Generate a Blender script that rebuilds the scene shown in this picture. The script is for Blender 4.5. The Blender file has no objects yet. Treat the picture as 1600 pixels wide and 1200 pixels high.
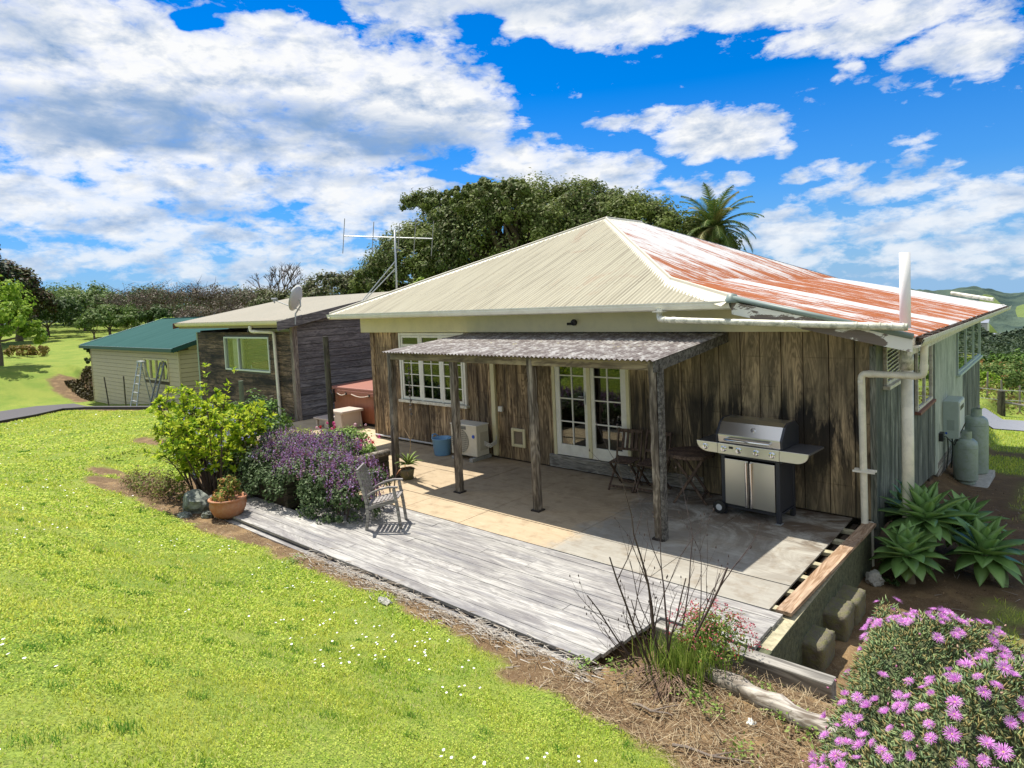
import bpy, bmesh, math, random
import numpy as np
from mathutils import Vector, Matrix, Euler
random.seed(7); rng = np.random.default_rng(11)
PI = math.pi
scene = bpy.context.scene
COL = scene.collection

# ------------------------------------------------------------------ node helpers
def new_mat(name):
    m = bpy.data.materials.new(name); m.use_nodes = True
    nt = m.node_tree; nt.nodes.clear()
    out = nt.nodes.new('ShaderNodeOutputMaterial')
    return m, nt, out
def nd(nt, typ, ins=None, **props):
    n = nt.nodes.new(typ)
    for k, v in props.items(): setattr(n, k, v)
    if ins:
        for k, v in ins.items():
            s = n.inputs[k]
            if isinstance(v, bpy.types.NodeSocket): nt.links.new(v, s)
            elif isinstance(v, (tuple, list)) and len(v) == 3 and s.type == 'RGBA': s.default_value = (*v, 1)
            else: s.default_value = v
    return n
def mth(nt, op, a, b=None, c=None, clamp=False):
    ins = {0: a}
    if b is not None: ins[1] = b
    if c is not None: ins[2] = c
    return nd(nt, 'ShaderNodeMath', ins, operation=op, use_clamp=clamp).outputs[0]
def mixc(nt, f, a, b, blend='MIX'):
    return nd(nt, 'ShaderNodeMix', {0: f, 6: a, 7: b}, data_type='RGBA', blend_type=blend, clamp_factor=True).outputs[2]
def ramp(nt, fac, stops, interp='LINEAR'):
    n = nd(nt, 'ShaderNodeValToRGB', {0: fac}); e = n.color_ramp; e.interpolation = interp
    while len(e.elements) > 1: e.elements.remove(e.elements[-1])
    for i, (p, c) in enumerate(stops):
        el = e.elements[0] if i == 0 else e.elements.new(p)
        el.position = p; c = c if isinstance(c, (tuple, list)) else (c, c, c); el.color = (*c, 1)
    return n.outputs[0]
def objco(nt): return nd(nt, 'ShaderNodeTexCoord').outputs['Object']
def scl(nt, v, s, off=None):
    v = nd(nt, 'ShaderNodeVectorMath', {0: v, 1: s}, operation='MULTIPLY').outputs[0]
    if off is not None: v = nd(nt, 'ShaderNodeVectorMath', {0: v, 1: off}, operation='ADD').outputs[0]
    return v
def noise(nt, v, s=1.0, d=4, r=.55, dist=0.0, out=0):
    return nd(nt, 'ShaderNodeTexNoise', {'Vector': v, 'Scale': s, 'Detail': d, 'Roughness': r, 'Distortion': dist}).outputs[out]
def island(nt): return nd(nt, 'ShaderNodeNewGeometry').outputs['Random Per Island']
def bump(nt, h, strength=.3, dist=.01):
    return nd(nt, 'ShaderNodeBump', {'Height': h, 'Strength': strength, 'Distance': dist}).outputs[0]
def prin(nt, out, col, rough=.7, metal=0.0, normal=None, spec=.5, **kw):
    b = nd(nt, 'ShaderNodeBsdfPrincipled', {'Base Color': col, 'Roughness': rough, 'Metallic': metal, 'Specular IOR Level': spec})
    for k, v in kw.items():
        s = b.inputs[k.replace('_', ' ')]
        if isinstance(v, bpy.types.NodeSocket): nt.links.new(v, s)
        else: s.default_value = v
    if normal is not None: nt.links.new(normal, b.inputs['Normal'])
    nt.links.new(b.outputs[0], out.inputs[0])
    return b

_mats = {}
def plain(name, col, rough=.6, metal=0.0, var=.12, sc=6.0, dirt=None, dirt_amt=.5, bumpy=0.0):
    if name in _mats: return _mats[name]
    m, nt, out = new_mat(name); co = objco(nt)
    n1 = noise(nt, co, sc, 5, .6)
    c = mixc(nt, n1, tuple(x * (1 - var) for x in col), tuple(min(1, x * (1 + var)) for x in col))
    if dirt is not None:
        n2 = noise(nt, co, sc * 1.7, 8, .7, .4)
        f = ramp(nt, n2, [(.5 - .08, 0), (.5 + .18, 1)])
        f = mth(nt, 'MULTIPLY', f, dirt_amt)
        c = mixc(nt, f, c, dirt)
    nm = bump(nt, noise(nt, co, sc * 6, 4), bumpy, .01) if bumpy else None
    prin(nt, out, c, rough, metal, nm)
    _mats[name] = m; return m

def timber(name, axis, a, b, stain=(.03, .025, .02), st=.35, st_scale=1.0, grain=18.0, rough=.75, isl=.35, knots=.6, extra=None, bmp=.35, thr=.5):
    """weathered wood, grain running along the given axis (0,1,2) of the object's own space"""
    if name in _mats: return _mats[name]
    m, nt, out = new_mat(name); co = objco(nt); ri = island(nt)
    off = nd(nt, 'ShaderNodeCombineXYZ', {0: mth(nt, 'MULTIPLY', ri, 37.0), 1: mth(nt, 'MULTIPLY', ri, 91.0), 2: mth(nt, 'MULTIPLY', ri, 53.0)}).outputs[0]
    s = [grain, grain, grain]; s[axis] = grain * .055
    v = scl(nt, co, tuple(s), off)
    g = noise(nt, v, 1.0, 8, .62, .9)
    s2 = [5.0, 5.0, 5.0]; s2[axis] = .7
    v2 = scl(nt, co, tuple(s2), off)
    g2 = noise(nt, v2, 1.0, 3, .5, 1.6)
    w = mth(nt, 'SINE', mth(nt, 'MULTIPLY', g2, 55.0))
    g = mth(nt, 'ADD', mth(nt, 'MULTIPLY', g, .8), mth(nt, 'MULTIPLY', w, .07))
    c = mixc(nt, ramp(nt, g, [(.3, 0), (.52, 1)]), a, b)
    # per board tone
    hs = nd(nt, 'ShaderNodeHueSaturation', {'Color': c, 'Value': mth(nt, 'ADD', 1 - isl / 2, mth(nt, 'MULTIPLY', ri, isl))}).outputs[0]
    s3 = [2.6 * st_scale] * 3; s3[axis] = .8 * st_scale
    v3 = scl(nt, co, tuple(s3))
    sn = noise(nt, v3, 1.0, 7, .68, .6)
    f = mth(nt, 'MULTIPLY', ramp(nt, sn, [(thr - .07, 0), (thr + .13, 1)]), st)
    c = mixc(nt, f, hs, stain)
    if knots:
        s4 = [7.0] * 3; s4[axis] = 3.0
        vo = nd(nt, 'ShaderNodeTexVoronoi', {'Vector': scl(nt, co, tuple(s4)), 'Scale': .55, 'Randomness': 1.0}).outputs['Distance']
        kf = mth(nt, 'MULTIPLY', ramp(nt, vo, [(.05, 1), (.11, 0)]), knots)
        c = mixc(nt, kf, c, tuple(x * .35 for x in a))
    if extra: c = extra(nt, co, c)
    prin(nt, out, c, rough, 0, bump(nt, g, bmp, .004), .3)
    _mats[name] = m; return m

def leafmat(name, cols, trans=.3, rough=.6, spec=.16, pos_var=None):
    """foliage: each leaf takes one of a row of colours"""
    if name in _mats: return _mats[name]
    m, nt, out = new_mat(name); ri = island(nt)
    n = len(cols)
    c = ramp(nt, ri, [((i + .0) / n, q) for i, q in enumerate(cols)])
    if pos_var:
        co = objco(nt); f = ramp(nt, noise(nt, co, pos_var[0], 3), [(.4, 0), (.62, 1)])
        c = mixc(nt, mth(nt, 'MULTIPLY', f, .7), c, pos_var[1])
    b = nd(nt, 'ShaderNodeBsdfPrincipled', {'Base Color': c, 'Roughness': rough, 'Specular IOR Level': spec})
    t = nd(nt, 'ShaderNodeBsdfTranslucent', {'Color': c})
    mx = nd(nt, 'ShaderNodeMixShader', {0: trans, 1: b.outputs[0], 2: t.outputs[0]})
    nt.links.new(mx.outputs[0], out.inputs[0])
    _mats[name] = m; return m

# ------------------------------------------------------------------ mesh helpers
def raw(name, V, F, mat, parent=None, smooth=False):
    me = bpy.data.meshes.new(name); me.from_pydata([tuple(v) for v in V], [], [tuple(f) for f in F]); me.update()
    return fin(name, me, mat, parent, smooth)
def raw_np(name, V, nper, mat, parent=None, smooth=False, loops=None):
    """V (n,3); faces of nper consecutive verts unless loops (faces,nper) given"""
    V = np.asarray(V, dtype=np.float32).reshape(-1, 3)
    if loops is None: loops = np.arange(len(V), dtype=np.int32).reshape(-1, nper)
    loops = np.asarray(loops, dtype=np.int32)
    me = bpy.data.meshes.new(name); me.vertices.add(len(V)); me.vertices.foreach_set('co', V.ravel())
    me.loops.add(loops.size); me.loops.foreach_set('vertex_index', loops.ravel())
    me.polygons.add(len(loops)); me.polygons.foreach_set('loop_start', (np.arange(len(loops)) * loops.shape[1]).astype(np.int32))
    me.update(calc_edges=True); me.validate()
    return fin(name, me, mat, parent, smooth)
def fin(name, me, mat, parent=None, smooth=False):
    if mat is not None:
        for m in (mat if isinstance(mat, (list, tuple)) else [mat]): me.materials.append(m)
    if smooth: me.polygons.foreach_set('use_smooth', [True] * len(me.polygons))
    o = bpy.data.objects.new(name, me); COL.objects.link(o)
    if parent is not None:
        o.parent = parent; o.matrix_parent_inverse = Matrix.Identity(4)
        # geometry is written in world space: move it into the parent's space
        M = world_of(parent)
        if M != Matrix.Identity(4): me.transform(M.inverted())
    return o
def world_of(o):
    M = o.matrix_basis.copy() if hasattr(o, 'matrix_basis') else Matrix.Identity(4)
    while o.parent is not None:
        o = o.parent; M = o.matrix_basis @ M
    return M
def tag(o, label=None, cat=None, group=None, kind=None):
    if label: o['label'] = label
    if cat: o['category'] = cat
    if group: o['group'] = group
    if kind: o['kind'] = kind
    return o
def thing(name, label, cat, loc=(0, 0, 0), rz=0, group=None):
    o = bpy.data.objects.new(name, None); COL.objects.link(o); o.location = loc; o.rotation_euler = (0, 0, rz)
    o.empty_display_size = .2
    return tag(o, label, cat, group)
def copy_tree(o, parent=None):
    c = o.copy(); COL.objects.link(c)
    if parent is not None: c.parent = parent
    for ch in list(o.children): copy_tree(ch, c)
    return c

class MB:
    """collects shapes into one mesh"""
    def __init__(s): s.v = []; s.f = []; s.M = None
    def _add(s, V, F):
        k = len(s.v)
        if s.M is not None: V = [s.M @ Vector(p) for p in V]
        s.v += [tuple(p) for p in V]; s.f += [tuple(i + k for i in f) for f in F]; return s
    def box(s, x0, x1, y0, y1, z0, z1):
        V = [(x, y, z) for z in (z0, z1) for y in (y0, y1) for x in (x0, x1)]
        return s._add(V, [(0, 2, 3, 1), (4, 5, 7, 6), (0, 1, 5, 4), (2, 6, 7, 3), (0, 4, 6, 2), (1, 3, 7, 5)])
    def bar(s, p, q, w, h, up=(0, 0, 1)):
        p, q = Vector(p), Vector(q); d = (q - p).normalized(); u = Vector(up)
        if abs(d.dot(u)) > .95: u = Vector((0, 1, 0))
        r = d.cross(u).normalized(); u = r.cross(d)
        V = [c + r * a * w / 2 + u * b * h / 2 for c in (p, q) for a, b in ((-1, -1), (1, -1), (1, 1), (-1, 1))]
        return s._add(V, [(3, 2, 1, 0), (4, 5, 6, 7), (0, 1, 5, 4), (1, 2, 6, 5), (2, 3, 7, 6), (3, 0, 4, 7)])
    def tube(s, pts, r, n=8, cap=True):
        pts = [Vector(p) for p in pts]; rs = r if isinstance(r, (list, tuple)) else [r] * len(pts)
        V = []; F = []; u = None
        for i, p in enumerate(pts):
            d = (pts[min(i + 1, len(pts) - 1)] - pts[max(i - 1, 0)])
            d = d.normalized() if d.length > 1e-9 else Vector((0, 0, 1))
            if u is None: u = d.orthogonal().normalized()
            else:
                u = (u - d * u.dot(d)); u = u.normalized() if u.length > 1e-6 else d.orthogonal().normalized()
            w = d.cross(u)
            for k in range(n):
                a = 2 * PI * k / n; V.append(p + (u * math.cos(a) + w * math.sin(a)) * rs[i])
        for i in range(len(pts) - 1):
            for k in range(n):
                a, b = i * n + k, i * n + (k + 1) % n; F.append((a, b, b + n, a + n))
        if cap: F.append(tuple(range(n - 1, -1, -1))); F.append(tuple((len(pts) - 1) * n + k for k in range(n)))
        return s._add(V, F)
    def lathe(s, c, prof, n=24, axis=None):
        c = Vector(c); V = []; F = []
        for (r, z) in prof:
            for k in range(n):
                a = 2 * PI * k / n; V.append(Vector((r * math.cos(a), r * math.sin(a), z)))
        if axis is not None:
            q = Vector((0, 0, 1)).rotation_difference(Vector(axis).normalized()); V = [q @ v for v in V]
        V = [v + c for v in V]
        for i in range(len(prof) - 1):
            for k in range(n):
                a, b = i * n + k, i * n + (k + 1) % n; F.append((a, b, b + n, a + n))
        if prof[0][0] > 1e-6: F.append(tuple(range(n - 1, -1, -1)))
        if prof[-1][0] > 1e-6: F.append(tuple((len(prof) - 1) * n + k for k in range(n)))
        return s._add(V, F)
    def prism(s, poly, vec):
        n = len(poly); vec = Vector(vec); P = [Vector(p) for p in poly]
        V = P + [p + vec for p in P]
        F = [tuple(range(n - 1, -1, -1)), tuple(range(n, 2 * n))] + [(k, (k + 1) % n, (k + 1) % n + n, k + n) for k in range(n)]
        return s._add(V, F)
    def quad(s, a, b, c, d): return s._add([a, b, c, d], [(0, 1, 2, 3)])
    def build(s, name, mat, parent=None, smooth=False, bevel=0, auto=None):
        me = bpy.data.meshes.new(name); me.from_pydata(s.v, [], s.f); me.update()
        bm = bmesh.new(); bm.from_mesh(me); bmesh.ops.recalc_face_normals(bm, faces=bm.faces)
        if bevel:
            es = [e for e in bm.edges if len(e.link_faces) == 2 and e.calc_face_angle(0) > .7]
            bmesh.ops.bevel(bm, geom=es, offset=bevel, segments=2, profile=.6, affect='EDGES', clamp_overlap=True)
        if auto:
            for f in bm.faces: f.smooth = True
            for e in bm.edges:
                if len(e.link_faces) == 2 and e.calc_face_angle(0) > auto: e.smooth = False
        bm.to_mesh(me); bm.free()
        return fin(name, me, mat, parent, smooth)

def unit(v): return v / np.maximum(np.linalg.norm(v, axis=-1, keepdims=True), 1e-9)
def leaves(name, P, nrm, size, mat, parent=None, aspect=.55, fold=.12, along=None):
    """kite-shaped leaves: P centres, nrm normals, size lengths, one six-point face pair each"""
    n = len(P); nrm = unit(nrm)
    if along is None: along = rng.normal(size=(n, 3))
    t = unit(along - nrm * np.sum(along * nrm, 1, keepdims=True)); b = np.cross(nrm, t)
    L = np.asarray(size).reshape(-1, 1) * np.ones((n, 1)); W = L * aspect
    p0 = P - t * L * .5; p2 = P + t * L * .5
    m = P - t * L * .02 - nrm * L * fold * .5
    l = P - t * L * .02 + b * W * .5 + nrm * L * fold; r = P - t * L * .02 - b * W * .5 + nrm * L * fold
    V = np.stack([p0, l, p2, r], 1)
    return raw_np(name, V, 4, mat, parent)
def leaf_arrays(P, nrm, size, aspect=.55, fold=.12, along=None):
    n = len(P); nrm = unit(nrm)
    if along is None: along = rng.normal(size=(n, 3))
    t = unit(along - nrm * np.sum(along * nrm, 1, keepdims=True)); b = np.cross(nrm, t)
    L = np.asarray(size).reshape(-1, 1) * np.ones((n, 1)); W = L * aspect
    return np.stack([P - t * L * .5, P + b * W * .5 + nrm * L * fold, P + t * L * .5, P - b * W * .5 + nrm * L * fold], 1)

def S(t):
    t = np.clip(t, 0, 1); return t * t * (3 - 2 * t)
def hgt(x, y):
    x = np.asarray(x, float); y = np.asarray(y, float)
    z = -0.03 + 0 * x
    fx = .28 + .72 * S((x + 17) / 11)
    z = z + 1.5 * S((-5.0 - y) / 4.3) * fx
    z = z + .5 * S((x - .75) / .7) * S((-5.5 - y) / .9) * S((y + 9.2) / 1.2)
    rs = np.maximum(S((x + .25) / .7), S((y - 12.7) / 1.2) * S((x + 26) / 12))
    z = z - .52 * S((y + 4.5) / 1.6) * S((x + .75) / .7)
    z = z - rs * (.085 * np.clip(y - 2, 0, 26) + .125 * np.clip(y - 28, 0, 62) + .02 * np.clip(y - 90, 0, 240))
    ins = S((x + 14.5) / .6) * S((-.28 - x) / .25) * S((y + 4.72) / .15) * S((13 - y) / 1)
    z = z - .14 * ins
    z = z - .075 * np.clip(-20 - x, 0, 11.5) * S((-13 - x) / 4) + .045 * np.clip(-34 - x, 0, 60) - .09 * np.clip(-94 - x, 0, 400)
    lf = S((-33.8 - x) / .25)
    z = z + lf * 1.15 * np.maximum(S((y - 1.1) / .5) * S((18 - y) / 8), S((-34.8 - x) / 7) * S((y + 7) / 5))
    z = z - .05 * np.clip(y - 45, 0, 400) * S((8 - x) / 30)
    return z
def H(x, y): return float(hgt(x, y))
# ------------------------------------------------------------------ materials
CREAM = plain('cream_paint', (.68, .62, .38), .5, var=.05, sc=2, dirt=(.35, .33, .24), dirt_amt=.25)
WHITE = plain('white_paint', (.78, .76, .68), .45, var=.04, sc=3, dirt=(.42, .40, .33), dirt_amt=.35)
WHITE_OLD = plain('white_paint_old', (.74, .71, .6), .5, var=.08, sc=9, dirt=(.3, .24, .16), dirt_amt=.75)
PVC = plain('pipe_plastic', (.8, .76, .64), .35, var=.05, sc=2.5, dirt=(.25, .27, .2), dirt_amt=.45)
PVC2 = plain('pipe_plastic_mossy', (.74, .72, .6), .4, var=.08, sc=6, dirt=(.1, .12, .07), dirt_amt=.85)
BLACK = plain('black_plastic', (.015, .015, .017), .45)
DKMETAL = plain('charcoal_metal', (.04, .043, .055), .4, .3)
GALV = plain('galvanised_steel', (.42, .44, .46), .45, .6, var=.15, sc=20)
CONC = plain('mossy_concrete', (.13, .115, .085), .95, var=.5, sc=9, dirt=(.15, .155, .03), dirt_amt=.75, bumpy=1.0)
CONC2 = plain('pale_concrete', (.42, .41, .37), .9, var=.2, sc=8, dirt=(.2, .19, .15), dirt_amt=.6, bumpy=.4)
TERRA = plain('terracotta', (.42, .17, .08), .75, var=.15, sc=9, dirt=(.5, .38, .28), dirt_amt=.4)
ROCKM = plain('dark_rock', (.09, .1, .09), .85, var=.4, sc=5, dirt=(.35, .38, .32), dirt_amt=.8, bumpy=.8)
SOIL = plain('dark_soil', (.05, .035, .022), .95, var=.4, sc=12, bumpy=.6)
STATUE = plain('grey_blue_stone', (.17, .2, .27), .7, var=.25, sc=20)
BARK = plain('bark', (.13, .1, .075), .9, var=.35, sc=9, bumpy=.6)
TWIG = plain('twig', (.09, .06, .05), .8, var=.35, sc=30)
TWIG2 = plain('twig_grey', (.2, .16, .13), .8, var=.35, sc=30)
BUCKET = plain('blue_plastic', (.18, .38, .62), .35, var=.04)
ACM = plain('beige_enamel', (.66, .62, .5), .4, var=.03, dirt=(.4, .36, .27), dirt_amt=.2)
GREYBOX = plain('grey_green_enamel', (.42, .5, .46), .4, var=.04, dirt=(.3, .35, .3), dirt_amt=.3)
BOTTLE = plain('gas_bottle_paint', (.3, .36, .33), .45, .2, var=.12, sc=8, dirt=(.2, .27, .14), dirt_amt=.6)
STEPM = plain('taupe_plastic', (.5, .42, .36), .5, var=.04)
TUBC = plain('maroon_vinyl', (.3, .115, .08), .5, var=.08, sc=3)
BLUE_SIGN = plain('blue_badge', (.02, .09, .5), .4)
CURTAIN = plain('curtain_cloth', (.72, .72, .62), .9, var=.06, sc=3)
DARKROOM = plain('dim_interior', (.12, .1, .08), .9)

# glass
def glass(name, tint=(.75, .8, .76), refl=1.35):
    m, nt, out = new_mat(name)
    fr = nd(nt, 'ShaderNodeFresnel', {0: 1.6}).outputs[0]
    f = mth(nt, 'MULTIPLY', fr, refl, clamp=True)
    g = nd(nt, 'ShaderNodeBsdfGlossy', {'Color': (1, 1, 1), 'Roughness': .012})
    t = nd(nt, 'ShaderNodeBsdfTransparent', {'Color': tint})
    mx = nd(nt, 'ShaderNodeMixShader', {0: f, 1: t.outputs[0], 2: g.outputs[0]})
    nt.links.new(mx.outputs[0], out.inputs[0]); return m
GLASS = glass('window_glass', (.42, .45, .42), 1.5)
GLASS2 = glass('shed_glass', (.4, .42, .36), 3.0)

# stainless steel
m, nt, out = new_mat('stainless_steel'); co = objco(nt)
n1 = noise(nt, scl(nt, co, (3, 3, 140)), 1, 4)
prin(nt, out, (.64, .63, .61), ramp(nt, n1, [(.3, .28), (.7, .3)]), .95); STEEL = m
CHROME = plain('chrome', (.75, .75, .77), .12, 1.0, var=.02)

# front wall boards: tan/brown with black weather stains
def wallx(nt, co, c):
    sp = nd(nt, 'ShaderNodeSeparateXYZ', {0: co})
    # darker, greener to the right; warmer to the left
    gx = ramp(nt, mth(nt, 'ADD', mth(nt, 'MULTIPLY', sp.outputs[0], .1), 1.05), [(.35, 0), (.8, .75), (1, .85)])
    c = mixc(nt, mth(nt, 'MULTIPLY', gx, .42), c, (.3, .265, .17))
    # heavy soot-like mildew in vertical tongues, stronger around mid height on the right end
    n1 = noise(nt, scl(nt, co, (3.2, 3, .55)), 1, 7, .66, .5)
    hz = ramp(nt, mth(nt, 'MULTIPLY', sp.outputs[2], .4), [(0, .35), (.3, .9), (.55, 1), (.72, .45), (1, .1)])
    f = mth(nt, 'MULTIPLY', ramp(nt, n1, [(.42, 0), (.53, 1)]), mth(nt, 'MULTIPLY', hz, mth(nt, 'ADD', .45, mth(nt, 'MULTIPLY', gx, .75))))
    c = mixc(nt, mth(nt, 'MULTIPLY', f, .93), c, (.016, .014, .012))
    # row marks of old battens
    rows = mth(nt, 'ABSOLUTE', mth(nt, 'SINE', mth(nt, 'MULTIPLY', sp.outputs[2], PI / .42)))
    rm = mth(nt, 'MULTIPLY', ramp(nt, rows, [(0, 1), (.1, 0)]), mth(nt, 'MULTIPLY', ramp(nt, noise(nt, scl(nt, co, (2.5, 2, 3)), 1, 5), [(.45, 0), (.62, 1)]), .55))
    return mixc(nt, rm, c, (.04, .028, .018))
WALLW = timber('wall_boards_brown', 2, (.15, .095, .052), (.62, .45, .26), (.04, .026, .016), .75, 1.0, 16, isl=.55, knots=.85, extra=wallx)
def sidex(nt, co, c):
    sp = nd(nt, 'ShaderNodeSeparateXYZ', {0: co})
    n1 = noise(nt, scl(nt, co, (5, 5, .8)), 1, 6, .65, .5)
    c = mixc(nt, ramp(nt, n1, [(.42, 0), (.6, .8)]), c, (.05, .06, .05))
    return c
SIDEW = timber('wall_boards_grey_green', 2, (.12, .13, .11), (.36, .37, .31), (.04, .05, .04), .6, 1.0, 16, isl=.35, knots=.2, extra=sidex)
SIDEP = timber('wall_boards_pale_green', 2, (.3, .34, .28), (.57, .61, .52), (.13, .16, .12), .5, 1.0, 16, isl=.2, knots=0, extra=None)
DARKB = timber('weatherboards_dark', 0, (.07, .047, .03), (.27, .185, .12), (.012, .01, .008), .9, 1.0, 18, isl=.4, knots=.5, thr=.48)
GREYB = timber('weatherboards_grey', 1, (.09, .085, .09), (.25, .235, .235), (.05, .045, .045), .5, 1.0, 18, isl=.4, knots=.4)
GREYX = timber('grey_timber_x', 0, (.14, .13, .115), (.38, .36, .32), (.07, .06, .05), .5, 1.2, 18, isl=.3)
GREYY = timber('grey_timber_y', 1, (.14, .13, .115), (.38, .36, .32), (.07, .06, .05), .5, 1.2, 18, isl=.3)
GREYZ = timber('grey_timber_z', 2, (.15, .12, .1), (.36, .31, .26), (.05, .04, .03), .55, 1.2, 22, isl=.3)
POSTW = timber('post_timber', 2, (.12, .095, .07), (.4, .34, .27), (.03, .022, .016), .8, 1.6, 22, isl=.3, thr=.48)
BEAMW = timber('beam_timber', 0, (.16, .12, .08), (.4, .32, .2), (.06, .045, .03), .6, 1.4, 20, isl=.2)
CAPW = timber('cap_timber_y', 1, (.26, .16, .09), (.5, .36, .25), (.1, .07, .05), .5, 1.2, 22, isl=.2)
def deckx(nt, co, c):
    n1 = noise(nt, scl(nt, co, (.8, 6, 3)), 1, 7, .7, .6)
    c = mixc(nt, ramp(nt, n1, [(.5, 0), (.66, .85)]), c, (.17, .165, .175))
    n2 = noise(nt, scl(nt, co, (1.6, 30, 30)), 1, 5, .6)
    return mixc(nt, ramp(nt, n2, [(.58, 0), (.66, .6)]), c, (.15, .135, .13))
DECKW = timber('deck_boards_bleached', 0, (.25, .24, .225), (.46, .445, .415), (.15, .14, .145), .75, 1.0, 16, isl=.14, knots=.15, extra=deckx, thr=.52)
CHAIRW = timber('dark_teak', 2, (.06, .038, .028), (.17, .115, .085), (.03, .02, .015), .5, 2, 30, isl=.4)
BENCHW = timber('silver_teak', 0, (.17, .155, .15), (.36, .34, .325), (.15, .13, .12), .3, 2, 30, isl=.3)
DARKSL = timber('sleeper_dark', 1, (.025, .02, .015), (.075, .055, .04), (.03, .045, .015), .5, 2, 16, isl=.3)
LOGM = timber('weathered_log', 0, (.16, .13, .1), (.5, .46, .4), (.07, .05, .035), .7, 2.2, 20, isl=.1)
CLADC = plain('cream_cladding', (.52, .45, .28), .6, var=.06, sc=1.5, dirt=(.4, .36, .24), dirt_amt=.3)

# plywood patio sheets: tan to the left, stained grey to the right
m, nt, out = new_mat('plywood_sheets'); co = objco(nt); ri = island(nt); sp = nd(nt, 'ShaderNodeSeparateXYZ', {0: co})
off = nd(nt, 'ShaderNodeCombineXYZ', {0: mth(nt, 'MULTIPLY', ri, 17.0), 1: mth(nt, 'MULTIPLY', ri, 31.0)}).outputs[0]
g = noise(nt, scl(nt, co, (3, 14, 1), off), 1, 7, .62, 1.2)
tan = mixc(nt, g, (.35, .265, .165), (.52, .42, .29))
gry = mixc(nt, g, (.22, .205, .175), (.44, .42, .365))
edge = mth(nt, 'ADD', sp.outputs[0], mth(nt, 'MULTIPLY', mth(nt, 'SUBTRACT', noise(nt, co, 2.2, 6, .7), .5), 1.3))
c = mixc(nt, ramp(nt, mth(nt, 'ADD', mth(nt, 'MULTIPLY', edge, .2), 1.0), [(.385, 0), (.445, 1)], 'LINEAR'), tan, gry)
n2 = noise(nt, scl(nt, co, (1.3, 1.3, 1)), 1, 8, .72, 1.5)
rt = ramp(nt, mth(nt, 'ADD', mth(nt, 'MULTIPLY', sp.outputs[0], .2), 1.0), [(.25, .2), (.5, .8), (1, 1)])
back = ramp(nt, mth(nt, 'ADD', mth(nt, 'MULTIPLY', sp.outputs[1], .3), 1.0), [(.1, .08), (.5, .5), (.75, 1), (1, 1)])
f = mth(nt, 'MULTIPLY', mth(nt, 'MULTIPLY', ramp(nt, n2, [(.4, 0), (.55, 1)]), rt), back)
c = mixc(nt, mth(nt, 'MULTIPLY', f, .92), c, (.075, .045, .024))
n3 = noise(nt, scl(nt, co, (5, 5, 1)), 1, 6, .7)
c = mixc(nt, ramp(nt, n3, [(.5, 0), (.7, .5)]), c, (.17, .12, .07))
prin(nt, out, c, .8, 0, bump(nt, g, .15, .003), .3); PLY = m

# patio paving (pale tan)
PAVE = plain('patio_paving', (.5, .4, .26), .85, var=.2, sc=1.6, dirt=(.3, .23, .15), dirt_amt=.6, bumpy=.2)

# cream corrugated iron
m, nt, out = new_mat('cream_corrugated_iron'); co = objco(nt)
g = noise(nt, scl(nt, co, (13, .8, .8)), 1, 5, .6)
c = mixc(nt, g, (.31, .285, .21), (.45, .425, .325))
n2 = noise(nt, co, .9, 8, .75, .8)
c = mixc(nt, mth(nt, 'MULTIPLY', ramp(nt, n2, [(.58, 0), (.72, 1)]), .5), c, (.3, .17, .11))
n3 = noise(nt, scl(nt, co, (26, .35, 1)), 1, 3, .5)
c = mixc(nt, ramp(nt, n3, [(.5, 0), (.66, .6)]), c, (.2, .18, .135))
sp = nd(nt, 'ShaderNodeSeparateXYZ', {0: co})
lap = mth(nt, 'LESS_THAN', mth(nt, 'FRACT', mth(nt, 'DIVIDE', mth(nt, 'ADD', sp.outputs[0], 30.0), .762)), .028)
row = mth(nt, 'MULTIPLY', mth(nt, 'LESS_THAN', mth(nt, 'FRACT', mth(nt, 'DIVIDE', mth(nt, 'ADD', sp.outputs[1], 30.02), .86)), .02), mth(nt, 'LESS_THAN', mth(nt, 'FRACT', mth(nt, 'DIVIDE', mth(nt, 'ADD', sp.outputs[0], 30.0), .152)), .22))
c = mixc(nt, mth(nt, 'MAXIMUM', mth(nt, 'MULTIPLY', lap, .5), mth(nt, 'MULTIPLY', row, .75)), c, (.13, .1, .075))
prin(nt, out, c, .7, 0, None, .12); ROOFC = m

# rusted white corrugated iron, ribs along X
m, nt, out = new_mat('rusted_white_iron'); co = objco(nt); sp = nd(nt, 'ShaderNodeSeparateXYZ', {0: co})
g = noise(nt, scl(nt, co, (1.3, 19, 0)), 1, 8, .74, .25)
g2 = noise(nt, scl(nt, co, (.35, 1.6, 0), (3, 1, 0)), 1, 3, .5)
xx = mth(nt, 'MULTIPLY', mth(nt, 'ADD', sp.outputs[0], 6.5), .1429)
xr = ramp(nt, xx, [(0, -.0), (.15, .0), (.38, .06), (.5, .12), (.53, .15), (1, .14)])
sheet = mth(nt, 'FRACT', mth(nt, 'MULTIPLY', mth(nt, 'FLOOR', mth(nt, 'DIVIDE', sp.outputs[1], .76)), .618))
lv = mth(nt, 'ADD', mth(nt, 'ADD', g, mth(nt, 'MULTIPLY', mth(nt, 'SUBTRACT', g2, .5), .45)), xr)
lv = mth(nt, 'ADD', lv, mth(nt, 'MULTIPLY', mth(nt, 'SUBTRACT', sheet, .5), .05))
rf = ramp(nt, lv, [(.545, 0), (.625, 1)])
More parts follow.
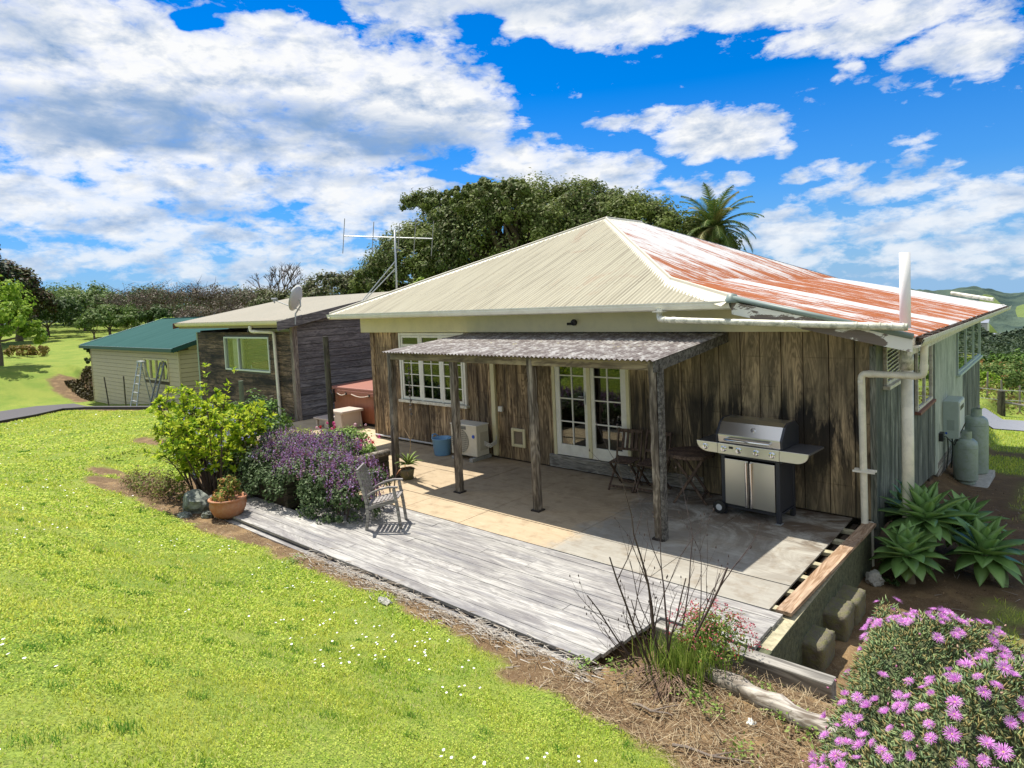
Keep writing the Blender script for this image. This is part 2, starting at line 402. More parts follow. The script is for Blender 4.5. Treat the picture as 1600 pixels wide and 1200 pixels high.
# clean replacement sheets on the lean-to
clean1 = mth(nt, 'MULTIPLY', mth(nt, 'GREATER_THAN', sp.outputs[1], 2.05), mth(nt, 'LESS_THAN', sp.outputs[1], 2.8))
clean2 = mth(nt, 'GREATER_THAN', sp.outputs[1], 8.05)
cl = mth(nt, 'MULTIPLY', mth(nt, 'MAXIMUM', clean1, clean2), mth(nt, 'GREATER_THAN', sp.outputs[0], -2.79))
rf = mth(nt, 'MULTIPLY', rf, mth(nt, 'SUBTRACT', 1.0, cl))
rust = mixc(nt, noise(nt, scl(nt, co, (3, 14, 0)), 1, 6, .7), (.2, .05, .018), (.42, .15, .055))
wh = mixc(nt, noise(nt, scl(nt, co, (2, 9, 0)), 1, 5), (.45, .45, .47), (.6, .59, .575))
c = mixc(nt, rf, wh, rust)
lap = mth(nt, 'LESS_THAN', mth(nt, 'FRACT', mth(nt, 'DIVIDE', mth(nt, 'ADD', sp.outputs[1], 30.4), .762)), .03)
row = mth(nt, 'MULTIPLY', mth(nt, 'LESS_THAN', mth(nt, 'FRACT', mth(nt, 'DIVIDE', mth(nt, 'ADD', sp.outputs[0], 30.05), .88)), .025), mth(nt, 'LESS_THAN', mth(nt, 'FRACT', mth(nt, 'DIVIDE', sp.outputs[1], .152)), .25))
c = mixc(nt, mth(nt, 'MAXIMUM', mth(nt, 'MULTIPLY', lap, .45), mth(nt, 'MULTIPLY', row, .7)), c, (.16, .07, .04))
prin(nt, out, c, .75, 0, None, .12); ROOFR = m

# lichen-covered verandah iron
m, nt, out = new_mat('lichen_corrugated_iron'); co = objco(nt)
g = noise(nt, scl(nt, co, (1, .6, 1)), 9, 8, .7, .3)
c = ramp(nt, g, [(.3, (.1, .085, .08)), (.47, (.19, .165, .155)), (.53, (.27, .25, .235)), (.64, (.46, .45, .43))])
n2 = noise(nt, co, 5, 6, .7)
c = mixc(nt, ramp(nt, n2, [(.62, 0), (.7, .5)]), c, (.42, .38, .12))
prin(nt, out, c, .85, 0, bump(nt, g, .5, .006), .2); ROOFV = m

# pale shed-type iron and green iron
ROOFB = plain('stone_coloured_iron', (.31, .29, .235), .9, var=.08, sc=1.2, dirt=(.36, .32, .26), dirt_amt=.4)
m, nt, out = new_mat('green_iron'); co = objco(nt)
g = noise(nt, scl(nt, co, (5, .5, .5)), 1, 4)
prin(nt, out, mixc(nt, g, (.018, .068, .066), (.045, .12, .115)), .8, 0, None, .05); ROOFG = m
GREENT = plain('green_trim', (.012, .06, .045), .45, var=.1)

# tub cabinet
m, nt, out = new_mat('redwood_cabinet'); co = objco(nt)
g = noise(nt, scl(nt, co, (14, 14, 1)), 1, 5)
prin(nt, out, mixc(nt, g, (.2, .06, .026), (.36, .125, .06)), .5); TUBW = m

# peeling fascia
m, nt, out = new_mat('peeling_fascia'); co = objco(nt)
f = ramp(nt, noise(nt, scl(nt, co, (2.2, 2.2, 5)), 1, 7, .7, .5), [(.49, 0), (.51, 1)])
g = noise(nt, scl(nt, co, (4, 4, 40)), 1, 5)
prin(nt, out, mixc(nt, f, mixc(nt, g, (.12, .09, .075), (.22, .18, .15)), (.76, .74, .68)), .7); PEEL = m

# asphalt / gravel
ASPH = plain('asphalt_path', (.085, .08, .085), .9, var=.25, sc=25, bumpy=.5)
GRAV = plain('grey_gravel', (.2, .21, .235), .95, var=.3, sc=14, bumpy=.5)
# ------------------------------------------------------------------ corrugated sheet
def corr(name, P, u0, u1, v0, v1, mat, parent, N, pitch=.076, amp=.009, seg=6, rib=False, thick=0):
    """P(u,v)->point; ribs run along v; v0/v1 are numbers or functions of u; N normal"""
    n = int((u1 - u0) / pitch * seg) + 1
    us = np.linspace(u0, u1, n); N = np.array(N, float); N /= np.linalg.norm(N)
    f0 = v0 if callable(v0) else (lambda u: v0); f1 = v1 if callable(v1) else (lambda u: v1)
    rows = []
    for u in us:
        a, b = f0(u), f1(u)
        if b < a + .002: b = a + .002
        ph = 2 * PI * (u - u0) / pitch
        w = amp * (max(0.0, math.cos(ph)) ** 6 * 2.2 if rib else math.cos(ph))
        rows.append([np.array(P(u, t)) + N * w for t in (a, (a + b) / 2, b)])
    V = np.array(rows); k = V.shape[1]; V = V.reshape(-1, 3)
    i = np.arange(n - 1)[:, None] * k + np.arange(k - 1)[None, :]; i = i.ravel()
    F = np.stack([i, i + k, i + k + 1, i + 1], 1)
    return raw_np(name, V, 4, mat, parent, smooth=True, loops=F)

# ------------------------------------------------------------------ cottage
house = thing('cottage', 'weathered timber cottage with hipped iron roof, cream gutter and french doors', 'house')
L = 10.4; WT = 2.45
DX0, DX1, DZ0, DZ1 = -5.12, -3.54, .25, 2.26
WX0, WX1, WZ0 = -9.36, -7.30, .95
wb = MB(); x = -L; bi = 0
r_ = random.Random(3)
def ztop(x): return WT if x < -1.3 else 2.7 - .2415 * (x + 1.0) - .06
cuts = []
while x < -.02:
    w = r_.uniform(.2, .3) if x < -3.4 else r_.uniform(.27, .33)
    x2 = min(0, x + w)
    if 0 - x2 < .1: x2 = 0
    spans = [(0.02, None)]
    xm = (x + x2) / 2
    if DX0 - .05 < xm < DX1 + .05: spans = [(DZ1, None)]
    elif WX0 < xm < WX1: spans = [(0.02, WZ0), ]
    # keep board edges clear of the openings
    for e in (DX0, DX1, WX0, WX1):
        if x < e - .03 < x2 - .04: x2 = e; break
    xm = (x + x2) / 2
    if DX0 < xm < DX1: spans = [(DZ1, None)]
    elif WX0 < xm < WX1: spans = [(0.02, WZ0)]
    else: spans = [(0.02, None)]
    for a, b in spans:
        b = b if b is not None else ztop(xm)
        y = r_.uniform(-.006, .004)
        if b - a > .05: wb.box(x + .006, x2 - .006, y, .05, a, b)
    x = x2
wb.build('wall', WALLW, house, bevel=.003)
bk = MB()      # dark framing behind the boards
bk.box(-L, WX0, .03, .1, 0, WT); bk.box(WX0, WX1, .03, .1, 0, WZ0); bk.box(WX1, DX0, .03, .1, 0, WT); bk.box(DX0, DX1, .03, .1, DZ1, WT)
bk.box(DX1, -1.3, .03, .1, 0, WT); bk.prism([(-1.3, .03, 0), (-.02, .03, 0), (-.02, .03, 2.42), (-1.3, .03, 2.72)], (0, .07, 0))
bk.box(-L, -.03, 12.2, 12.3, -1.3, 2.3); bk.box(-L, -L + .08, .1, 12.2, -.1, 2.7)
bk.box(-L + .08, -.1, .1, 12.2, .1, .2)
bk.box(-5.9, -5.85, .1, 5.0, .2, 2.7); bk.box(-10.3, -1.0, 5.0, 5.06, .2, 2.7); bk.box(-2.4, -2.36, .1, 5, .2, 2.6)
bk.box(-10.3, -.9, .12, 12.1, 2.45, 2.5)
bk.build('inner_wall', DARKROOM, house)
MB().box(-L - .03, -L + .09, -.02, .04, .0, WT).build('corner_board', WALLW, house, bevel=.004)

# right-hand side wall (x = 0 plane, facing +X)
sw = MB(); sw2 = MB(); sp_ = MB(); sb = MB()
y = 0.06
def sz(y): return -.12 - .075 * max(0, y - 1.5) - .1
openings = [(.52, 1.5, 1.66, 2.2), (2.75, 4.3, .95, 2.2), (7.55, 12.1, 1.0, 2.02)]
while y < 12.25:
    pale = 4.45 < y < 8.6
    w = 1.2 if pale else r_.uniform(.2, .3); y2 = min(12.3, y + w)
    for o in openings:
        for e in o[:2]:
            if y + .02 < e < y2: y2 = e
    if y < 4.45 < y2: y2 = 4.45
    if y < 8.6 < y2: y2 = 8.6
    ym = (y + y2) / 2; zt = 2.32 - .008 * ym; zb = sz(ym)
    o = next((q for q in openings if q[0] <= ym <= q[1]), None)
    tgt = sp_ if pale else (sw if ym < 5 else sw2)
    xx = .012 if pale else r_.uniform(-.004, .004)
    if o is None: tgt.box(-.05, xx, y + .003, y2 - .003, zb, zt)
    else:
        tgt.box(-.05, xx, y + .003, y2 - .003, zb, o[2])
        if zt > o[3] + .02: tgt.box(-.05, xx, y + .003, y2 - .003, o[3], zt)
    y = y2
sw.build('side_wall', SIDEW, house); sw2.build('side_wall', SIDEW, house); sp_.build('side_panel', SIDEP, house)
MB().box(-.04, .03, -.012, .07, -.1, 2.26).build('corner_board', SIDEW, house, bevel=.004)
bt = MB()
for y in np.arange(5.2, 12.2, .16):   # gappy base slats, low on the side wall
    pass
for k in range(7): bt.box(-.02, .02, 5.0, 12.2, -1.35 + k * .15, -1.24 + k * .15)
bt.build('base_slats', GREYY, house)
MB().box(-.12, -.05, 4.5, 12.2, -1.5, -.2).build('base_backing', SOIL, house)

def side_window(y0, y1, z0, z1, n, name='window', fr=None, sillm=None):
    fr = fr or WHITE_OLD
    f = MB(); t = .045
    f.box(.0, .045, y0, y0 + t, z0, z1); f.box(.0, .045, y1 - t, y1, z0, z1)
    f.box(.0, .045, y0 + t, y1 - t, z0, z0 + t); f.box(.0, .045, y0 + t, y1 - t, z1 - t, z1)
    for k in range(1, n):
        yy = y0 + (y1 - y0) * k / n; f.box(.0, .04, yy - .025, yy + .025, z0 + t, z1 - t)
    w = f.build(name, fr, house, bevel=.003)
    MB().box(.012, .018, y0 + t, y1 - t, z0 + t, z1 - t).build('pane', GLASS, w)
    if sillm: MB().box(0, .09, y0 - .04, y1 + .04, z0 - .05, z0 - .004).build('sill', sillm, w, bevel=.004)
    return w
w1 = side_window(.55, 1.47, 1.69, 2.2, 1, sillm=WHITE_OLD)
lm = MB()
for k in range(7):
    z = 1.77 + k * .055; lm.bar((.03, .6, z), (.03, 1.42, z + .05), .012, .012)
lm.build('louvre', WHITE_OLD, w1)
side_window(2.8, 4.25, .98, 2.2, 2, sillm=plain('red_brown_sill', (.22, .09, .06), .6))
side_window(7.6, 12.05, 1.03, 2.0, 3, fr=plain('pale_green_frame', (.45, .55, .5), .5), sillm=plain('pale_green_frame', (.45, .55, .5), .5))
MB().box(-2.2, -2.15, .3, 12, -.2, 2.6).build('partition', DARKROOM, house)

# casement window on the front
def casement():
    win = MB(); x0, x1, z0, z1 = WX0, WX1, WZ0 + .02, 2.44; t = .055
    win.box(x0, x0 + t, -.05, .06, z0, z1); win.box(x1 - t, x1, -.05, .06, z0, z1)
    win.box(x0 + t, x1 - t, -.05, .06, z1 - t, z1); win.box(x0 + t, x1 - t, -.05, .06, 2.08, 2.08 + .05)
    n = 3; iw = (x1 - x0 - 2 * t) / n
    for k in range(1, n): xx = x0 + t + iw * k; win.box(xx - .02, xx + .02, -.048, .06, z0, z1 - t)
    w = win.build('window', WHITE, house, bevel=.003)
    MB().box(x0 - .04, x1 + .04, -.1, .0, z0 - .06, z0 - .003).build('sill', WHITE_OLD, w, bevel=.004)
    for k in range(n):
        a = x0 + t + iw * k + .022; b = a + iw - .044
        for (c0, c1, cols, rows) in ((z0 + .01, 2.075, 2, 4), (2.135, z1 - t - .005, 1, 1)):
            s = MB(); q = .045
            s.box(a, a + q, -.045, -.005, c0, c1); s.box(b - q, b, -.045, -.005, c0, c1)
            s.box(a + q, b - q, -.045, -.005, c0, c0 + q * 1.3); s.box(a + q, b - q, -.045, -.005, c1 - q, c1)
            ia, ib, ja, jb = a + q, b - q, c0 + q * 1.3, c1 - q
            for i in range(1, cols): xx = ia + (ib - ia) * i / cols; s.box(xx - .009, xx + .009, -.04, -.012, ja, jb)
            for j in range(1, rows): zz = ja + (jb - ja) * j / rows; s.box(ia, ib, -.038, -.014, zz - .009, zz + .009)
            so = s.build('sash', WHITE, w)
            MB().box(ia, ib, -.026, -.022, ja, jb).build('pane', GLASS, so)
    cur = []
    for (ca, cb) in ((x0 + .1, x0 + .5), (x0 + .95, x0 + 1.25), (x1 - .55, x1 - .1)):
        n_ = 60
        for i in range(n_):
            xx = ca + (cb - ca) * i / (n_ - 1); cur.append((xx, .16 + .03 * math.sin(i * .9)))
        cm = [(p[0], p[1], z) for p in cur for z in (1.0, 2.4)]
        raw('curtain', cm, [(2 * i, 2 * i + 2, 2 * i + 3, 2 * i + 1) for i in range(n_ - 1)], CURTAIN, w, True); cur = []
casement()

# french doors
fd = MB(); t = .06
fd.box(DX0, DX0 + t, -.04, .06, DZ0, DZ1); fd.box(DX1 - t, DX1, -.04, .06, DZ0, DZ1); fd.box(DX0 + t, DX1 - t, -.04, .06, DZ1 - t, DZ1)
door = fd.build('french_door', CREAM, house, bevel=.003)
mid = (DX0 + DX1) / 2
for a, b in ((DX0 + t + .004, mid - .004), (mid + .004, DX1 - t - .004)):
    s = MB(); q = .1; c0, c1 = DZ0 + .01, DZ1 - t - .005
    s.box(a, a + q, -.03, .015, c0, c1); s.box(b - q, b, -.03, .015, c0, c1); s.box(a + q, b - q, -.03, .015, c0, c0 + .2); s.box(a + q, b - q, -.03, .015, c1 - .1, c1)
    ia, ib, ja, jb = a + q, b - q, c0 + .2, c1 - .1
    xx = (ia + ib) / 2; s.box(xx - .011, xx + .011, -.026, .01, ja, jb)
    for j in range(1, 4): zz = ja + (jb - ja) * j / 4; s.box(ia, ib, -.024, .008, zz - .011, zz + .011)
    so = s.build('door_leaf', WHITE, door, bevel=.003)
    MB().box(ia, ib, -.01, -.006, ja, jb).build('pane', GLASS, so)
MB().box(mid - .035, mid + .035, -.05, -.03, DZ0 + .02, DZ1 - .07).build('meeting_rail', CREAM, door, bevel=.004)
hm = MB(); hm.box(mid - .1, mid - .07, -.045, -.03, 1.2, 1.42); hm.tube([(mid - .085, -.045, 1.34), (mid - .085, -.09, 1.34), (mid - .18, -.09, 1.34)], .009, 8)
hm.build('door_handle', GALV, door)
st = MB(); st.box(DX0 - .12, -.2 - 2.1, -.035, .02, .02, .235)
st.build('door_step', GREYX, house, bevel=.004)
MB().box(DX0 - .1, DX1 + .25, -.06, .02, .2, .248).build('threshold', GREYX, house, bevel=.004)

# frieze band, soffit, gutter
MB().box(-10.62, -1.52, -.13, -.012, 2.455, 2.8).build('frieze_board', CREAM, house, bevel=.004)
fz = MB(); fz.prism([(-1.52, -.128, 2.455), (-.72, -.128, 2.455), (-.72, -.128, 2.52), (-1.52, -.128, 2.72)], (0, .115, 0)); fz.build('frieze_board', CREAM, house)
MB().box(-10.75, -1.45, -.66, -.13, 2.795, 2.81).build('soffit', CREAM, house)
def gutter(p, q, out, name='gutter', mat=WHITE, w=.12, h=.1):
    p, q, out = Vector(p), Vector(q), Vector(out); up = Vector((0, 0, 1))
    prof = [(0, 0), (0, -h), (.03, -h - .015), (w * .8, -h + .005), (w, -h * .45), (w, 0), (w + .012, .004), (w + .012, -.012), (w - .008, -.014), (w - .012, -h * .45), (w * .75, -h + .02), (.012, -h + .012), (.012, 0)]
    V = [c + out * a + up * b for c in (p, q) for a, b in prof]; n = len(prof)
    F = [(k, (k + 1) % n, (k + 1) % n + n, k + n) for k in range(n)] + [tuple(range(n)), tuple(range(2 * n - 1, n - 1, -1))]
    m = MB(); m._add(V, F); return m.build(name, mat, house)
gutter((-10.95, -.68, 2.905), (-1.52, -.68, 2.905), (0, -1, 0), mat=WHITE)
gutter((-10.86, -.68, 2.905), (-10.86, 10.3, 2.905), (-1, 0, 0), mat=WHITE)
gutter((.53, -.74, 2.415), (.53, 12.7, 2.31), (1, 0, 0), mat=WHITE_OLD)
dm = MB()   # leaf litter caught in the right gutter
for k in range(240):
    yy = r_.uniform(-.6, 12.5); zz = 2.415 - .0078 * (yy + .74)
    dm.box(.55 + r_.uniform(-.06, .06), .6 + r_.uniform(0, .05), yy, yy + r_.uniform(.02, .12), zz - .05, zz + r_.uniform(-.01, .015))
dm.build('gutter_litter', SOIL, house)['kind'] = 'stuff'

# roof planes
ZE = 2.9; YE = -.74; AP = np.array((-6.4, 3.95, 4.86)); P1 = .42
RD = np.array((-6.4, 5.6, 4.86)); XB, ZB = -2.78, 3.24
YB = YE + (ZB - ZE) / P1                 # front hip bend
PL = (ZB - 2.44) / (.52 - XB)            # lean-to slope
XC = XB + (ZB - ZE) / PL if False else -1.52
def front_v1(x):                          # how far up the front slope each rib runs (in y)
    if x < AP[0]: t = (x + 10.9) / (AP[0] + 10.9); return YE + t * (AP[1] - YE)
    if x < XB: t = (x - AP[0]) / (XB - AP[0]); return AP[1] + t * (YB - AP[1])
    t = (x - XB) / (XC - XB); return YB + t * (YE + .02 - YB)
corr('roof', lambda u, v: (u, v, ZE + P1 * (v - YE)), -10.9, XC, YE, front_v1, ROOFC, house, (0, -P1, 1))
# right upper slope: u along y, v along x
def up_v0(y):
    if y < AP[1]: t = (y - YB) / (AP[1] - YB); return XB + t * (AP[0] - XB)
    if y < RD[1]: return AP[0]
    t = (y - RD[1]) / (9.3 - RD[1]); return AP[0] + t * (XB - AP[0])
PU = (AP[2] - ZB) / (XB - AP[0])
corr('rusty_roof', lambda u, v: (v, u, ZB + .012 - PU * (v - XB)), YB, 9.3, up_v0, XB + .04, ROOFR, house, (PU, 0, 1))
def le_v0(y):
    if y < YB: t = (y - YE) / (YB - YE); return XC + t * (XB - XC)
    if y < 9.3: return XB - .02
    return XB + (y - 9.3) / 3.3 * (.45 - XB)
lro = corr('lean_to_roof', lambda u, v: (v, u, ZB - PL * (v - XB) - .008 * (u - YE) * S((v - XB) / 3.2)), YE, 12.6, le_v0, .56, ROOFR, house, (PL, 0, 1))
# unseen slopes, flat sheets
rb = MB(); rb._add([(-10.9, YE, ZE), (-10.9, 10.3, ZE), tuple(RD), tuple(AP)], [(0, 1, 2, 3)])
rb._add([(-10.9, 10.3, ZE), (XB, 9.3, ZB), tuple(RD)], [(0, 1, 2)]); rb._add([(-10.9, 10.3, ZE), (-10.9, 12.6, 2.3), (.45, 12.6, 2.34), (XB, 9.3, ZB)], [(0, 1, 2, 3)])
rb.build('back_roof', ROOFB, house)
# hip and ridge capping
def cap(pts, w, mat, name, lift=.03, drop=.06, rad=.03):
    m = MB()
    for a, b in zip(pts[:-1], pts[1:]):
        a, b = Vector(a), Vector(b); d = (b - a).normalized(); s = d.cross(Vector((0, 0, 1))).normalized(); a = a - d * .02; b = b + d * .02
        up = Vector((0, 0, 1))
        pr = [(-w, -drop), (-rad, lift * .5), (-rad * .6, lift + rad * .7), (0, lift + rad), (rad * .6, lift + rad * .7), (rad, lift * .5), (w, -drop)]
        V = [c + s * x_ + up * z_ for c in (a, b) for x_, z_ in pr]; n = len(pr)
        m._add(V, [(k, k + 1, k + 1 + n, k + n) for k in range(n - 1)])
    return m.build(name, mat, house, smooth=False)
CAPM = plain('cream_flashing', (.5, .47, .37), .5, var=.06, sc=3, dirt=(.45, .36, .28), dirt_amt=.35)
cap([tuple(AP), (XB, YB, ZB), (XC + .02, YE + .02, ZE + .03)], .2, CAPM, 'hip_capping', drop=.085)
cap([(-10.9, YE, ZE), tuple(AP)], .12, CAPM, 'hip_capping', drop=.06)
cap([tuple(AP), tuple(RD)], .15, WHITE_OLD, 'ridge_capping', drop=.05)
cap([tuple(RD), (XB, 9.3, ZB)], .12, plain('dark_flashing', (.07, .09, .12), .5), 'hip_capping', lift=.01, drop=.05, rad=.02)
# sloping fascia and barge roll at the lean-to end
fs = MB(); yb = YE - .0
def lz(x): return ZB - PL * (x - XB)
fs.prism([(-1.5, yb - .03, lz(-1.5) - .2), (.55, yb - .03, lz(.55) - .17), (.55, yb - .03, lz(.55) - .015), (-1.5, yb - .03, lz(-1.5) - .035)], (0, .03, 0))
fs.build('barge_board', PEEL, house)
MB().tube([(-1.52, yb - .035, lz(-1.52) + .02), (.56, yb - .035, lz(.56) + .01)], .035, 8).build('barge_flashing', plain('grey_green_flashing', (.17, .22, .2), .5, var=.15), house, smooth=True)
MB().lathe((-1.5, yb, lz(-1.5) - .02), [(.0, .1), (.06, .08), (.1, .0), (.1, -.03)], 10).build('hip_end_cap', plain('grey_green_flashing', (.17, .22, .2), .5), house, smooth=True)
so = MB(); so.prism([(-1.5, -.02, lz(-1.5) - .06), (.5, -.02, lz(.5) - .06), (.5, -.02, lz(.5) - .045), (-1.5, -.02, lz(-1.5) - .045)], (0, -.7, 0)); so.build('soffit', WHITE_OLD, house)
so = MB(); so.prism([(0.0, -.02, lz(0) - .06), (.5, -.02, lz(.5) - .06), (.5, -.02, lz(.5) - .045), (0.0, -.02, lz(0) - .045)], (0, 12.6, -.1)); so.build('soffit', WHITE_OLD, house)
MB().box(.49, .52, -.7, 12.6, 2.22, 2.36).build('fascia', WHITE_OLD, house)

# pipes on the house
def pipe(pts, r, name, mat=PVC, n=14, elbows=True, parent=house):
    """runs through the corner points with rounded elbows"""
    pts = [Vector(p) for p in pts]; out = [pts[0]]
    for a, b, c in zip(pts[:-2], pts[1:-1], pts[2:]):
        d1 = (b - a).normalized(); d2 = (c - b).normalized(); e = r * 1.5
        for t in (0, .25, .5, .75, 1):
            p = (b - d1 * e) * (1 - t) ** 2 + b * 2 * t * (1 - t) + (b + d2 * e) * t * t; out.append(p)
    out.append(pts[-1]); m = MB(); m.tube(out, r, n)
    for b in pts[1:-1]:
        pass
    for a, b, c in zip(pts[:-2], pts[1:-1], pts[2:]):
        for q in (b - (b - a).normalized() * r * 2.6, b + (c - b).normalized() * r * 2.6):
            d = (b - a).normalized() if (q - b).dot(b - a) < 0 else (c - b).normalized()
            m.tube([q - d * .03, q + d * .03], r * 1.12, n)
    return m.build(name, mat, parent, auto=.8)
pipe([(-2.55, -.76, 2.8), (-2.55, -.8, 2.69), (-2.4, -.85, 2.67), (.52, -.85, 2.55)], .042, 'overflow_pipe', PVC2)
jn = MB()
for xx in (-.75, .1, .18, .27, .35): jn.tube([(xx, -.85, 2.6 - .0), (xx + .012, -.85, 2.599)], .046, 12)
# the pipe's collars follow the pipe's slope
jn = MB()
for xx in (-.72, .0, .12, .24, .36, .47):
    z_ = 2.67 + (xx + 2.4) / 2.92 * (2.55 - 2.67); MB().tube([(xx, -.85, z_), (xx + .02, -.85, z_)], .0465, 14).build('pipe_collar', PVC2, house)
MB().box(-2.62, -2.47, -.86, -.7, 2.78, 2.8).build('gutter_outlet', WHITE_OLD, house)
MB().lathe((.31, .25, 2.3), [(.062, 0), (.062, 1.12)], 20).build('vent_pipe', plain('white_vent', (.8, .78, .78), .35, var=.03), house, smooth=True)
MB().tube([(.34, .2, -.6), (.33, .22, 2.3)], .068, 18).build('vent_pipe', PVC, house, smooth=True)
MB().lathe((.33, .22, 1.95), [(.074, 0), (.074, .25)], 18).build('pipe_collar', PVC2, house, smooth=True)
pipe([(.58, -.2, 2.3), (.57, -.2, 1.93), (-.1, -.17, 1.93), (-.08, -.17, -.0)], .042, 'downpipe', PVC)
pipe([(-.03, -.1, .02), (-.03, -.08, -.55)], .036, 'downpipe', PVC)
bk2 = MB(); bk2.box(-.2, .05, -.14, -.1, .68, .705); bk2.box(-.2, .05, -.235, -.21, .68, .705); bk2.build('pipe_bracket', WHITE, house)
# pipe along the bottom of the wall at the left end
MB().tube([(-10.35, -.07, .07), (-7.8, -.07, .07)], .02, 8).build('floor_pipe', plain('grey_pipe', (.5, .5, .5), .4), house, smooth=True)
# duct to the air conditioner, socket, cat flap, security light
MB().box(-6.6, -6.5, -.07, -.008, .05, 2.44).build('cable_duct', CREAM, house, bevel=.006)
MB().box(-6.44, -6.34, -.06, -.008, .92, 1.02).build('socket_box', WHITE, house, bevel=.008)
cf = MB(); fx0, fx1, fz0, fz1 = -6.14, -5.8, .27, .63
cf.box(fx0, fx0 + .06, -.05, -.008, fz0, fz1); cf.box(fx1 - .06, fx1, -.05, -.008, fz0, fz1); cf.box(fx0 + .06, fx1 - .06, -.05, -.008, fz0, fz0 + .06); cf.box(fx0 + .06, fx1 - .06, -.05, -.008, fz1 - .06, fz1)
cat = cf.build('cat_flap', CREAM, house, bevel=.018)
MB().box(fx0 + .06, fx1 - .06, -.02, -.012, fz0 + .06, fz1 - .06).build('flap', plain('smoked_flap', (.12, .1, .08), .2), cat)
sl = MB(); sl.lathe((-4.5, -.13, 2.62), [(.0, .07), (.05, .05), (.055, 0), (.04, -.01)], 12, axis=(0, -1, 0)); sl.tube([(-4.5, -.15, 2.64), (-4.45, -.24, 2.66)], .022, 8); sl.tube([(-4.52, -.15, 2.6), (-4.6, -.22, 2.6)], .022, 8)
sl.build('security_light', BLACK, house)
# pipe end on the far right edge of the roof
pipe([(-.6, 12.0, 2.72), (.35, 11.6, 2.52)], .05, 'overflow_pipe', PVC2)

# ------------------------------------------------------------------ verandah
ver = thing('verandah', 'low verandah with lichened corrugated roof on four grey timber posts', 'verandah', (-4.4, -2.0, 0))
VX0, VX1, VYF, VYB, VZF, VZB = -7.08, -1.86, -2.24, -.02, 2.25, 2.44
vs = (VZB - VZF) / (VYB - VYF)
corr('roof', lambda u, v: (u, v, VZF + vs * (v - VYF)), VX0, VX1, VYF, VYB + .0, ROOFV, ver, (0, -vs, 1), amp=.012)
corr('roof_underside', lambda u, v: (u, v, VZF - .006 + vs * (v - VYF)), VX0, VX1, VYF, VYB + .0, plain('dull_iron_underside', (.2, .17, .13), .8), ver, (0, -vs, 1), amp=.012)
MB().box(VX0 + .03, VX1 - .02, -2.1, -2.0, 2.11, 2.235).build('beam', BEAMW, ver, bevel=.006)
MB().box(VX0 + .03, VX1 - .02, -.075, -.015, 2.3, 2.42).build('wall_plate', BEAMW, ver, bevel=.006)
DARKT = plain('black_stained_timber', (.035, .03, .028), .8, var=.5, sc=14, dirt=(.4, .38, .34), dirt_amt=.5)
MB().prism([(VX1 - .035, -2.2, 2.1), (VX1 - .035, -.02, 2.3), (VX1 - .035, -.02, 2.425), (VX1 - .035, -2.2, 2.235)], (.03, 0, 0)).build('end_rafter', DARKT, ver)
for xx in (-6.9, -5.5, -3.9, -2.9): MB().prism([(xx - .02, -1.99, 2.13), (xx - .02, -.08, 2.3), (xx - .02, -.08, 2.42), (xx - .02, -1.99, 2.25)], (.045, 0, 0)).build('rafter', BEAMW, ver)
for (xb, xt, w, yy) in ((-7.13, -7.1, .1, -2.04), (-5.52, -5.53, .1, -2.04), (-3.9, -3.91, .1, -2.05), (-1.95, -1.97, .1, -2.05)):
    m = MB(); seg = 14; pts = []
    for k in range(seg + 1):
        t = k / seg; z = 2.235 * t - .01; x_ = xb + (xt - xb) * t + .004 * math.sin(k * 1.7)
        pts.append((x_, yy + .004 * math.cos(k * 2.1), z))
    for p, q in zip(pts[:-1], pts[1:]): pass
    V = []; F = []
    for k, p in enumerate(pts):
        ww = w / 2 * (1 + .05 * math.sin(k * 2.9))
        V += [(p[0] - ww, p[1] - ww, p[2]), (p[0] + ww, p[1] - ww, p[2]), (p[0] + ww, p[1] + ww, p[2]), (p[0] - ww, p[1] + ww, p[2])]
    for k in range(seg):
        for j in range(4): a, b = k * 4 + j, k * 4 + (j + 1) % 4; F.append((a, b, b + 4, a + 4))
    F += [(3, 2, 1, 0), tuple(seg * 4 + j for j in range(4))]
    m._add(V, F); po = m.build('post', POSTW, ver, bevel=.006)
    MB().box(xb - .075, xb + .075, yy - .075, yy + .075, -.005, .02).build('foot_stain', plain('rot_stain', (.03, .022, .018), .9), po)
    if xb == -1.95: MB().box(xb + .05, xb + .09, yy - .05, yy + .05, .0, 2.2).build('side_batten', DARKT, ver)
hc = MB(); hc.tube([(-6.75, -2.0, 2.12), (-6.74, -2.0, 1.3)], .004, 6)
hang = thing('hanging_ornament', 'thin dark strand of small ornaments hanging from the verandah beam before the casement window', 'ornament', (-6.75, -1.95, 2.1))
hc = MB(); hc.tube([(-6.75, -1.95, 2.12), (-6.74, -1.95, 1.1)], .004, 6); hc.build('string', BLACK, hang)
hb = MB()
for k in range(11): hb.lathe((-6.745 + .012 * math.sin(k * 2), -1.95, 1.95 - .08 * k), [(0, .03), (.02, .01), (.022, -.01), (0, -.03)], 6)
hb.build('beads', plain('dark_shell', (.12, .1, .09), .6), hang)
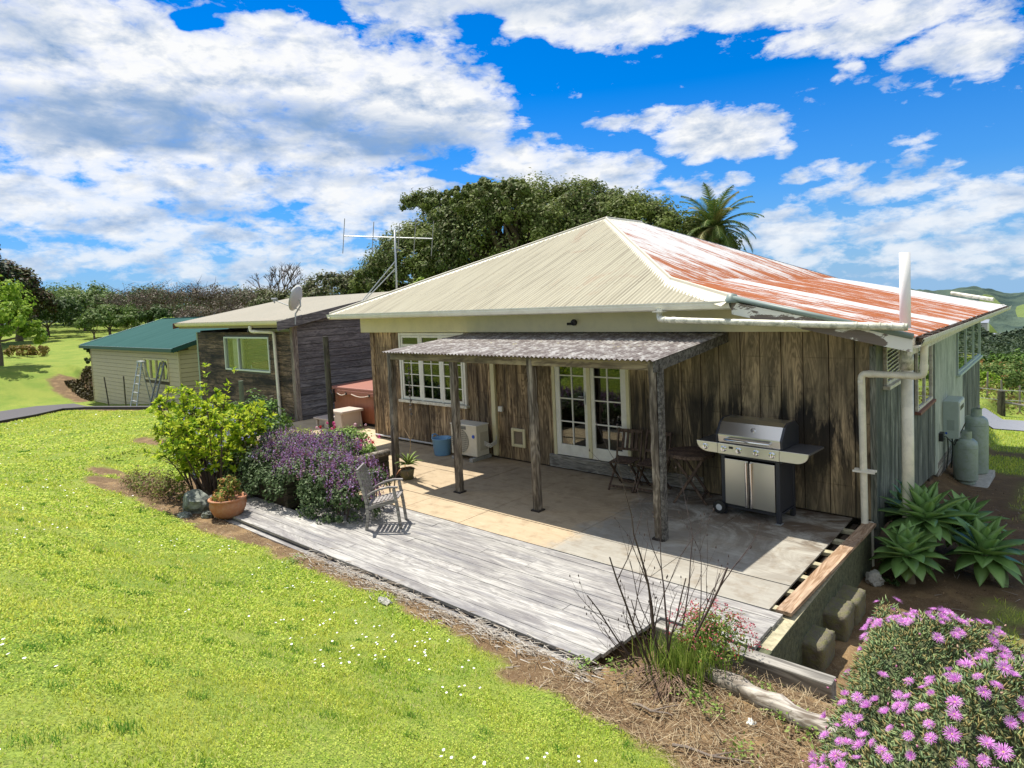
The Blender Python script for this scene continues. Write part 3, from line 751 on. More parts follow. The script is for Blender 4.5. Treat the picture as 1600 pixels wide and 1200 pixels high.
# ------------------------------------------------------------------ sleepout (dark weatherboard building)
so_ = thing('sleepout', 'low dark weatherboard building with pale iron roof, sliding window and grey gable wall', 'outbuilding', (-17.3, .2, 0))
BX0, BX1, BY = -20.3, -14.2, .2
BRY, BRZ = 3.8, 3.5           # ridge
def weatherboards(mb, a, b, axis, at_, z0, z1, hole=None, h=.15, face=-1, top=None):
    """overlapping boards; axis 0 runs along x at y=at_, axis 1 runs along y at x=at_"""
    z = z0
    while z < z1 - .02:
        zz = min(z + h, z1); segs = [(a, b)]
        if hole and not (zz <= hole[2] + .01 or z >= hole[3] - .01): segs = [(a, hole[0]), (hole[1], b)]
        for p, q in segs:
            if top:      # clip to the sloping roof line
                q_ = q; p_ = p
                lim = [t for t in np.linspace(p, q, 60) if top(t) > zz]
                if not lim: continue
                p_, q_ = min(lim), max(lim)
            else: p_, q_ = p, q
            if q_ - p_ < .05: continue
            o0, o1 = .024, .008
            z_ = z + .014  # open slit under each board lets dark backing draw the lap shade
            if axis == 0: pr = [(p_, at_ , z_), (p_, at_ + face * o0, z_), (p_, at_ + face * o1, zz), (p_, at_, zz)]; vec = (q_ - p_, 0, 0)
            else: pr = [(at_, p_, z_), (at_ + face * o0, p_, z_), (at_ + face * o1, p_, zz), (at_, p_, zz)]; vec = (0, q_ - p_, 0)
            mb.prism(pr, vec)
        z = zz
m = MB(); weatherboards(m, BX0, BX1 - .02, 0, BY, -.25, 2.45, hole=(-18.3, -15.5, 1.27, 2.31), h=.145); m.build('front_wall', DARKB, so_)
def rl(y): return 2.72 + (BRZ - .16 - 2.72) * min(1, (y + .25) / (BRY + .25)) if y <= BRY else BRZ - .16 - (y - BRY) * .2
m = MB(); weatherboards(m, BY, 7.2, 1, BX1, -.12, 3.4, h=.2, face=1, top=lambda t: rl(t)); m.build('side_wall', GREYB, so_)
m = MB(); m.box(BX0, -18.3, BY + .001, BY + .1, -.2, 2.45); m.box(-18.3, -15.5, BY + .001, BY + .1, -.2, 1.27); m.box(-18.3, -15.5, BY + .001, BY + .1, 2.31, 2.45); m.box(-15.5, BX1 - .1, BY + .001, BY + .1, -.2, 2.45)
m.box(BX0, BX0 + .1, BY + .1, 7.2, -.6, 2.5); m.box(BX0, BX1, 7.2, 7.3, -.2, 2.7)
m.prism([(BX1 - .1, BY + .1, -.2), (BX1 - .1, 7.2, -.2), (BX1 - .1, 7.2, 2.66), (BX1 - .1, BRY, BRZ - .17), (BX1 - .1, BY + .1, 2.75)], (.098, 0, 0))
m.box(BX0 + .1, BX1 - .1, 3.6, 3.65, 0, 2.5); m.box(BX0 + .1, BX1 - .1, BY + .1, 7.2, 0, .05)
m.build('inner_wall', plain('dark_backing', (.1, .095, .085), .9), so_)  # darkened so the slits between boards read as lap shade
m = MB(); m.box(BX1 - .1, BX1 + .045, BY - .045, BY + .1, -.15, 2.62); m.build('corner_post', GREYZ, so_, bevel=.006)
m = MB(); m.box(BX0 - .03, BX0 + .06, BY - .03, BY + .02, -.5, 2.45); m.build('corner_board', plain('green_grey_board', (.3, .36, .28), .7), so_)
bs = (BRZ - 2.79) / (BRY + .3)
corr('roof', lambda u, v: (u, v, 2.79 + bs * (v + .3)), BX0 - .35, BX1 + .3, -.3, BRY, ROOFB, so_, (0, -bs, 1))
m = MB(); m._add([(BX0 - .35, BRY, BRZ), (BX1 + .3, BRY, BRZ), (BX1 + .3, 7.6, 2.75), (BX0 - .35, 7.6, 2.75)], [(0, 1, 2, 3)]); m.build('back_roof', ROOFB, so_)
m = MB(); m.prism([(BX1 + .3, -.42, 2.52), (BX1 + .3, BRY, BRZ - .17), (BX1 + .3, BRY, BRZ + .01), (BX1 + .3, -.42, 2.77)], (.03, 0, 0)); m.build('barge_board', GREYB, so_)
m = MB(); m.prism([(BX0 - .38, -.42, 2.6), (BX0 - .38, BRY, BRZ - .12), (BX0 - .38, BRY, BRZ), (BX0 - .38, -.42, 2.78)], (.03, 0, 0)); m.build('barge_board', plain('red_brown_board', (.12, .05, .04), .7), so_)
# its own gutter and downpipe
def gut(parent, x0, x1, y, z, mat, name='gutter'):
    m = MB(); pr = [(0, 0), (0, -.1), (-.03, -.115), (-.1, -.09), (-.12, -.04), (-.12, .0), (-.108, 0), (-.108, -.04), (-.09, -.075), (-.012, -.09), (-.012, 0)]
    m.prism([(x0, y + a, z + b) for a, b in pr], (x1 - x0, 0, 0)); return m.build(name, mat, parent)
gut(so_, BX0 - .34, BX1 + .28, -.26, 2.78, CREAM)
m = MB(); m.box(BX0 - .3, BX1 + .28, -.26, -.235, 2.6, 2.76); m.box(BX0 - .3, BX1 + .28, -.235, BY, 2.6, 2.615); m.build('fascia', plain('olive_fascia', (.28, .24, .13), .7), so_)
pipe([(-15.6, -.3, 2.66), (-15.6, -.3, 2.5), (-15.05, .1, 2.45), (-15.02, .12, .0)], .045, 'downpipe', WHITE, parent=so_)
# window
f = MB(); x0, x1, z0, z1 = -18.3, -15.5, 1.27, 2.31; t = .05
f.box(x0, x0 + t, BY - .05, BY + .06, z0, z1); f.box(x1 - t, x1, BY - .05, BY + .06, z0, z1); f.box(x0 + t, x1 - t, BY - .05, BY + .06, z0, z0 + t); f.box(x0 + t, x1 - t, BY - .05, BY + .06, z1 - t, z1)
f.box(-17.42, -17.37, BY - .04, BY + .05, z0 + t, z1 - t)
w = f.build('window', plain('pale_aluminium', (.62, .66, .62), .35, .2), so_, bevel=.004)
MB().box(x0 + t, x1 - t, BY, BY + .005, z0 + t, z1 - t).build('pane', glass('sleepout_glass', (.85, .88, .86), .35), w)
cv = []; n_ = 70
for i in range(n_): xx = -18.2 + .68 * i / (n_ - 1); cv += [(xx, BY + .2 + .035 * math.sin(i * .8), 1.2), (xx, BY + .2 + .035 * math.sin(i * .8), 2.4)]
raw('curtain', cv, [(2 * i, 2 * i + 2, 2 * i + 3, 2 * i + 1) for i in range(n_ - 1)], CURTAIN, w, True)

m = MB(); weatherboards(m, -18.9, -15.0, 0, 1.25, .1, 2.5, h=.17); m.build('reflection_boards', plain('cream_reflection', (.75, .7, .55), .8), so_)  # added cream boards stand in for cladding mirrored in the window
MB().box(-17.5, -14.9, .55, 1.15, .9, 1.42).build('bedding', plain('pale_bedding', (.7, .68, .66), .9, var=.2, sc=3), so_, bevel=.08)
MB().box(-17.3, -15.3, .5, 1.1, 1.3, 1.5).build('bedding', plain('brown_bedding', (.3, .14, .06), .9, var=.4, sc=5), so_, bevel=.07)
# satellite dish on the sleepout roof corner
dish = thing('satellite_dish', 'grey satellite dish on a bent pole at the corner of the pale iron roof', 'satellite dish', (-13.92, .1, 2.7))
ax = Vector((-.74, -.52, .3)).normalized(); dc = Vector((-13.84, .18, 3.36))
prof = [(.36, .1), (.3, .065), (.2, .03), (.1, .008), (.0, .0)]
prof2 = prof[::-1] + [(.36, .1)]
m = MB(); m.lathe(dc - ax * .05, [(r, z) for r, z in prof] , 28, axis=ax); m.lathe(dc - ax * .062, [(r, z) for r, z in prof], 28, axis=ax)
m.build('reflector', plain('dish_grey', (.45, .46, .45), .5, var=.1), dish, smooth=True)
ae = Vector((-14.36, -.22, 3.35))
m = MB(); m.tube([dc - ax * .08 + Vector((0, 0, -.3)), ae], .012, 8); m.build('arm', GALV, dish)
m = MB(); m.tube([ae + Vector((-.08, 0, .02)), ae + Vector((.1, .05, .02))], .03, 10); m.tube([ae, ae + Vector((.03, .02, -.09))], .02, 8); m.build('receiver', plain('dull_grey', (.3, .3, .32), .5), dish)
m = MB(); m.tube([(-13.88, .1, 2.66), (-13.86, .12, 2.95), (-13.76, .22, 3.15), (-13.76, .22, 3.32)], .022, 8); m.build('pole', GALV, dish)

# television aerial behind the front roof slope
aer = thing('tv_aerial', 'tall thin television aerial with long boom and slanting rods on a braced mast', 'aerial', (-10.44, .85, 3.08))
m = MB(); m.tube([(-10.44, .84, 3.0), (-10.45, .9, 4.86)], .022, 8); m.build('mast', GALV, aer, smooth=True)
bm_a = Vector((-11.39, .09, 4.78)); bm_b = Vector((-9.77, 1.49, 4.62))
m = MB(); m.tube([bm_a, bm_b], .013, 6); m.build('boom', GALV, aer)
for t, ln in ((0, .42), (.33, .36), (.62, .34), (.8, .46), (1.0, .42), ):
    p = bm_a.lerp(bm_b, t); dv = Vector((.11, .06, 1)).normalized() * ln; m = MB(); m.tube([p - dv, p + dv], .009, 6); m.build('rod', plain('dull_rod', (.25, .24, .22), .5, .4), aer)
for q in ((4.12), (3.95)): m = MB(); m.tube([(-10.44, .86, q), (-11.1, .25 + (4.12 - q) * .3, 3.14)], .012, 6); m.build('brace', GALV, aer)

# ------------------------------------------------------------------ garage (cream cladding, green roof)
ga = thing('garage', 'cream weatherboard garage with green corrugated roof beside the lawn', 'garage', (-28.5, .72, -.85))
GX0, GX1, GY, GRY, GRZ, GZ = -33.6, -23.35, .74, 4.3, 2.92, 1.68
m = MB(); weatherboards(m, GX0, GX1, 0, GY, -1.0, GZ, hole=(-26.85, -24.35, .5, 1.38), h=.17); m.build('front_wall', CLADC, ga)
gs = (GRZ - 1.82) / (GRY - .45)
m = MB(); weatherboards(m, GY, 2 * GRY - GY, 1, GX1, -1.0, 2.9, h=.17, face=1, top=lambda t: 1.82 + gs * (min(t, 2 * GRY - t) - .45) - .1); m.build('side_wall', CLADC, ga)
m = MB(); m.box(GX0, -26.85, GY + .001, GY + .08, -1, GZ); m.box(-26.85, -24.35, GY + .001, GY + .08, -1, .5); m.box(-26.85, -24.35, GY + .001, GY + .08, 1.38, GZ); m.box(-24.35, GX1 - .08, GY + .001, GY + .08, -1, GZ)
for xx in (GX0 - .0, GX1 - .08): m.prism([(xx, GY + .08, -1), (xx, 2 * GRY - GY, -1), (xx, 2 * GRY - GY, 1.75), (xx, GRY, GRZ - .1), (xx, GY + .08, 1.75)], (.079, 0, 0))
m.box(GX0, GX1, 2 * GRY - GY, 2 * GRY - GY + .08, -1, 1.7); m.build('inner_wall', plain('lap_shade_backing', (.1, .085, .055), .9), ga)  # backing coloured dark to draw shade lines under the garage boards
m = MB(); m.box(GX1 - .04, GX1 + .04, GY - .04, GY + .02, -1, GZ); m.box(GX0 - .03, GX0 + .03, GY - .04, GY + .02, -1, GZ); m.build('corner_board', CLADC, ga)
corr('roof', lambda u, v: (u, v, 1.82 + gs * (v - .45)), GX0 - .4, GX1 + .35, .45, GRY, ROOFG, ga, (0, -gs, 1), pitch=.19, amp=.012, rib=True, seg=8)
m = MB(); m._add([(GX0 - .4, GRY, GRZ), (GX1 + .35, GRY, GRZ), (GX1 + .35, 8.15, 1.82), (GX0 - .4, 8.15, 1.82)], [(0, 1, 2, 3)]); m.build('back_roof', ROOFG, ga)
m = MB(); m.box(GX0 - .4, GX1 + .36, .34, .46, 1.7, 1.83); m.build('gutter', GREENT, ga)
m = MB(); m.prism([(GX1 + .34, .4, 1.68), (GX1 + .34, GRY, GRZ - .12), (GX1 + .34, GRY, GRZ + .03), (GX1 + .34, .4, 1.86)], (.04, 0, 0)); m.build('barge_board', GREENT, ga)
m = MB(); m.prism([(GX0 - .43, .4, 1.68), (GX0 - .43, GRY, GRZ - .12), (GX0 - .43, GRY, GRZ + .04), (GX0 - .43, .4, 1.87)], (.04, 0, 0)); m.build('barge_board', plain('pale_green_trim', (.35, .5, .45), .5), ga)
m = MB(); m.box(GX0 - .4, GX1 + .36, GRY - .12, GRY + .12, GRZ - .005, GRZ + .03); m.build('ridge_capping', GREENT, ga)
f = MB(); x0, x1, z0, z1 = -26.85, -24.35, .5, 1.38; t = .07
f.box(x0, x0 + t, GY - .05, GY + .05, z0, z1); f.box(x1 - t, x1, GY - .05, GY + .05, z0, z1); f.box(x0 + t, x1 - t, GY - .05, GY + .05, z0, z0 + t); f.box(x0 + t, x1 - t, GY - .05, GY + .05, z1 - t, z1)
for k in (1, 2, 3): xx = x0 + (x1 - x0) * k / 4; f.box(xx - .035, xx + .035, GY - .045, GY + .04, z0 + t, z1 - t)
w = f.build('window', plain('cream_frame', (.6, .54, .34), .5), ga)
MB().box(x0 + t, x1 - t, GY, GY + .005, z0 + t, z1 - t).build('pane', GLASS2, w)

# ------------------------------------------------------------------ ladder against the garage
lad = thing('stepladder', 'aluminium stepladder standing open in front of the garage window', 'ladder', (-25.6, -.15, H(-25.6, -.15)))
zb = H(-25.6, -.2); m = MB()
for s in (-.32, .32):
    m.bar((-25.6 + s, -.2, zb), (-25.6 + s * .6, .15, zb + 1.75), .07, .03)
    m.bar((-25.45 + s, .5, zb), (-25.5 + s * .6, .2, zb + 1.72), .05, .03)
m.build('rails', GALV, lad); m = MB()
for k in range(5): t = (k + .7) / 5.4; MB().box(-25.6 - .32 + .12 * t, -25.6 + .32 - .12 * t, -.22 + .35 * t, -.12 + .35 * t, zb + 1.75 * t, zb + 1.75 * t + .03).build('tread', GALV, lad)
m = MB(); MB().box(-25.85, -25.3, .1, .26, zb + 1.72, zb + 1.78).build('top_cap', GALV, lad)
lad2 = thing('folded_ladder', 'dull grey ladder leaning against the garage wall right of the stepladder', 'ladder', (-24.9, .3, H(-24.9, .3)))
m = MB()
for s in (-.2, .2): m.bar((-24.75 + s, .15, zb), (-24.75 + s, .66, zb + 1.7), .07, .04)
for k in range(5): t = (k + .5) / 5; m.bar((-24.95, .15 + .51 * t, zb + 1.7 * t), (-24.55, .15 + .51 * t, zb + 1.7 * t), .035, .035)
m.build('frame', plain('dull_aluminium', (.22, .22, .23), .5, .5), lad2)

# ------------------------------------------------------------------ patio, deck, retaining edges
GPAT = 'patio sheets and paving around the house'
pav = MB()
for i, xa in enumerate(np.arange(-14.15, -9.3, 1.18)):
    for j, ya in enumerate(np.arange(-2.6, 6, 1.18)):
        if xa > -10.6 and ya > -.2: continue
        xb_ = min(xa + 1.17, -9.32 if ya < -.2 else -10.42); 
        if xb_ - xa < .1: continue
        pav.box(xa, xb_, ya, ya + 1.17, -.08, -.012 + r_.uniform(0, .004))
p_ = pav.build('patio_paving', PAVE); tag(p_, kind='structure')
ply = MB()
xs = [-9.3, -8.1, -6.9, -5.7, -4.5, -2.9, -1.52, -.26]; rows = [(-3.07, -2.46), (-2.45, -1.25), (-1.24, -.3), (-.29, -.005)]
for k, (ya, yb_) in enumerate(rows):
    for i in range(len(xs) - 1):
        a, b = xs[i], xs[i + 1]
        if k % 2 == 1: a, b = a + (.0), b
        ply.box(a + .003, b - .003, ya + .002, yb_ - .002, -.02, r_.uniform(-.002, .002))
tag(ply.build('plywood_deck', PLY, bevel=.002), kind='structure')
dk = MB(); y = -3.085; k = 0
while y > -4.68:
    w = .138; x = -9.0 if y < -4.05 else -7.0; xe = -.13 if y > -3.7 else (-1.12 + (y + 4.7) * .12)
    joints = sorted([r_.uniform(x + .5, xe - .5) for _ in range(2)]); pts = [x] + joints + [xe + r_.uniform(-.01, .01)]
    for a, b in zip(pts[:-1], pts[1:]):
        if b - a > .1: z = r_.uniform(-.003, .003); dk.box(a + .002, b - .002, y - w, y, -.035, z)
    y -= w + .005; k += 1
tag(dk.build('deck', DECKW, bevel=.004), kind='structure')
st = MB(); st.box(-9.0, -1.18, -4.86, -4.72, -.12, -.06); st.box(-8.9, -1.2, -4.95, -4.875, -.16, -.1)
tag(st.build('deck_edge', DECKW, bevel=.006), kind='structure')
jo = MB()
for yy in np.arange(-3.0, -.1, .42): jo.box(-.6, -.135, yy, yy + .09, -.06, -.018)
jo.box(-.14, -.02, -3.7, -.02, -.62, -.04)
tag(jo.build('deck_joists', plain('pale_joists', (.42, .38, .25), .8, var=.3, sc=8, dirt=(.1, .1, .05), dirt_amt=.6)), kind='structure')
dw = MB(); dw.box(-.25, -.19, -3.05, -.02, -.3, -.07); tag(dw.build('deck_void', SOIL), kind='structure')
cp = MB(); cp.prism([(-.2, -3.07, -.012), (-.06, -3.07, -.012), (.04, -.12, -.012), (-.1, -.12, -.012)], (0, 0, .035)); cp.box(-.12, .03, -.9, -.86, .0235, .0245)
tag(cp.build('deck_edge_board', CAPW, bevel=.004), 'reddish timber board capping the right edge of the deck above the mossy wall', 'timber board')
rw = MB(); rw.box(-.13, -.015, -3.9, -.1, -.75, -.045)
tag(rw.build('retaining_wall', plain('furry_moss_wall', (.12, .13, .07), .95, var=.5, sc=14, dirt=(.03, .035, .02), dirt_amt=.9, bumpy=1.0), bevel=.01), 'mossy low wall holding up the right end of the deck', 'retaining wall')
for k, (x, yy, z, rz, lab) in enumerate(((.07, -1.62, -.4, .0, 'mossy concrete block below the deck edge, farthest of the three in the step'), (.06, -2.04, -.38, .05, 'mossy concrete block in the middle of the step below the deck edge'), (.04, -2.72, -.4, -.03, 'mossy concrete block nearest the timber sleeper beside the deck'))):
    bm = bmesh.new(); bmesh.ops.create_cube(bm, size=1); bmesh.ops.subdivide_edges(bm, edges=bm.edges, cuts=9, use_grid_fill=True)
    for v in bm.verts:
        c_ = v.co.copy(); e_ = sorted((abs(c_.x), abs(c_.y), abs(c_.z)))
        v.co = Vector((c_.x * .28, c_.y * .4, c_.z * .31 - .045)); sh = .022 if e_[1] > .45 else 0
        v.co -= Vector((c_.x, c_.y, c_.z)) * sh * 1.3; v.co += Vector((r_.gauss(0, 1), r_.gauss(0, 1), r_.gauss(0, 1))) * .0035
    me = bpy.data.meshes.new('concrete_block'); bm.to_mesh(me); bm.free(); o = fin('concrete_block', me, CONC, None, True); o.location = (x, yy, z); o.rotation_euler = (.03, .04, rz); tag(o, lab, 'concrete block', 'concrete blocks stepping down beside the deck')
m = MB(); m.tube([(-.62, -3.88, -.05), (-.1, -3.88, -.055), (.5, -3.86, -.06)], .085, 4)
sl_ = MB(); sl_.box(-1.0, .52, -3.96, -3.82, -.2, -.01)
tag(sl_.build('timber_sleeper', GREYX, bevel=.012), 'grey timber sleeper edging the right front of the deck', 'sleeper')
lg = MB(); pts = []; rs_ = []
for k in range(15):
    t = k / 14; x = -.42 + 1.45 * t; yy = -4.36 - .28 * t; pts.append((x, yy + .01 * math.sin(k * 2), H(x, yy) + .04 + .008 * math.sin(k * 3.1))); rs_.append(.075 + .012 * math.sin(k * 1.9 + 1))
lg.tube(pts, rs_, 14); tag(lg.build('log', LOGM, smooth=True), 'weathered pale log lying on the bank between deck and lawn', 'log')

# planter: log-topped retaining wall left of the verandah posts
pl_ = thing('planter_wall', 'dark sleeper planter wall with rounded log top holding the flower bed', 'planter wall', (-7.2, -2.9, 0))
m = MB()
for k in range(4): m.box(-7.3, -7.2, -4.1, -2.13, -.02 + k * .11, .085 + k * .11)
m.build('sleepers', DARKSL, pl_, bevel=.01)
m = MB(); m.tube([(-7.25, -4.1, .44), (-7.25, -3.2, .46), (-7.25, -2.1, .45)], .065, 10); m.build('top_log', LOGM, pl_, smooth=True)
m = MB()
for k in range(4): m.box(-10.4, -7.31, -2.14, -2.05, -.02 + k * .1, .075 + k * .1)
m.build('back_sleepers', timber('sleeper_dark_x', 0, (.025, .02, .015), (.075, .055, .04), (.03, .045, .015), .5, 2, 16, isl=.3), pl_, bevel=.01)
bed = MB(); bed.box(-10.4, -7.31, -4.05, -2.15, -.2, .3); tag(bed.build('bed_soil', SOIL, pl_))

# ------------------------------------------------------------------ hot tub and steps
tub = thing('hot_tub', 'square hot tub with timber cabinet and red-brown vinyl cover', 'hot tub', (-12.1, 1.7, 0))
m = MB(); m.box(-13.15, -11.0, .68, 2.75, .06, .86); m.build('cabinet', TUBW, tub, bevel=.05)
m = MB(); m.box(-13.1, -11.05, .73, 2.7, 0, .06); m.build('plinth', BLACK, tub)
m = MB(); m.prism([(-13.2, .62, .86), (-13.2, 2.8, .86), (-13.2, 2.8, .96), (-13.2, 1.7, 1.0), (-13.2, .62, .96)], (2.25, 0, 0)); m.build('cover', TUBC, tub, bevel=.03)
m = MB(); m.box(-13.2, -10.95, .605, .625, .78, .88); m.build('cover_skirt', TUBC, tub, bevel=.008)
for a, b in ((-12.85, -12.45), (-12.2, -11.45)):
    m = MB(); pts = [(a + (b - a) * t, .59, .8 - .05 * math.sin(PI * t)) for t in np.linspace(0, 1, 9)]; m.tube(pts, .012, 6)
    m.build('strap', plain('pale_strap', (.62, .5, .42), .6), tub)
    m = MB(); m.box(b - .03, b + .03, .585, .605, .77, .83); m.build('clip', BLACK, tub)
m = MB(); m.box(-13.0, -12.97, .55, .62, .55, .9); m.build('cover_latch', BLACK, tub)
stp = thing('spa_steps', 'two-tread taupe plastic steps standing against the hot tub', 'steps', (-12.2, .2, 0))
m = MB(); m.prism([(-12.55, -.05, 0), (-11.72, -.05, 0), (-11.78, -.05, .42), (-12.02, -.05, .42), (-12.08, -.05, .2), (-12.5, -.05, .2)], (0, .06, 0)); m.prism([(-12.95, -.05, 0), (-12.85, -.05, 0), (-12.85, -.05, .2), (-12.9, -.05, .2)], (0, .06, 0))
m.prism([(-12.95, .5, 0), (-11.72, .5, 0), (-11.78, .5, .42), (-12.2, .5, .42), (-12.22, .5, .2), (-12.9, .5, .2)], (0, .06, 0))
m.box(-11.82, -11.76, .01, .5, 0, .42); m.build('side_frames', STEPM, stp, bevel=.012)
m = MB(); m.box(-12.98, -12.2, -.08, .58, .2, .25); m.build('tread', STEPM, stp, bevel=.015)
m = MB(); m.box(-12.3, -11.68, -.08, .58, .42, .48); m.build('tread', STEPM, stp, bevel=.015)

# ------------------------------------------------------------------ air conditioner, bucket
ac = thing('air_conditioner', 'beige outdoor air conditioning unit on feet against the wall by the door', 'air conditioner', (-6.85, -.28, 0))
ax0, ax1, ay0, ay1, az0, az1 = -7.32, -6.62, -.5, -.16, .09, .68
m = MB(); m.box(ax0, ax1, ay0, ay1, az0, az1); m.build('casing', ACM, ac, bevel=.018)
m = MB(); m.box(ax0 - .01, ax1 + .01, ay0 - .012, ay1 + .01, az1 - .005, az1 + .02); m.build('lid', WHITE, ac, bevel=.01)
gc = (-7.07, ay0 - .012, .37)
m = MB(); m.lathe((-7.07, ay0 - .002, .37), [(.235, 0), (.235, .006), (.0, .006)], 30, axis=(0, -1, 0)); m.build('fan_opening', plain('fan_dark', (.16, .16, .14), .6), ac)
m = MB()
for k in range(-6, 7): h = .235 ** 2 - (k * .036) ** 2
for k in range(-6, 7):
    h = math.sqrt(max(0, .24 ** 2 - (k * .037) ** 2))
    if h > .02: m.box(gc[0] + k * .037 - .003, gc[0] + k * .037 + .003, ay0 - .02, ay0 - .014, gc[2] - h, gc[2] + h); m.box(gc[0] - h, gc[0] + h, ay0 - .019, ay0 - .013, gc[2] + k * .037 - .003, gc[2] + k * .037 + .003)
m.build('grille', ACM, ac)
m = MB(); m.box(ax0 + .2, ax0 + .42, ay0 - .008, ay0 + .002, .6, .66)
m.build('vent_slots', plain('fan_dark', (.16, .16, .14), .6), ac)
m = MB(); m.lathe((-6.7, ay0 - .006, .48), [(.034, 0), (.034, .005), (0, .005)], 20, axis=(0, -1, 0)); bd = m.build('badge', BLUE_SIGN, ac); 
m = MB(); m.box(ax1 - .002, ax1 + .012, -.42, -.2, .2, .55); m.build('side_grip', plain('beige_dark', (.5, .46, .36), .5), ac, bevel=.01)
MB().box(ax0 + .05, ax0 + .12, -.56, -.1, 0, .05).build('foot', CONC2, ac, bevel=.006); MB().box(ax1 - .14, ax1 - .05, -.58, -.05, 0, .07).build('foot', CONC2, ac, bevel=.006)
m = MB()
for q in (0, .03, .06): m.tube([(ax1 + .01, -.3, .3 + q), (ax1 + .12, -.25, .25 + q), (ax1 + .14, -.1, .3 + q), (ax1 + .08, -.04, .45 + q)], .012, 6)
m.build('hoses', plain('pale_hose', (.6, .58, .52), .5), ac, smooth=True)
bu = thing('bucket', 'flexible blue tub standing between window wall and air conditioner', 'bucket', (-7.68, -.42, 0))
m = MB(); m.lathe((-7.68, -.42, 0), [(.0, 0), (.155, 0), (.165, .02), (.2, .33), (.212, .335), (.212, .345), (.198, .345), (.185, .3), (.15, .03), (0, .03)], 28); m.build('body', BUCKET, bu, smooth=True)
for s in (-1, 1): m = MB(); m.tube([(-7.68 + s * .2, -.5, .335), (-7.68 + s * .235, -.46, .39), (-7.68 + s * .235, -.38, .39), (-7.68 + s * .2, -.34, .335)], .014, 8); m.build('handle', BUCKET, bu, smooth=True)

# ------------------------------------------------------------------ barbecue
bq = thing('barbecue', 'stainless steel gas barbecue on a black trolley with side shelves', 'barbecue', (-1.3, -.5, 0), math.radians(-4))
def bbq():
    q = MB()  # local: x right, y back, z up, front at y=-.25
    q.box(-.4, -.345, -.25, -.19, .0, .82); q.box(.345, .4, -.25, -.19, .0, .82); q.box(-.4, -.345, .19, .25, .12, .82); q.box(.345, .4, .19, .25, .0, .82)
    q.box(-.345, .345, -.24, -.2, .1, .15); q.box(-.4, .4, -.24, .25, .12, .14)
    q.box(-.345, .345, .2, .24, .1, .8); q.box(-.39, -.35, -.19, .19, .15, .8); q.box(.35, .39, -.19, .19, .15, .8)
    return q
def loc_build(mb, name, mat, **kw):   # geometry given in the barbecue's own space
    mb.v = [tuple(world_of(bq) @ Vector(v)) for v in mb.v]; return mb.build(name, mat, bq, **kw)
loc_build(bbq(), 'trolley', DKMETAL, bevel=.006)
for a, b in ((-.34, -.012), (.012, .34)): loc_build(MB().box(a, b, -.262, -.242, .155, .775), 'door', STEEL, bevel=.004)
for s in (-1, 1):
    m = MB(); m.tube([(s * .032, -.285, .16), (s * .032, -.285, .76)], .017, 12); loc_build(m, 'door_handle', CHROME, auto=.8)
m = MB(); m.prism([(-.42, -.3, .84), (.42, -.3, .84), (.42, -.3, .985), (-.42, -.3, .985)], (0, .06, 0)); loc_build(m, 'control_panel', STEEL, bevel=.006)
loc_build(MB().box(-.43, .43, -.24, .27, .8, .985), 'firebox', DKMETAL, bevel=.008)
def shelf(s):
    n = 10; pr = []
    if s > 0:
        pr = [(.422, .985), (.422, .845), (.62, .845)] + [(.62 + .16 * math.sin(a), .97 - .125 * math.cos(a)) for a in np.linspace(.15, PI / 2, 8)] + [(.785, .985)]
    else:
        pr = [(-.422, .985), (-.422, .845), (-.56, .845)] + [(-.56 - .17 * math.sin(a), .97 - .125 * math.cos(a)) for a in np.linspace(.15, PI / 2, 8)] + [(-.735, .985)]
    m = MB(); m.prism([(x, -.3, z) for x, z in pr], (0, .03, 0)); f = loc_build(m, 'side_shelf', STEEL, bevel=.004)
    a, b = (.425, .78) if s > 0 else (-.73, -.425)
    m = MB(); m.v = []; m.box(a, b, -.27, .24, .955, .985); m.v = [tuple(world_of(bq) @ Vector(v)) for v in m.v]; m.build('shelf_top', plain('grey_enamel', (.1, .1, .11), .35, .3), f, bevel=.008)
shelf(1); shelf(-1)
m = MB(); pr = [(-.27, .99), (-.285, 1.1), (-.17, 1.26), (-.08, 1.3), (.14, 1.3), (.25, 1.22), (.25, .99)]
m.prism([(-.425, y, z) for y, z in pr], (.85, 0, 0)); lid = loc_build(m, 'lid', STEEL, bevel=.012)
for s in (-1, 1):
    m = MB(); m.prism([(s * .4255, y * 1.02, .985 + (z - .985) * 1.01) for y, z in pr], (s * .03, 0, 0)); m.v = [tuple(world_of(bq) @ Vector(v)) for v in m.v]; m.build('lid_end', DKMETAL, lid, bevel=.008)
m = MB(); m.tube([(-.3, -.275, 1.05), (-.3, -.33, 1.05), (-.27, -.345, 1.05), (.27, -.345, 1.05), (.3, -.33, 1.05), (.3, -.275, 1.05)], .017, 12); m.v = [tuple(world_of(bq) @ Vector(v)) for v in m.v]; m.build('handle', CHROME, lid, auto=.8)
nrm_ = Vector((0, -.16, .115)).normalized(); m = MB(); m.lathe(Vector((.05, -.222, 1.19)), [(.03, -.01), (.032, .012), (.027, .018), (0, .018)], 18, axis=nrm_); m.v = [tuple(world_of(bq) @ Vector(v)) for v in m.v]; m.build('thermometer', CHROME, lid, auto=.7)
for x in (-.6, -.33, -.12, .12, .33):
    m = MB(); m.lathe(Vector((x, -.3, .915)), [(.04, 0), (.04, .008), (.03, .012), (.028, .035), (.0, .037)], 20, axis=(0, -1, 0)); m.box(x - .006, x + .006, -.35, -.337, .89, .94); loc_build(m, 'knob', CHROME, auto=.6)
loc_build(MB().box(-.255, -.2, -.306, -.3, .925, .955), 'ignition_panel', BLACK)
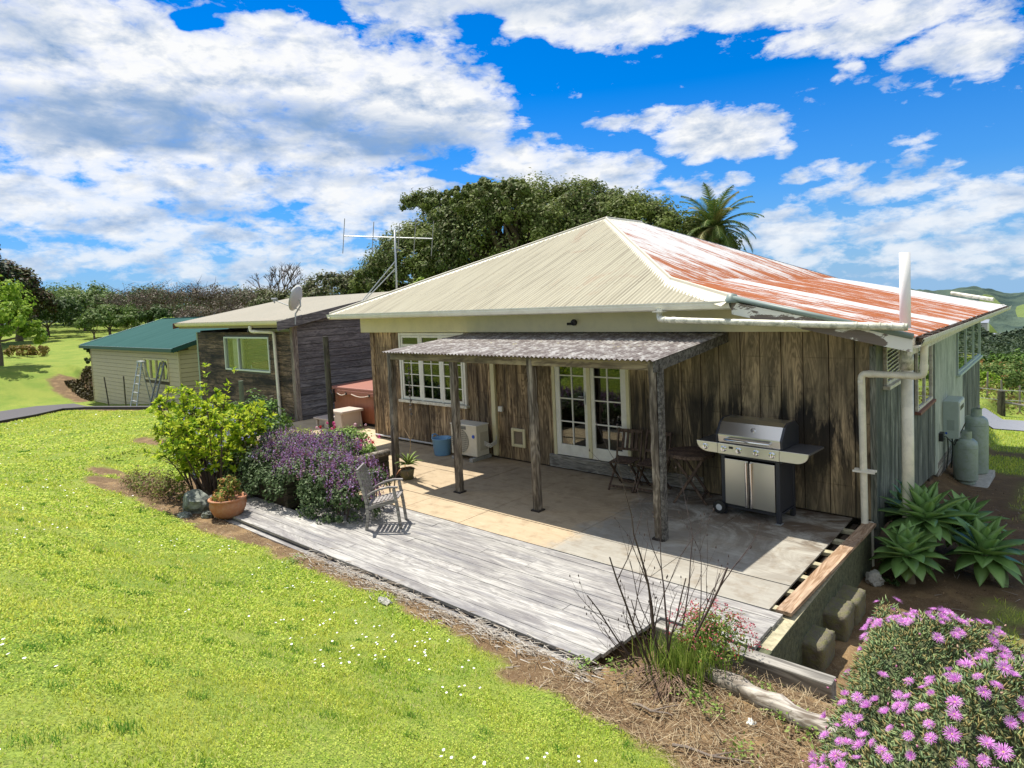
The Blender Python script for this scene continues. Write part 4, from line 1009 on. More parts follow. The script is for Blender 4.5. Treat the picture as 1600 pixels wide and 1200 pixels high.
for x in (-.41,):
    for yy in (-.27, .26):
        m = MB(); m.lathe(Vector((x - .01, yy + .02, .09)), [(.05, 0), (.09, .004), (.09, .05), (.05, .054)], 24, axis=(0, -1, 0)); wh = loc_build(m, 'wheel', BLACK, auto=.7)
        m = MB(); m.lathe(Vector((x - .01, yy + .024, .09)), [(.0, -.002), (.03, .0), (.056, .004), (.056, .056), (.02, .062), (0, .062)], 16, axis=(0, -1, 0)); m.v = [tuple(world_of(bq) @ Vector(v)) for v in m.v]; m.build('rim', plain('light_grey_plastic', (.55, .56, .58), .4), wh, auto=.7)
m = MB(); m.box(.34, .41, -.27, -.18, -.0, .012); loc_build(m, 'foot', GALV)

# ------------------------------------------------------------------ folding chairs and table
def folding_chair(name, label):
    t = thing(name, label, 'chair', (0, 0, 0), 0, 'folding slatted chairs under the verandah')
    W = .2; sl = CHAIRW
    for s in (-1, 1):      # X legs; the long one rises to the back posts.  facing -y
        m = MB(); m.bar((s * W, -.22, 0), (s * W, .2, .46), .022, .035); m.build('back_leg', sl, t, bevel=.003)
        m = MB(); m.bar((s * (W - .03), .24, 0), (s * (W - .03), -.2, .44), .022, .035); m.build('front_leg', sl, t, bevel=.003)
        m = MB(); m.bar((s * W, .12, .4), (s * W, .27, .9), .022, .036); m.build('back_post', sl, t, bevel=.003)
    m = MB()
    for k in range(6): m.box(-W + .02, W - .02, -.22 + k * .073, -.22 + k * .073 + .062, .44, .455)
    m.build('seat', sl, t, bevel=.003)
    m = MB(); m.bar((-W, .262, .86), (W, .262, .86), .02, .055); m.build('top_rail', sl, t, bevel=.003)
    m = MB(); m.bar((-W, .175, .58), (W, .175, .58), .02, .04); m.build('lower_rail', sl, t, bevel=.003)
    for x in (-.11, -.037, .037, .11): m = MB(); m.bar((x, .178, .59), (x, .258, .85), .045, .012, up=(0, 1, 0)); m.build('back_slat', sl, t, bevel=.002)
    m = MB(); m.bar((-W, -.17, .055), (W, -.17, .055), .02, .03); m.build('stretcher', sl, t); m = MB(); m.bar((-W, .19, .05), (W, .19, .05), .02, .03); m.build('stretcher', sl, t)
    return t
ch = folding_chair('folding_chair', 'dark slatted folding chair in front of the french doors, the nearer to the door handle')
ch2 = copy_tree(ch); ch2['label'] = 'dark slatted folding chair half hidden behind the right verandah post, between chair and round table'
ch.location = (-3.42, -.42, .002); ch.rotation_euler = (0, 0, math.radians(8))
ch2.location = (-2.97, -.36, .002); ch2.rotation_euler = (0, 0, math.radians(2))
tb = thing('folding_table', 'round dark slatted folding table beside the barbecue', 'table', (-2.3, -.42, 0), .25)
def tl(mb, name, mat=CHAIRW, **kw): mb.v = [tuple(world_of(tb) @ Vector(v)) for v in mb.v]; return mb.build(name, mat, tb, **kw)
m = MB(); R_ = .34
for k in range(9):
    a = -R_ + k * 2 * R_ / 9 + .003; b = a + 2 * R_ / 9 - .006
    h = math.sqrt(max(.001, R_ ** 2 - max(abs(a), abs(b)) ** 2)) ; h2 = math.sqrt(max(.001, R_ ** 2 - min(abs(a), abs(b)) ** 2))
    ha = math.sqrt(max(.0009, R_ ** 2 - a * a)); hb_ = math.sqrt(max(.0009, R_ ** 2 - b * b))
    m.prism([(-ha, a, .7), (ha, a, .7), (hb_, b, .7), (-hb_, b, .7)], (0, 0, .02))
tl(m, 'tabletop')
m = MB(); n = 28
for k in range(n):
    a0, a1 = 2 * PI * k / n, 2 * PI * (k + 1) / n
    m.bar((math.cos(a0) * .33, math.sin(a0) * .33, .69), (math.cos(a1) * .33, math.sin(a1) * .33, .69), .02, .03)
tl(m, 'apron')
for s in (-1, 1):
    m = MB(); m.bar((-.22, s * .22, 0), (.22, s * .22, .69), .025, .035); tl(m, 'leg', bevel=.003)
    m = MB(); m.bar((.24, s * .19, 0), (-.22, s * .19, .69), .025, .035); tl(m, 'leg', bevel=.003)
m = MB(); m.bar((-.17, -.22, .08), (-.17, .22, .08), .02, .03); tl(m, 'stretcher'); m = MB(); m.bar((.18, -.19, .09), (.18, .19, .09), .02, .03); tl(m, 'stretcher')

# ------------------------------------------------------------------ garden armchair
bn = thing('garden_chair', 'silvery teak garden seat with curved arm standing on the bleached deck', 'chair', (-5.24, -3.76, 0), math.radians(40)); bn.scale = (.84, .8, .9)
def bl(mb, name, mat=BENCHW, **kw): mb.v = [tuple(world_of(bn) @ Vector(v)) for v in mb.v]; return mb.build(name, mat, bn, **kw)
for i, yy in enumerate((-.12, .36)):      # local: faces +x
    m = MB(); P_ = [(-.27, yy, 0), (-.235, yy, .22), (-.25, yy, .42), (-.31, yy, .68), (-.37, yy, .9)]
    for a, b in zip(P_[:-1], P_[1:]): m.bar(a, b, .045, .05, up=(0, 1, 0))
    bl(m, 'back_post', bevel=.004)
    m = MB(); m.bar((.29, yy, 0), (.25, yy, .35), .045, .045, up=(0, 1, 0)); m.bar((.25, yy, .34), (.205, yy, .62), .045, .055, up=(0, 1, 0)); bl(m, 'front_leg', bevel=.004)
    m = MB(); A_ = [(-.28, yy, .5), (-.16, yy, .565), (-.02, yy, .62), (.12, yy, .645), (.27, yy, .64)]
    for a, b in zip(A_[:-1], A_[1:]): m.bar(a, b, .055, .026)
    bl(m, 'arm', bevel=.004)
    m = MB(); m.bar((-.25, yy, .33), (.24, yy, .44), .03, .06); bl(m, 'seat_rail', bevel=.003)
m = MB()
for k in range(8): t = k / 7; x = -.22 + .45 * t; m.box(x, x + .045, -.1, .34, .375 + .085 * t, .392 + .085 * t)
bl(m, 'seat', bevel=.003)
m = MB()
for k in range(7): yy = -.08 + k * .065; m.bar((-.26, yy, .44), (-.365, yy, .86), .012, .024, up=(0, 1, 0))
m.bar((-.375, -.12, .9), (-.375, .36, .9), .03, .06); bl(m, 'backrest', bevel=.003)

# ------------------------------------------------------------------ water heater and gas bottles on the side wall
wh = thing('gas_water_heater', 'grey-green gas water heater box mounted on the side wall', 'water heater', (.13, 5.9, .3))
m = MB(); m.box(.014, .27, 5.6, 6.35, .02, .74); m.build('casing', GREYBOX, wh, bevel=.012)
m = MB(); m.box(.27, .285, 5.62, 6.33, .04, .72); m.build('front_panel', plain('pale_panel', (.66, .7, .66), .4), wh, bevel=.005)
m = MB(); m.box(.285, .288, 5.7, 6.2, .56, .64); m.build('flue_slot', BLACK, wh)
m = MB(); m.box(.08, .2, 5.597, 5.6, .18, .38); m.build('rating_label', plain('grey_label', (.3, .36, .33), .6), wh)
m = MB(); m.lathe((.07, 5.597, .12), [(.02, 0), (.02, .004), (0, .004)], 12, axis=(0, -1, 0)); m.build('blue_dot', BLUE_SIGN, wh)
for x, yy in ((.08, 5.7), (.14, 5.8), (.2, 5.9)): m = MB(); m.tube([(x, yy, .02), (x + .01, yy, -.25), (x - .02, yy + .02, -.6)], .013, 6); m.build('pipe', plain('dark_copper', (.1, .12, .1), .5, .5), wh)
def gas_bottle(label, rad, h, loc):
    t = thing('gas_bottle', label, 'gas bottle', (0, 0, 0), 0, 'gas bottles by the side wall')
    m = MB(); m.lathe((0, 0, 0), [(rad * .8, 0), (rad * .8, .04), (rad, .08), (rad, h - .12), (rad * .93, h - .05), (rad * .7, h), (rad * .3, h + .02), (0, h + .02)], 28); m.build('cylinder', BOTTLE, t, auto=.7)
    m = MB(); m.lathe((0, 0, 0), [(rad * 1.004, h - .17), (rad * 1.01, h - .165), (rad * 1.01, h - .155), (rad * 1.004, h - .15)], 28); m.build('weld_band', BOTTLE, t, smooth=True)
    m = MB(); n = 18
    for k in range(n):
        a0, a1 = -2.2 + 4.4 * k / n, -2.2 + 4.4 * (k + 1) / n
        m._add([(math.cos(a) * rad * .5, math.sin(a) * rad * .5, z) for a in (a0, a1) for z in (h, h + .16)], [(0, 2, 3, 1)])
    m.build('collar', BOTTLE, t)
    m = MB(); m.lathe((0, 0, h), [(.02, 0), (.02, .08), (.03, .09), (.03, .12), (0, .12)], 10); m.tube([(0, 0, h + .07), (.07, 0, h + .07)], .014, 8); m.build('valve', plain('brass', (.35, .25, .08), .4, .8), t)
    t.location = loc; return t
gas_bottle('smaller grey gas bottle standing nearest on the side wall', .2, .85, (.36, 5.75, H(.5, 5.75) + .03))
b2 = gas_bottle('taller grey gas bottle standing behind the smaller one', .22, 1.2, (.42, 6.75, H(.5, 6.75) + .04))
m = MB(); m.box(.1, .72, 5.5, 7.1, H(.5, 6.3) - .12, H(.5, 6.3) + .06); tag(m.build('concrete_pad', CONC2, bevel=.02), 'low concrete pad under the two gas bottles', 'concrete pad')
m = MB(); m.tube([(.03, 5.2, .1), (.1, 5.3, .12), (.2, 5.6, -.1), (.36, 5.75, .32)], .01, 6); m.box(.01, .08, 5.1, 5.3, .05, .2); tag(m.build('gas_regulator', BLACK, smooth=False), 'black regulator and hose above the gas bottles', 'regulator')

# ------------------------------------------------------------------ posts and small garden things
def zpost(name, label, cat, x, y, h, r, mat, lean=(0, 0), n=10, z0=None):
    z = H(x, y) if z0 is None else z0
    m = MB(); m.tube([(x, y, z - .1), (x + lean[0] * .5, y + lean[1] * .5, z + h * .5), (x + lean[0], y + lean[1], z + h)], [r, r * .97, r * .93], n)
    return tag(m.build(name, mat, smooth=False), label, cat)
POLEM = timber('dark_pole', 2, (.025, .022, .016), (.1, .085, .06), (.14, .15, .08), .5, 2, 22, isl=.1)
pole = zpost('pole', 'tall dark free-standing timber post rising from the flower bed before the hot tub', 'post', -9.15, -2.0, 2.3, .06, POLEM, (-.02, 0), 8, z0=.2)
m = MB(); m.tube([(-9.12, -2.0, 1.45), (-9.02, -2.03, 1.38), (-9.0, -2.02, 1.2)], .012, 6); o = m.build('hook', BLACK, pole)
zpost('garden_post', 'short dark garden post with wire beside the sleepout downpipe', 'post', -13.05, -1.15, 1.12, .06, POLEM, (0, 0), 8)
zpost('garden_post', 'greenish garden post rising behind the yellow-green shrub', 'post', -14.3, -1.3, 1.35, .065, plain('green_post', (.1, .13, .09), .8, var=.4), (0, 0), 8)
CANE = plain('bamboo_cane', (.5, .4, .2), .6)
zpost('garden_stake', 'pale cane leaning right of the dark garden post', 'stake', -12.9, -1.3, .75, .014, CANE, (.2, .05), 6)
zpost('garden_stake', 'pale cane leaning left of the dark garden post', 'stake', -13.4, -1.4, .72, .014, CANE, (.1, .05), 6)
zpost('garden_stake', 'dark leaning stake near the left end of the garage wall', 'stake', -29.3, .05, 1.25, .03, POLEM, (-.35, 0), 6)
zpost('garden_stake', 'dark upright stake in front of the middle of the garage wall', 'stake', -27.4, .1, 1.25, .03, POLEM, (0, 0), 6)
# small seated garden figure
sta = thing('garden_statue', 'small blue-grey stone figure sitting between leafy shrub and purple flowers', 'statue', (-10.85, -2.5, .55))
m = MB(); m.lathe((-10.85, -2.5, .35), [(.13, 0), (.13, .06), (.1, .08)], 12); m.build('base', STATUE, sta)
m = MB(); m.lathe((-10.85, -2.5, .43), [(.1, 0), (.12, .06), (.1, .15), (.085, .24), (.06, .3), (.035, .33)], 14); m.tube([(-10.93, -2.52, .68), (-10.95, -2.58, .56), (-10.86, -2.62, .52)], [.035, .03, .025], 8); m.tube([(-10.78, -2.53, .68), (-10.76, -2.6, .56), (-10.84, -2.62, .52)], [.035, .03, .025], 8); m.build('body', STATUE, sta, smooth=True)
m = MB(); m.lathe((-10.85, -2.51, .8), [(.0, -.07), (.05, -.05), (.065, 0), (.055, .05), (.02, .085), (.0, .09)], 14); m.build('head', STATUE, sta, smooth=True)
# rocks
def rock(name, label, x, y, sx, sy, sz, seed, mat=None, z=None):
    bm = bmesh.new(); bmesh.ops.create_icosphere(bm, subdivisions=3, radius=1)
    rr = np.random.default_rng(seed); D = [Vector(rr.normal(size=3)).normalized() for _ in range(14)]
    for v in bm.verts:
        d = v.co.normalized(); k = 1.0
        for q in D: k = min(k, (.72 + .1 * (hash(tuple(q)) % 5) / 5) / max(.001, d.dot(q)) if d.dot(q) > .7 else k)
        v.co = Vector((d.x * sx, d.y * sy, d.z * sz)) * min(1, k) + Vector(rr.normal(size=3)) * .008
    me = bpy.data.meshes.new(name); bm.to_mesh(me); bm.free(); o = fin(name, me, mat or ROCKM, None, False)
    o.location = (x, y, (H(x, y) if z is None else z) + sz * .35); return tag(o, label, 'rock')
rock('rock', 'dark mossy boulder under the yellow-green shrub', -8.42, -4.95, .3, .24, .26, 1)
rock('rock', 'flat grey stone in front of the dark boulder', -8.25, -5.22, .14, .1, .06, 2)
rock('rock', 'small brown stone between the boulder and the terracotta pot', -7.95, -5.0, .1, .09, .08, 3)
rock('rock', 'small grey pointed stone at the foot of the mossy wall', .12, -.62, .1, .12, .14, 4, CONC2)
rock('rock', 'pale flat stone at the end of the deck on the dirt', -3.45, -5.15, .11, .05, .035, 5, CONC2)
rock('rock', 'white pebble on the dirt beside the log', .2, -4.75, .03, .03, .025, 6, WHITE)
# ------------------------------------------------------------------ ground
def inpoly(x, y, poly):
    c = np.zeros(x.shape, bool); n = len(poly)
    for i in range(n):
        (x0, y0), (x1, y1) = poly[i], poly[(i + 1) % n]
        k = ((y0 > y) != (y1 > y)) & (x < (x1 - x0) * (y - y0) / (y1 - y0 + 1e-12) + x0); c ^= k
    return c
def dist_poly(x, y, pts, closed=True):
    d = np.full(x.shape, 1e9); n = len(pts)
    for i in range(n if closed else n - 1):
        (x0, y0), (x1, y1) = pts[i], pts[(i + 1) % n]; dx, dy = x1 - x0, y1 - y0
        t = np.clip(((x - x0) * dx + (y - y0) * dy) / (dx * dx + dy * dy + 1e-9), 0, 1)
        d = np.minimum(d, np.hypot(x - x0 - t * dx, y - y0 - t * dy))
    return d
def vnoise(x, y, s, seed=0):
    """cheap smooth value noise"""
    x = x / s; y = y / s; xi = np.floor(x).astype(int); yi = np.floor(y).astype(int); fx = x - xi; fy = y - yi
    fx = fx * fx * (3 - 2 * fx); fy = fy * fy * (3 - 2 * fy)
    def h(a, b):
        v = np.sin(a * 127.1 + b * 311.7 + seed * 74.7) * 43758.5453; return v - np.floor(v)
    return (h(xi, yi) * (1 - fx) + h(xi + 1, yi) * fx) * (1 - fy) + (h(xi, yi + 1) * (1 - fx) + h(xi + 1, yi + 1) * fx) * fy
def fbm(x, y, s, seed=0, o=4):
    v = 0; a = .5; t = 0
    for k in range(o): v = v + a * vnoise(x, y, s / 2 ** k, seed + k); t += a; a *= .5
    return v / t
LAWN_EDGE = [(-10.75, -5.48), (-8.79, -5.36), (-7.23, -5.3), (-5.64, -5.22), (-4.41, -5.15), (-3.48, -5.14), (-2.79, -5.18), (-2.11, -5.24), (-1.42, -5.4), (-.9, -5.5), (-.46, -5.5), (-.07, -5.58), (.2, -5.75), (.7, -6.6), (2.2, -7.2)]
DIRT = LAWN_EDGE + [(6, -7), (6, 14.5), (-.2, 14.5), (-14.3, 12), (-14.3, -.3), (-11.2, -2.4), (-11.4, -4.1), (-12.5, -4.8)]
DARKCUT = 1
PATHN = [(-22.5, -9), (-27.4, -4.1), (-28.8, -2.7), (-31.3, -1.15), (-29.5, -.75), (-25, -.7), (-20.6, -.62)]
PATHF = [(-31, -9), (-33.8, -3.0), (-34.1, -1.5), (-33.2, -.25), (-29.5, -.2), (-25, -.15), (-20.6, -.1)]
CUT = [(-33.75, .7), (-33.75, 2.0), (-36.8, 1.9), (-39.5, .8), (-38.8, .1), (-36.2, -.1), (-34.1, .1)]
def dirt_mask(x, y):
    """1 on bare earth, 0 on lawn"""
    j = (fbm(x, y, .5, 3) - .5) * .5 + (fbm(x, y, .12, 9) - .5) * .16
    d = dist_poly(x, y, DIRT); ins = inpoly(x, y, DIRT); s = np.where(ins, d, -d) + j
    m = S((s + .05) / .16)
    # far right: grass beyond the yard
    g = S((y - 7.2 + (fbm(x, y, .8, 4) - .5) * 1.6) / .6) * (x > -.3) * (1 - .9 * S((y - 9.9) / .4) * S((11.3 - y) / .4))
    g2 = S((fbm(x, y, .6, 5) - .47) / .1) * S((x - 1.0) / .5) * (y > -1.5) * (y < 7)
    m = m * (1 - np.clip(g, 0, 1)) * (1 - .75 * g2 * (x > .3))
    d = dist_poly(x, y, CUT); m = np.maximum(m, S((np.where(inpoly(x, y, CUT), d, -d) + j * .8 + .1) / .2))
    # worn strip along the path kerb and the small bare patches
    d = dist_poly(x, y, PATHN, False); m = np.maximum(m, S((.35 - d + j) / .15) * (fbm(x, y, 1.5, 8) > .45))
    for (cx, cy, rx, ry) in ((-15.2, -3.2, .9, .35), (-12.9, -4.9, 1.0, .35), (-11.6, -5.25, 1.3, .3)):
        m = np.maximum(m, S((1 - np.hypot((x - cx) / rx, (y - cy) / ry) + j * 1.5) / .3))
    return m
def axis_pts(segs):
    out = [segs[0][0]]
    for a, b, st in segs:
        n = max(1, int(round((b - a) / st))); out += list(np.linspace(a, b, n + 1)[1:])
    return np.array(out)
gx = axis_pts([(-420, -120, 20), (-120, -60, 4), (-60, -42, 1), (-42, -20, .25), (-20, -10, .16), (-10, 3.5, .07), (3.5, 8, .3), (8, 60, 4), (60, 300, 20)])
gy = axis_pts([(-40, -12, 2), (-12, -8, .12), (-8, -3.6, .07), (-3.6, 3, .14), (3, 14, .25), (14, 30, .7), (30, 80, 3), (80, 320, 12)])
X, Y = np.meshgrid(gx, gy, indexing='ij'); Z = hgt(X, Y)
DM = dirt_mask(X, Y)
near = (np.abs(X + 3) < 14) & (np.abs(Y + 4) < 9)
Z = Z + np.where(near, (fbm(X, Y, .35, 21) - .5) * .05 + DM * (fbm(X, Y, .12, 22) - .5) * .035, 0)
Z = np.where((X > -14.4) & (X < -.3) & (Y > -4.9) & (Y < 12.6), np.minimum(Z, -.1), Z)
ny = len(gy); i = (np.arange(len(gx) - 1)[:, None] * ny + np.arange(ny - 1)[None, :]).ravel()
F = np.stack([i, i + ny, i + ny + 1, i + 1], 1)
m, nt, out = new_mat('lawn_and_earth'); co = objco(nt)
at = nd(nt, 'ShaderNodeAttribute', attribute_name='dirt').outputs['Fac']
n0 = noise(nt, co, .9, 6, .6); n1 = noise(nt, co, 14, 6, .7); n3 = noise(nt, co, 60, 4, .7)
gr = mixc(nt, ramp(nt, n0, [(.38, 0), (.62, 1)]), (.2, .29, .045), (.31, .36, .065))
gr = mixc(nt, mth(nt, 'MULTIPLY', ramp(nt, n1, [(.5, 0), (.7, 1)]), .5), gr, (.3, .27, .09))
gr = mixc(nt, ramp(nt, n3, [(.4, .7), (.6, 0)]), gr, (.05, .09, .012))
di = mixc(nt, n1, (.075, .045, .022), (.2, .13, .07))
di = mixc(nt, ramp(nt, noise(nt, co, 3, 6, .65), [(.5, 0), (.64, .8)]), di, (.27, .18, .09))
di = mixc(nt, ramp(nt, noise(nt, co, 90, 3, .6), [(.55, 0), (.68, .7)]), di, (.34, .27, .17))
sp = nd(nt, 'ShaderNodeSeparateXYZ', {0: co})
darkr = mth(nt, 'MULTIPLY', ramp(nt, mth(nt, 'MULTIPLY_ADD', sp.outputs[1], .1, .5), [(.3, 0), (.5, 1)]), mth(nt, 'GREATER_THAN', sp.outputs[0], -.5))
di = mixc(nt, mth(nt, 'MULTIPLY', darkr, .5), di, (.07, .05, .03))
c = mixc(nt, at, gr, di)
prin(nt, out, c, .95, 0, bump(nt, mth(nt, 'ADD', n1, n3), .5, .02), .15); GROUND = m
g_ = raw_np('ground', np.stack([X, Y, Z], -1).reshape(-1, 3), 4, GROUND, None, True, F)
a_ = g_.data.attributes.new('dirt', 'FLOAT', 'POINT'); a_.data.foreach_set('value', DM.ravel().astype(np.float32)); tag(g_, kind='structure')

# path with its dark kerb
def strip(name, A, B, lift, mat, n=8):
    P = []
    def dens(Q): 
        o = []
        for a, b in zip(Q[:-1], Q[1:]): o += [tuple(np.array(a) * (1 - t) + np.array(b) * t) for t in np.linspace(0, 1, 7)[:-1]]
        return o + [Q[-1]]
    A, B = dens(A), dens(B); V = []
    for a, b in zip(A, B):
        for t in np.linspace(0, 1, n): x, y = a[0] * (1 - t) + b[0] * t, a[1] * (1 - t) + b[1] * t; V.append((x, y, H(x, y) + lift))
    F = [(i * n + j, i * n + j + 1, (i + 1) * n + j + 1, (i + 1) * n + j) for i in range(len(A) - 1) for j in range(n - 1)]
    return tag(raw(name, V, F, mat, None, True), kind='structure')
strip('path', PATHN, PATHF, .06, ASPH)
kb = MB()
for a, b in zip(PATHN[:-1], PATHN[1:]):
    for t in range(4):
        p = [a[k] * (1 - t / 4) + b[k] * t / 4 for k in (0, 1)]; q = [a[k] * (1 - (t + 1) / 4) + b[k] * (t + 1) / 4 for k in (0, 1)]
        kb.bar((*p, H(*p) + .02), (*q, H(*q) + .02), .07, .17)
tag(kb.build('path_kerb', plain('dark_kerb', (.035, .03, .028), .9, var=.4)), kind='structure')
# gravel drive far right
strip('gravel_drive', [(-9, 16.2), (-3, 16.3), (0, 16.4), (5, 16.6), (14, 17)], [(-9, 19.6), (-3, 19.7), (0, 19.9), (5, 20.3), (14, 21)], .03, GRAV)

# ------------------------------------------------------------------ grass blades (density falls with distance)
CAMP = np.array((1.894, -9.058, 3.03))
def blades(name, XY, hgtm, wid, mat, lean=.5, zf=None):
    n = len(XY); z = hgt(XY[:, 0], XY[:, 1]) - .005
    a = rng.uniform(0, 2 * PI, n); b = rng.uniform(0, 2 * PI, n)
    s = np.stack([np.cos(a), np.sin(a), np.zeros(n)], 1) * (wid / 2)[:, None]; l = np.stack([np.cos(b), np.sin(b), np.zeros(n)], 1) * (rng.uniform(.1, 1, n) * lean * hgtm)[:, None]
    P = np.stack([XY[:, 0], XY[:, 1], z], 1); up = np.zeros((n, 3)); up[:, 2] = hgtm
    p0 = P - s; p1 = P + s; m1 = P + up * .6 + l * .35; tip = P + up * rng.uniform(.85, 1, n)[:, None] + l
    V = np.stack([p0, p1, m1 + s * .8, m1 - s * .8, tip], 1).reshape(-1, 3)
    k = np.arange(n)[:, None] * 5
    me = bpy.data.meshes.new(name); me.vertices.add(len(V)); me.vertices.foreach_set('co', V.astype(np.float32).ravel())
    q = (k + np.array([[0, 1, 2, 3]])); t = (k + np.array([[3, 2, 4]]))
    lp = np.concatenate([q, t], 1).ravel().astype(np.int32)
    me.loops.add(len(lp)); me.loops.foreach_set('vertex_index', lp)
    me.polygons.add(2 * n); ls = np.stack([np.arange(n) * 7, np.arange(n) * 7 + 4], 1).ravel().astype(np.int32); me.polygons.foreach_set('loop_start', ls)
    me.update(calc_edges=True)
    return fin(name, me, mat)
def sample_polar(n, rmin, rmax, a0, a1):
    # density ~ 1/(1+(d/3)^2)
    u = rng.uniform(0, 1, n); lo = math.log(1 + (rmin / 3) ** 2); hi = math.log(1 + (rmax / 3) ** 2)
    d = 3 * np.sqrt(np.exp(lo + u * (hi - lo)) - 1); a = rng.uniform(a0, a1, n)
    return np.stack([CAMP[0] + d * np.sin(a), CAMP[1] + d * np.cos(a)], 1), d
m, nt, out = new_mat('grass_blades'); co = objco(nt); ri = island(nt)
n0 = noise(nt, co, .7, 5, .6); n1 = noise(nt, co, 4, 4, .6)
c = ramp(nt, ri, [(0, (.14, .25, .025)), (.2, (.3, .44, .045)), (.45, (.48, .6, .07)), (.72, (.62, .7, .12)), (.88, (.72, .7, .2)), (.96, (.78, .68, .38))])
c = mixc(nt, ramp(nt, n0, [(.4, 0), (.6, .65)]), c, (.66, .66, .12))
c = mixc(nt, ramp(nt, n1, [(.54, 0), (.68, .45)]), c, (.16, .33, .03))
b_ = nd(nt, 'ShaderNodeBsdfPrincipled', {'Base Color': c, 'Roughness': .5, 'Specular IOR Level': .3}); t_ = nd(nt, 'ShaderNodeBsdfTranslucent', {'Color': c})
nt.links.new(nd(nt, 'ShaderNodeMixShader', {0: .5, 1: b_.outputs[0], 2: t_.outputs[0]}).outputs[0], out.inputs[0]); GRASS = m
XY, d = sample_polar(430000, .8, 34, -1.75, -.25)
keep = (rng.uniform(0, 1, len(XY)) > dirt_mask(XY[:, 0], XY[:, 1]) * 1.05) & ~((XY[:, 0] > -9.6) & (XY[:, 1] > -5.0) & (XY[:, 0] < 0)) & ~((XY[:, 0] > -14.3) & (XY[:, 1] > -2.6) & (XY[:, 0] < 0)) & ~((XY[:, 0] > -33.7) & (XY[:, 0] < -20) & (XY[:, 1] > -.6)) & (XY[:, 0] > -45)
pm = inpoly(XY[:, 0], XY[:, 1], PATHN + PATHF[::-1]); keep &= ~pm
XY, d = XY[keep], d[keep]
sc = np.maximum(1, d / 3.2)
hh = (.013 + .02 * fbm(XY[:, 0], XY[:, 1], .35, 31)) * rng.uniform(.6, 1.25, len(XY)) * np.minimum(sc, 2.2) ** .6
o = blades('grass', XY, hh, .0048 * sc, GRASS, 1.1); tag(o, 'mown lawn grass, bright yellow-green', 'grass', kind='stuff')
# broad clover-like leaves between the blades
XY, d = sample_polar(190000, .8, 22, -1.75, -.25)
keep = (rng.uniform(0, 1, len(XY)) > dirt_mask(XY[:, 0], XY[:, 1]) * 1.05) & ~((XY[:, 0] > -9.6) & (XY[:, 1] > -5.0)) & ~((XY[:, 0] > -14.3) & (XY[:, 1] > -2.6)) & (XY[:, 0] < 1.2) & (fbm(XY[:, 0], XY[:, 1], .7, 44) > .44)
XY, d = XY[keep], d[keep]; n = len(XY)
P = np.stack([XY[:, 0], XY[:, 1], hgt(XY[:, 0], XY[:, 1]) + rng.uniform(.012, .03, n)], 1); nr = rng.normal(size=(n, 3)) * .5; nr[:, 2] = 1
o = leaves('clover', P, nr, .0095 * np.maximum(1, d / 3.2), leafmat('clover_leaf', [(.13, .24, .025), (.32, .48, .055), (.5, .62, .08), (.66, .72, .16)], .5), None, .9); tag(o, 'small clover leaves in the lawn', 'clover', kind='stuff')
# coarser darker tufts here and there
XY, d = sample_polar(700, .8, 20, -1.75, -.25); keep = (dirt_mask(XY[:, 0], XY[:, 1]) < .3) & ~((XY[:, 0] > -9.6) & (XY[:, 1] > -5.0)) & (XY[:, 0] < 1) & ~((XY[:, 0] > -14.3) & (XY[:, 1] > -2.6)) & (fbm(XY[:, 0], XY[:, 1], 1.6, 77) > .45)
XY = np.repeat(XY[keep], 45, 0); d = np.repeat(d[keep], 45); XY = XY + rng.normal(0, .028, XY.shape)
o = blades('grass_tufts', XY, rng.uniform(.02, .055, len(XY)), .004 * np.maximum(1, d / 3.2), leafmat('tuft_blade', [(.07, .19, .03), (.13, .3, .04), (.22, .4, .06)], .4), .9); tag(o, 'coarser darker grass tufts in the lawn', 'grass', kind='stuff')
# lawn daisies
XY, d = sample_polar(3400, 1.2, 30, -1.75, -.3); cl = fbm(XY[:, 0], XY[:, 1], .8, 51)
keep = (cl > .54) & (dirt_mask(XY[:, 0], XY[:, 1]) < .2) & ~((XY[:, 0] > -14.5) & (XY[:, 1] > -5.0)) & (XY[:, 1] < 0) & (XY[:, 0] < .6) & ~inpoly(XY[:, 0], XY[:, 1], PATHN + PATHF[::-1])
XY = XY[keep]; d = d[keep]; V = []; F = []
for (x, y), dd in zip(XY, d):
    z = H(x, y) + r_.uniform(.035, .055); k = len(V); rr = .009 * max(1, dd / 9); tx, ty = r_.uniform(-.3, .3), r_.uniform(-.3, .3)
    V += [(x + rr * math.cos(a), y + rr * math.sin(a), z + rr * (tx * math.cos(a) + ty * math.sin(a))) for a in np.linspace(0, 2 * PI, 8)[:-1]]; F.append(tuple(range(k, k + 7)))
o = raw('daisies', V, F, plain('daisy_white', (.82, .82, .8), .6, var=.02)); tag(o, 'white daisies scattered in the lawn', 'daisies', kind='stuff')
tg = raw_np('grass_right', np.zeros((4, 3)), 4, GRASS); bpy.data.objects.remove(tg)
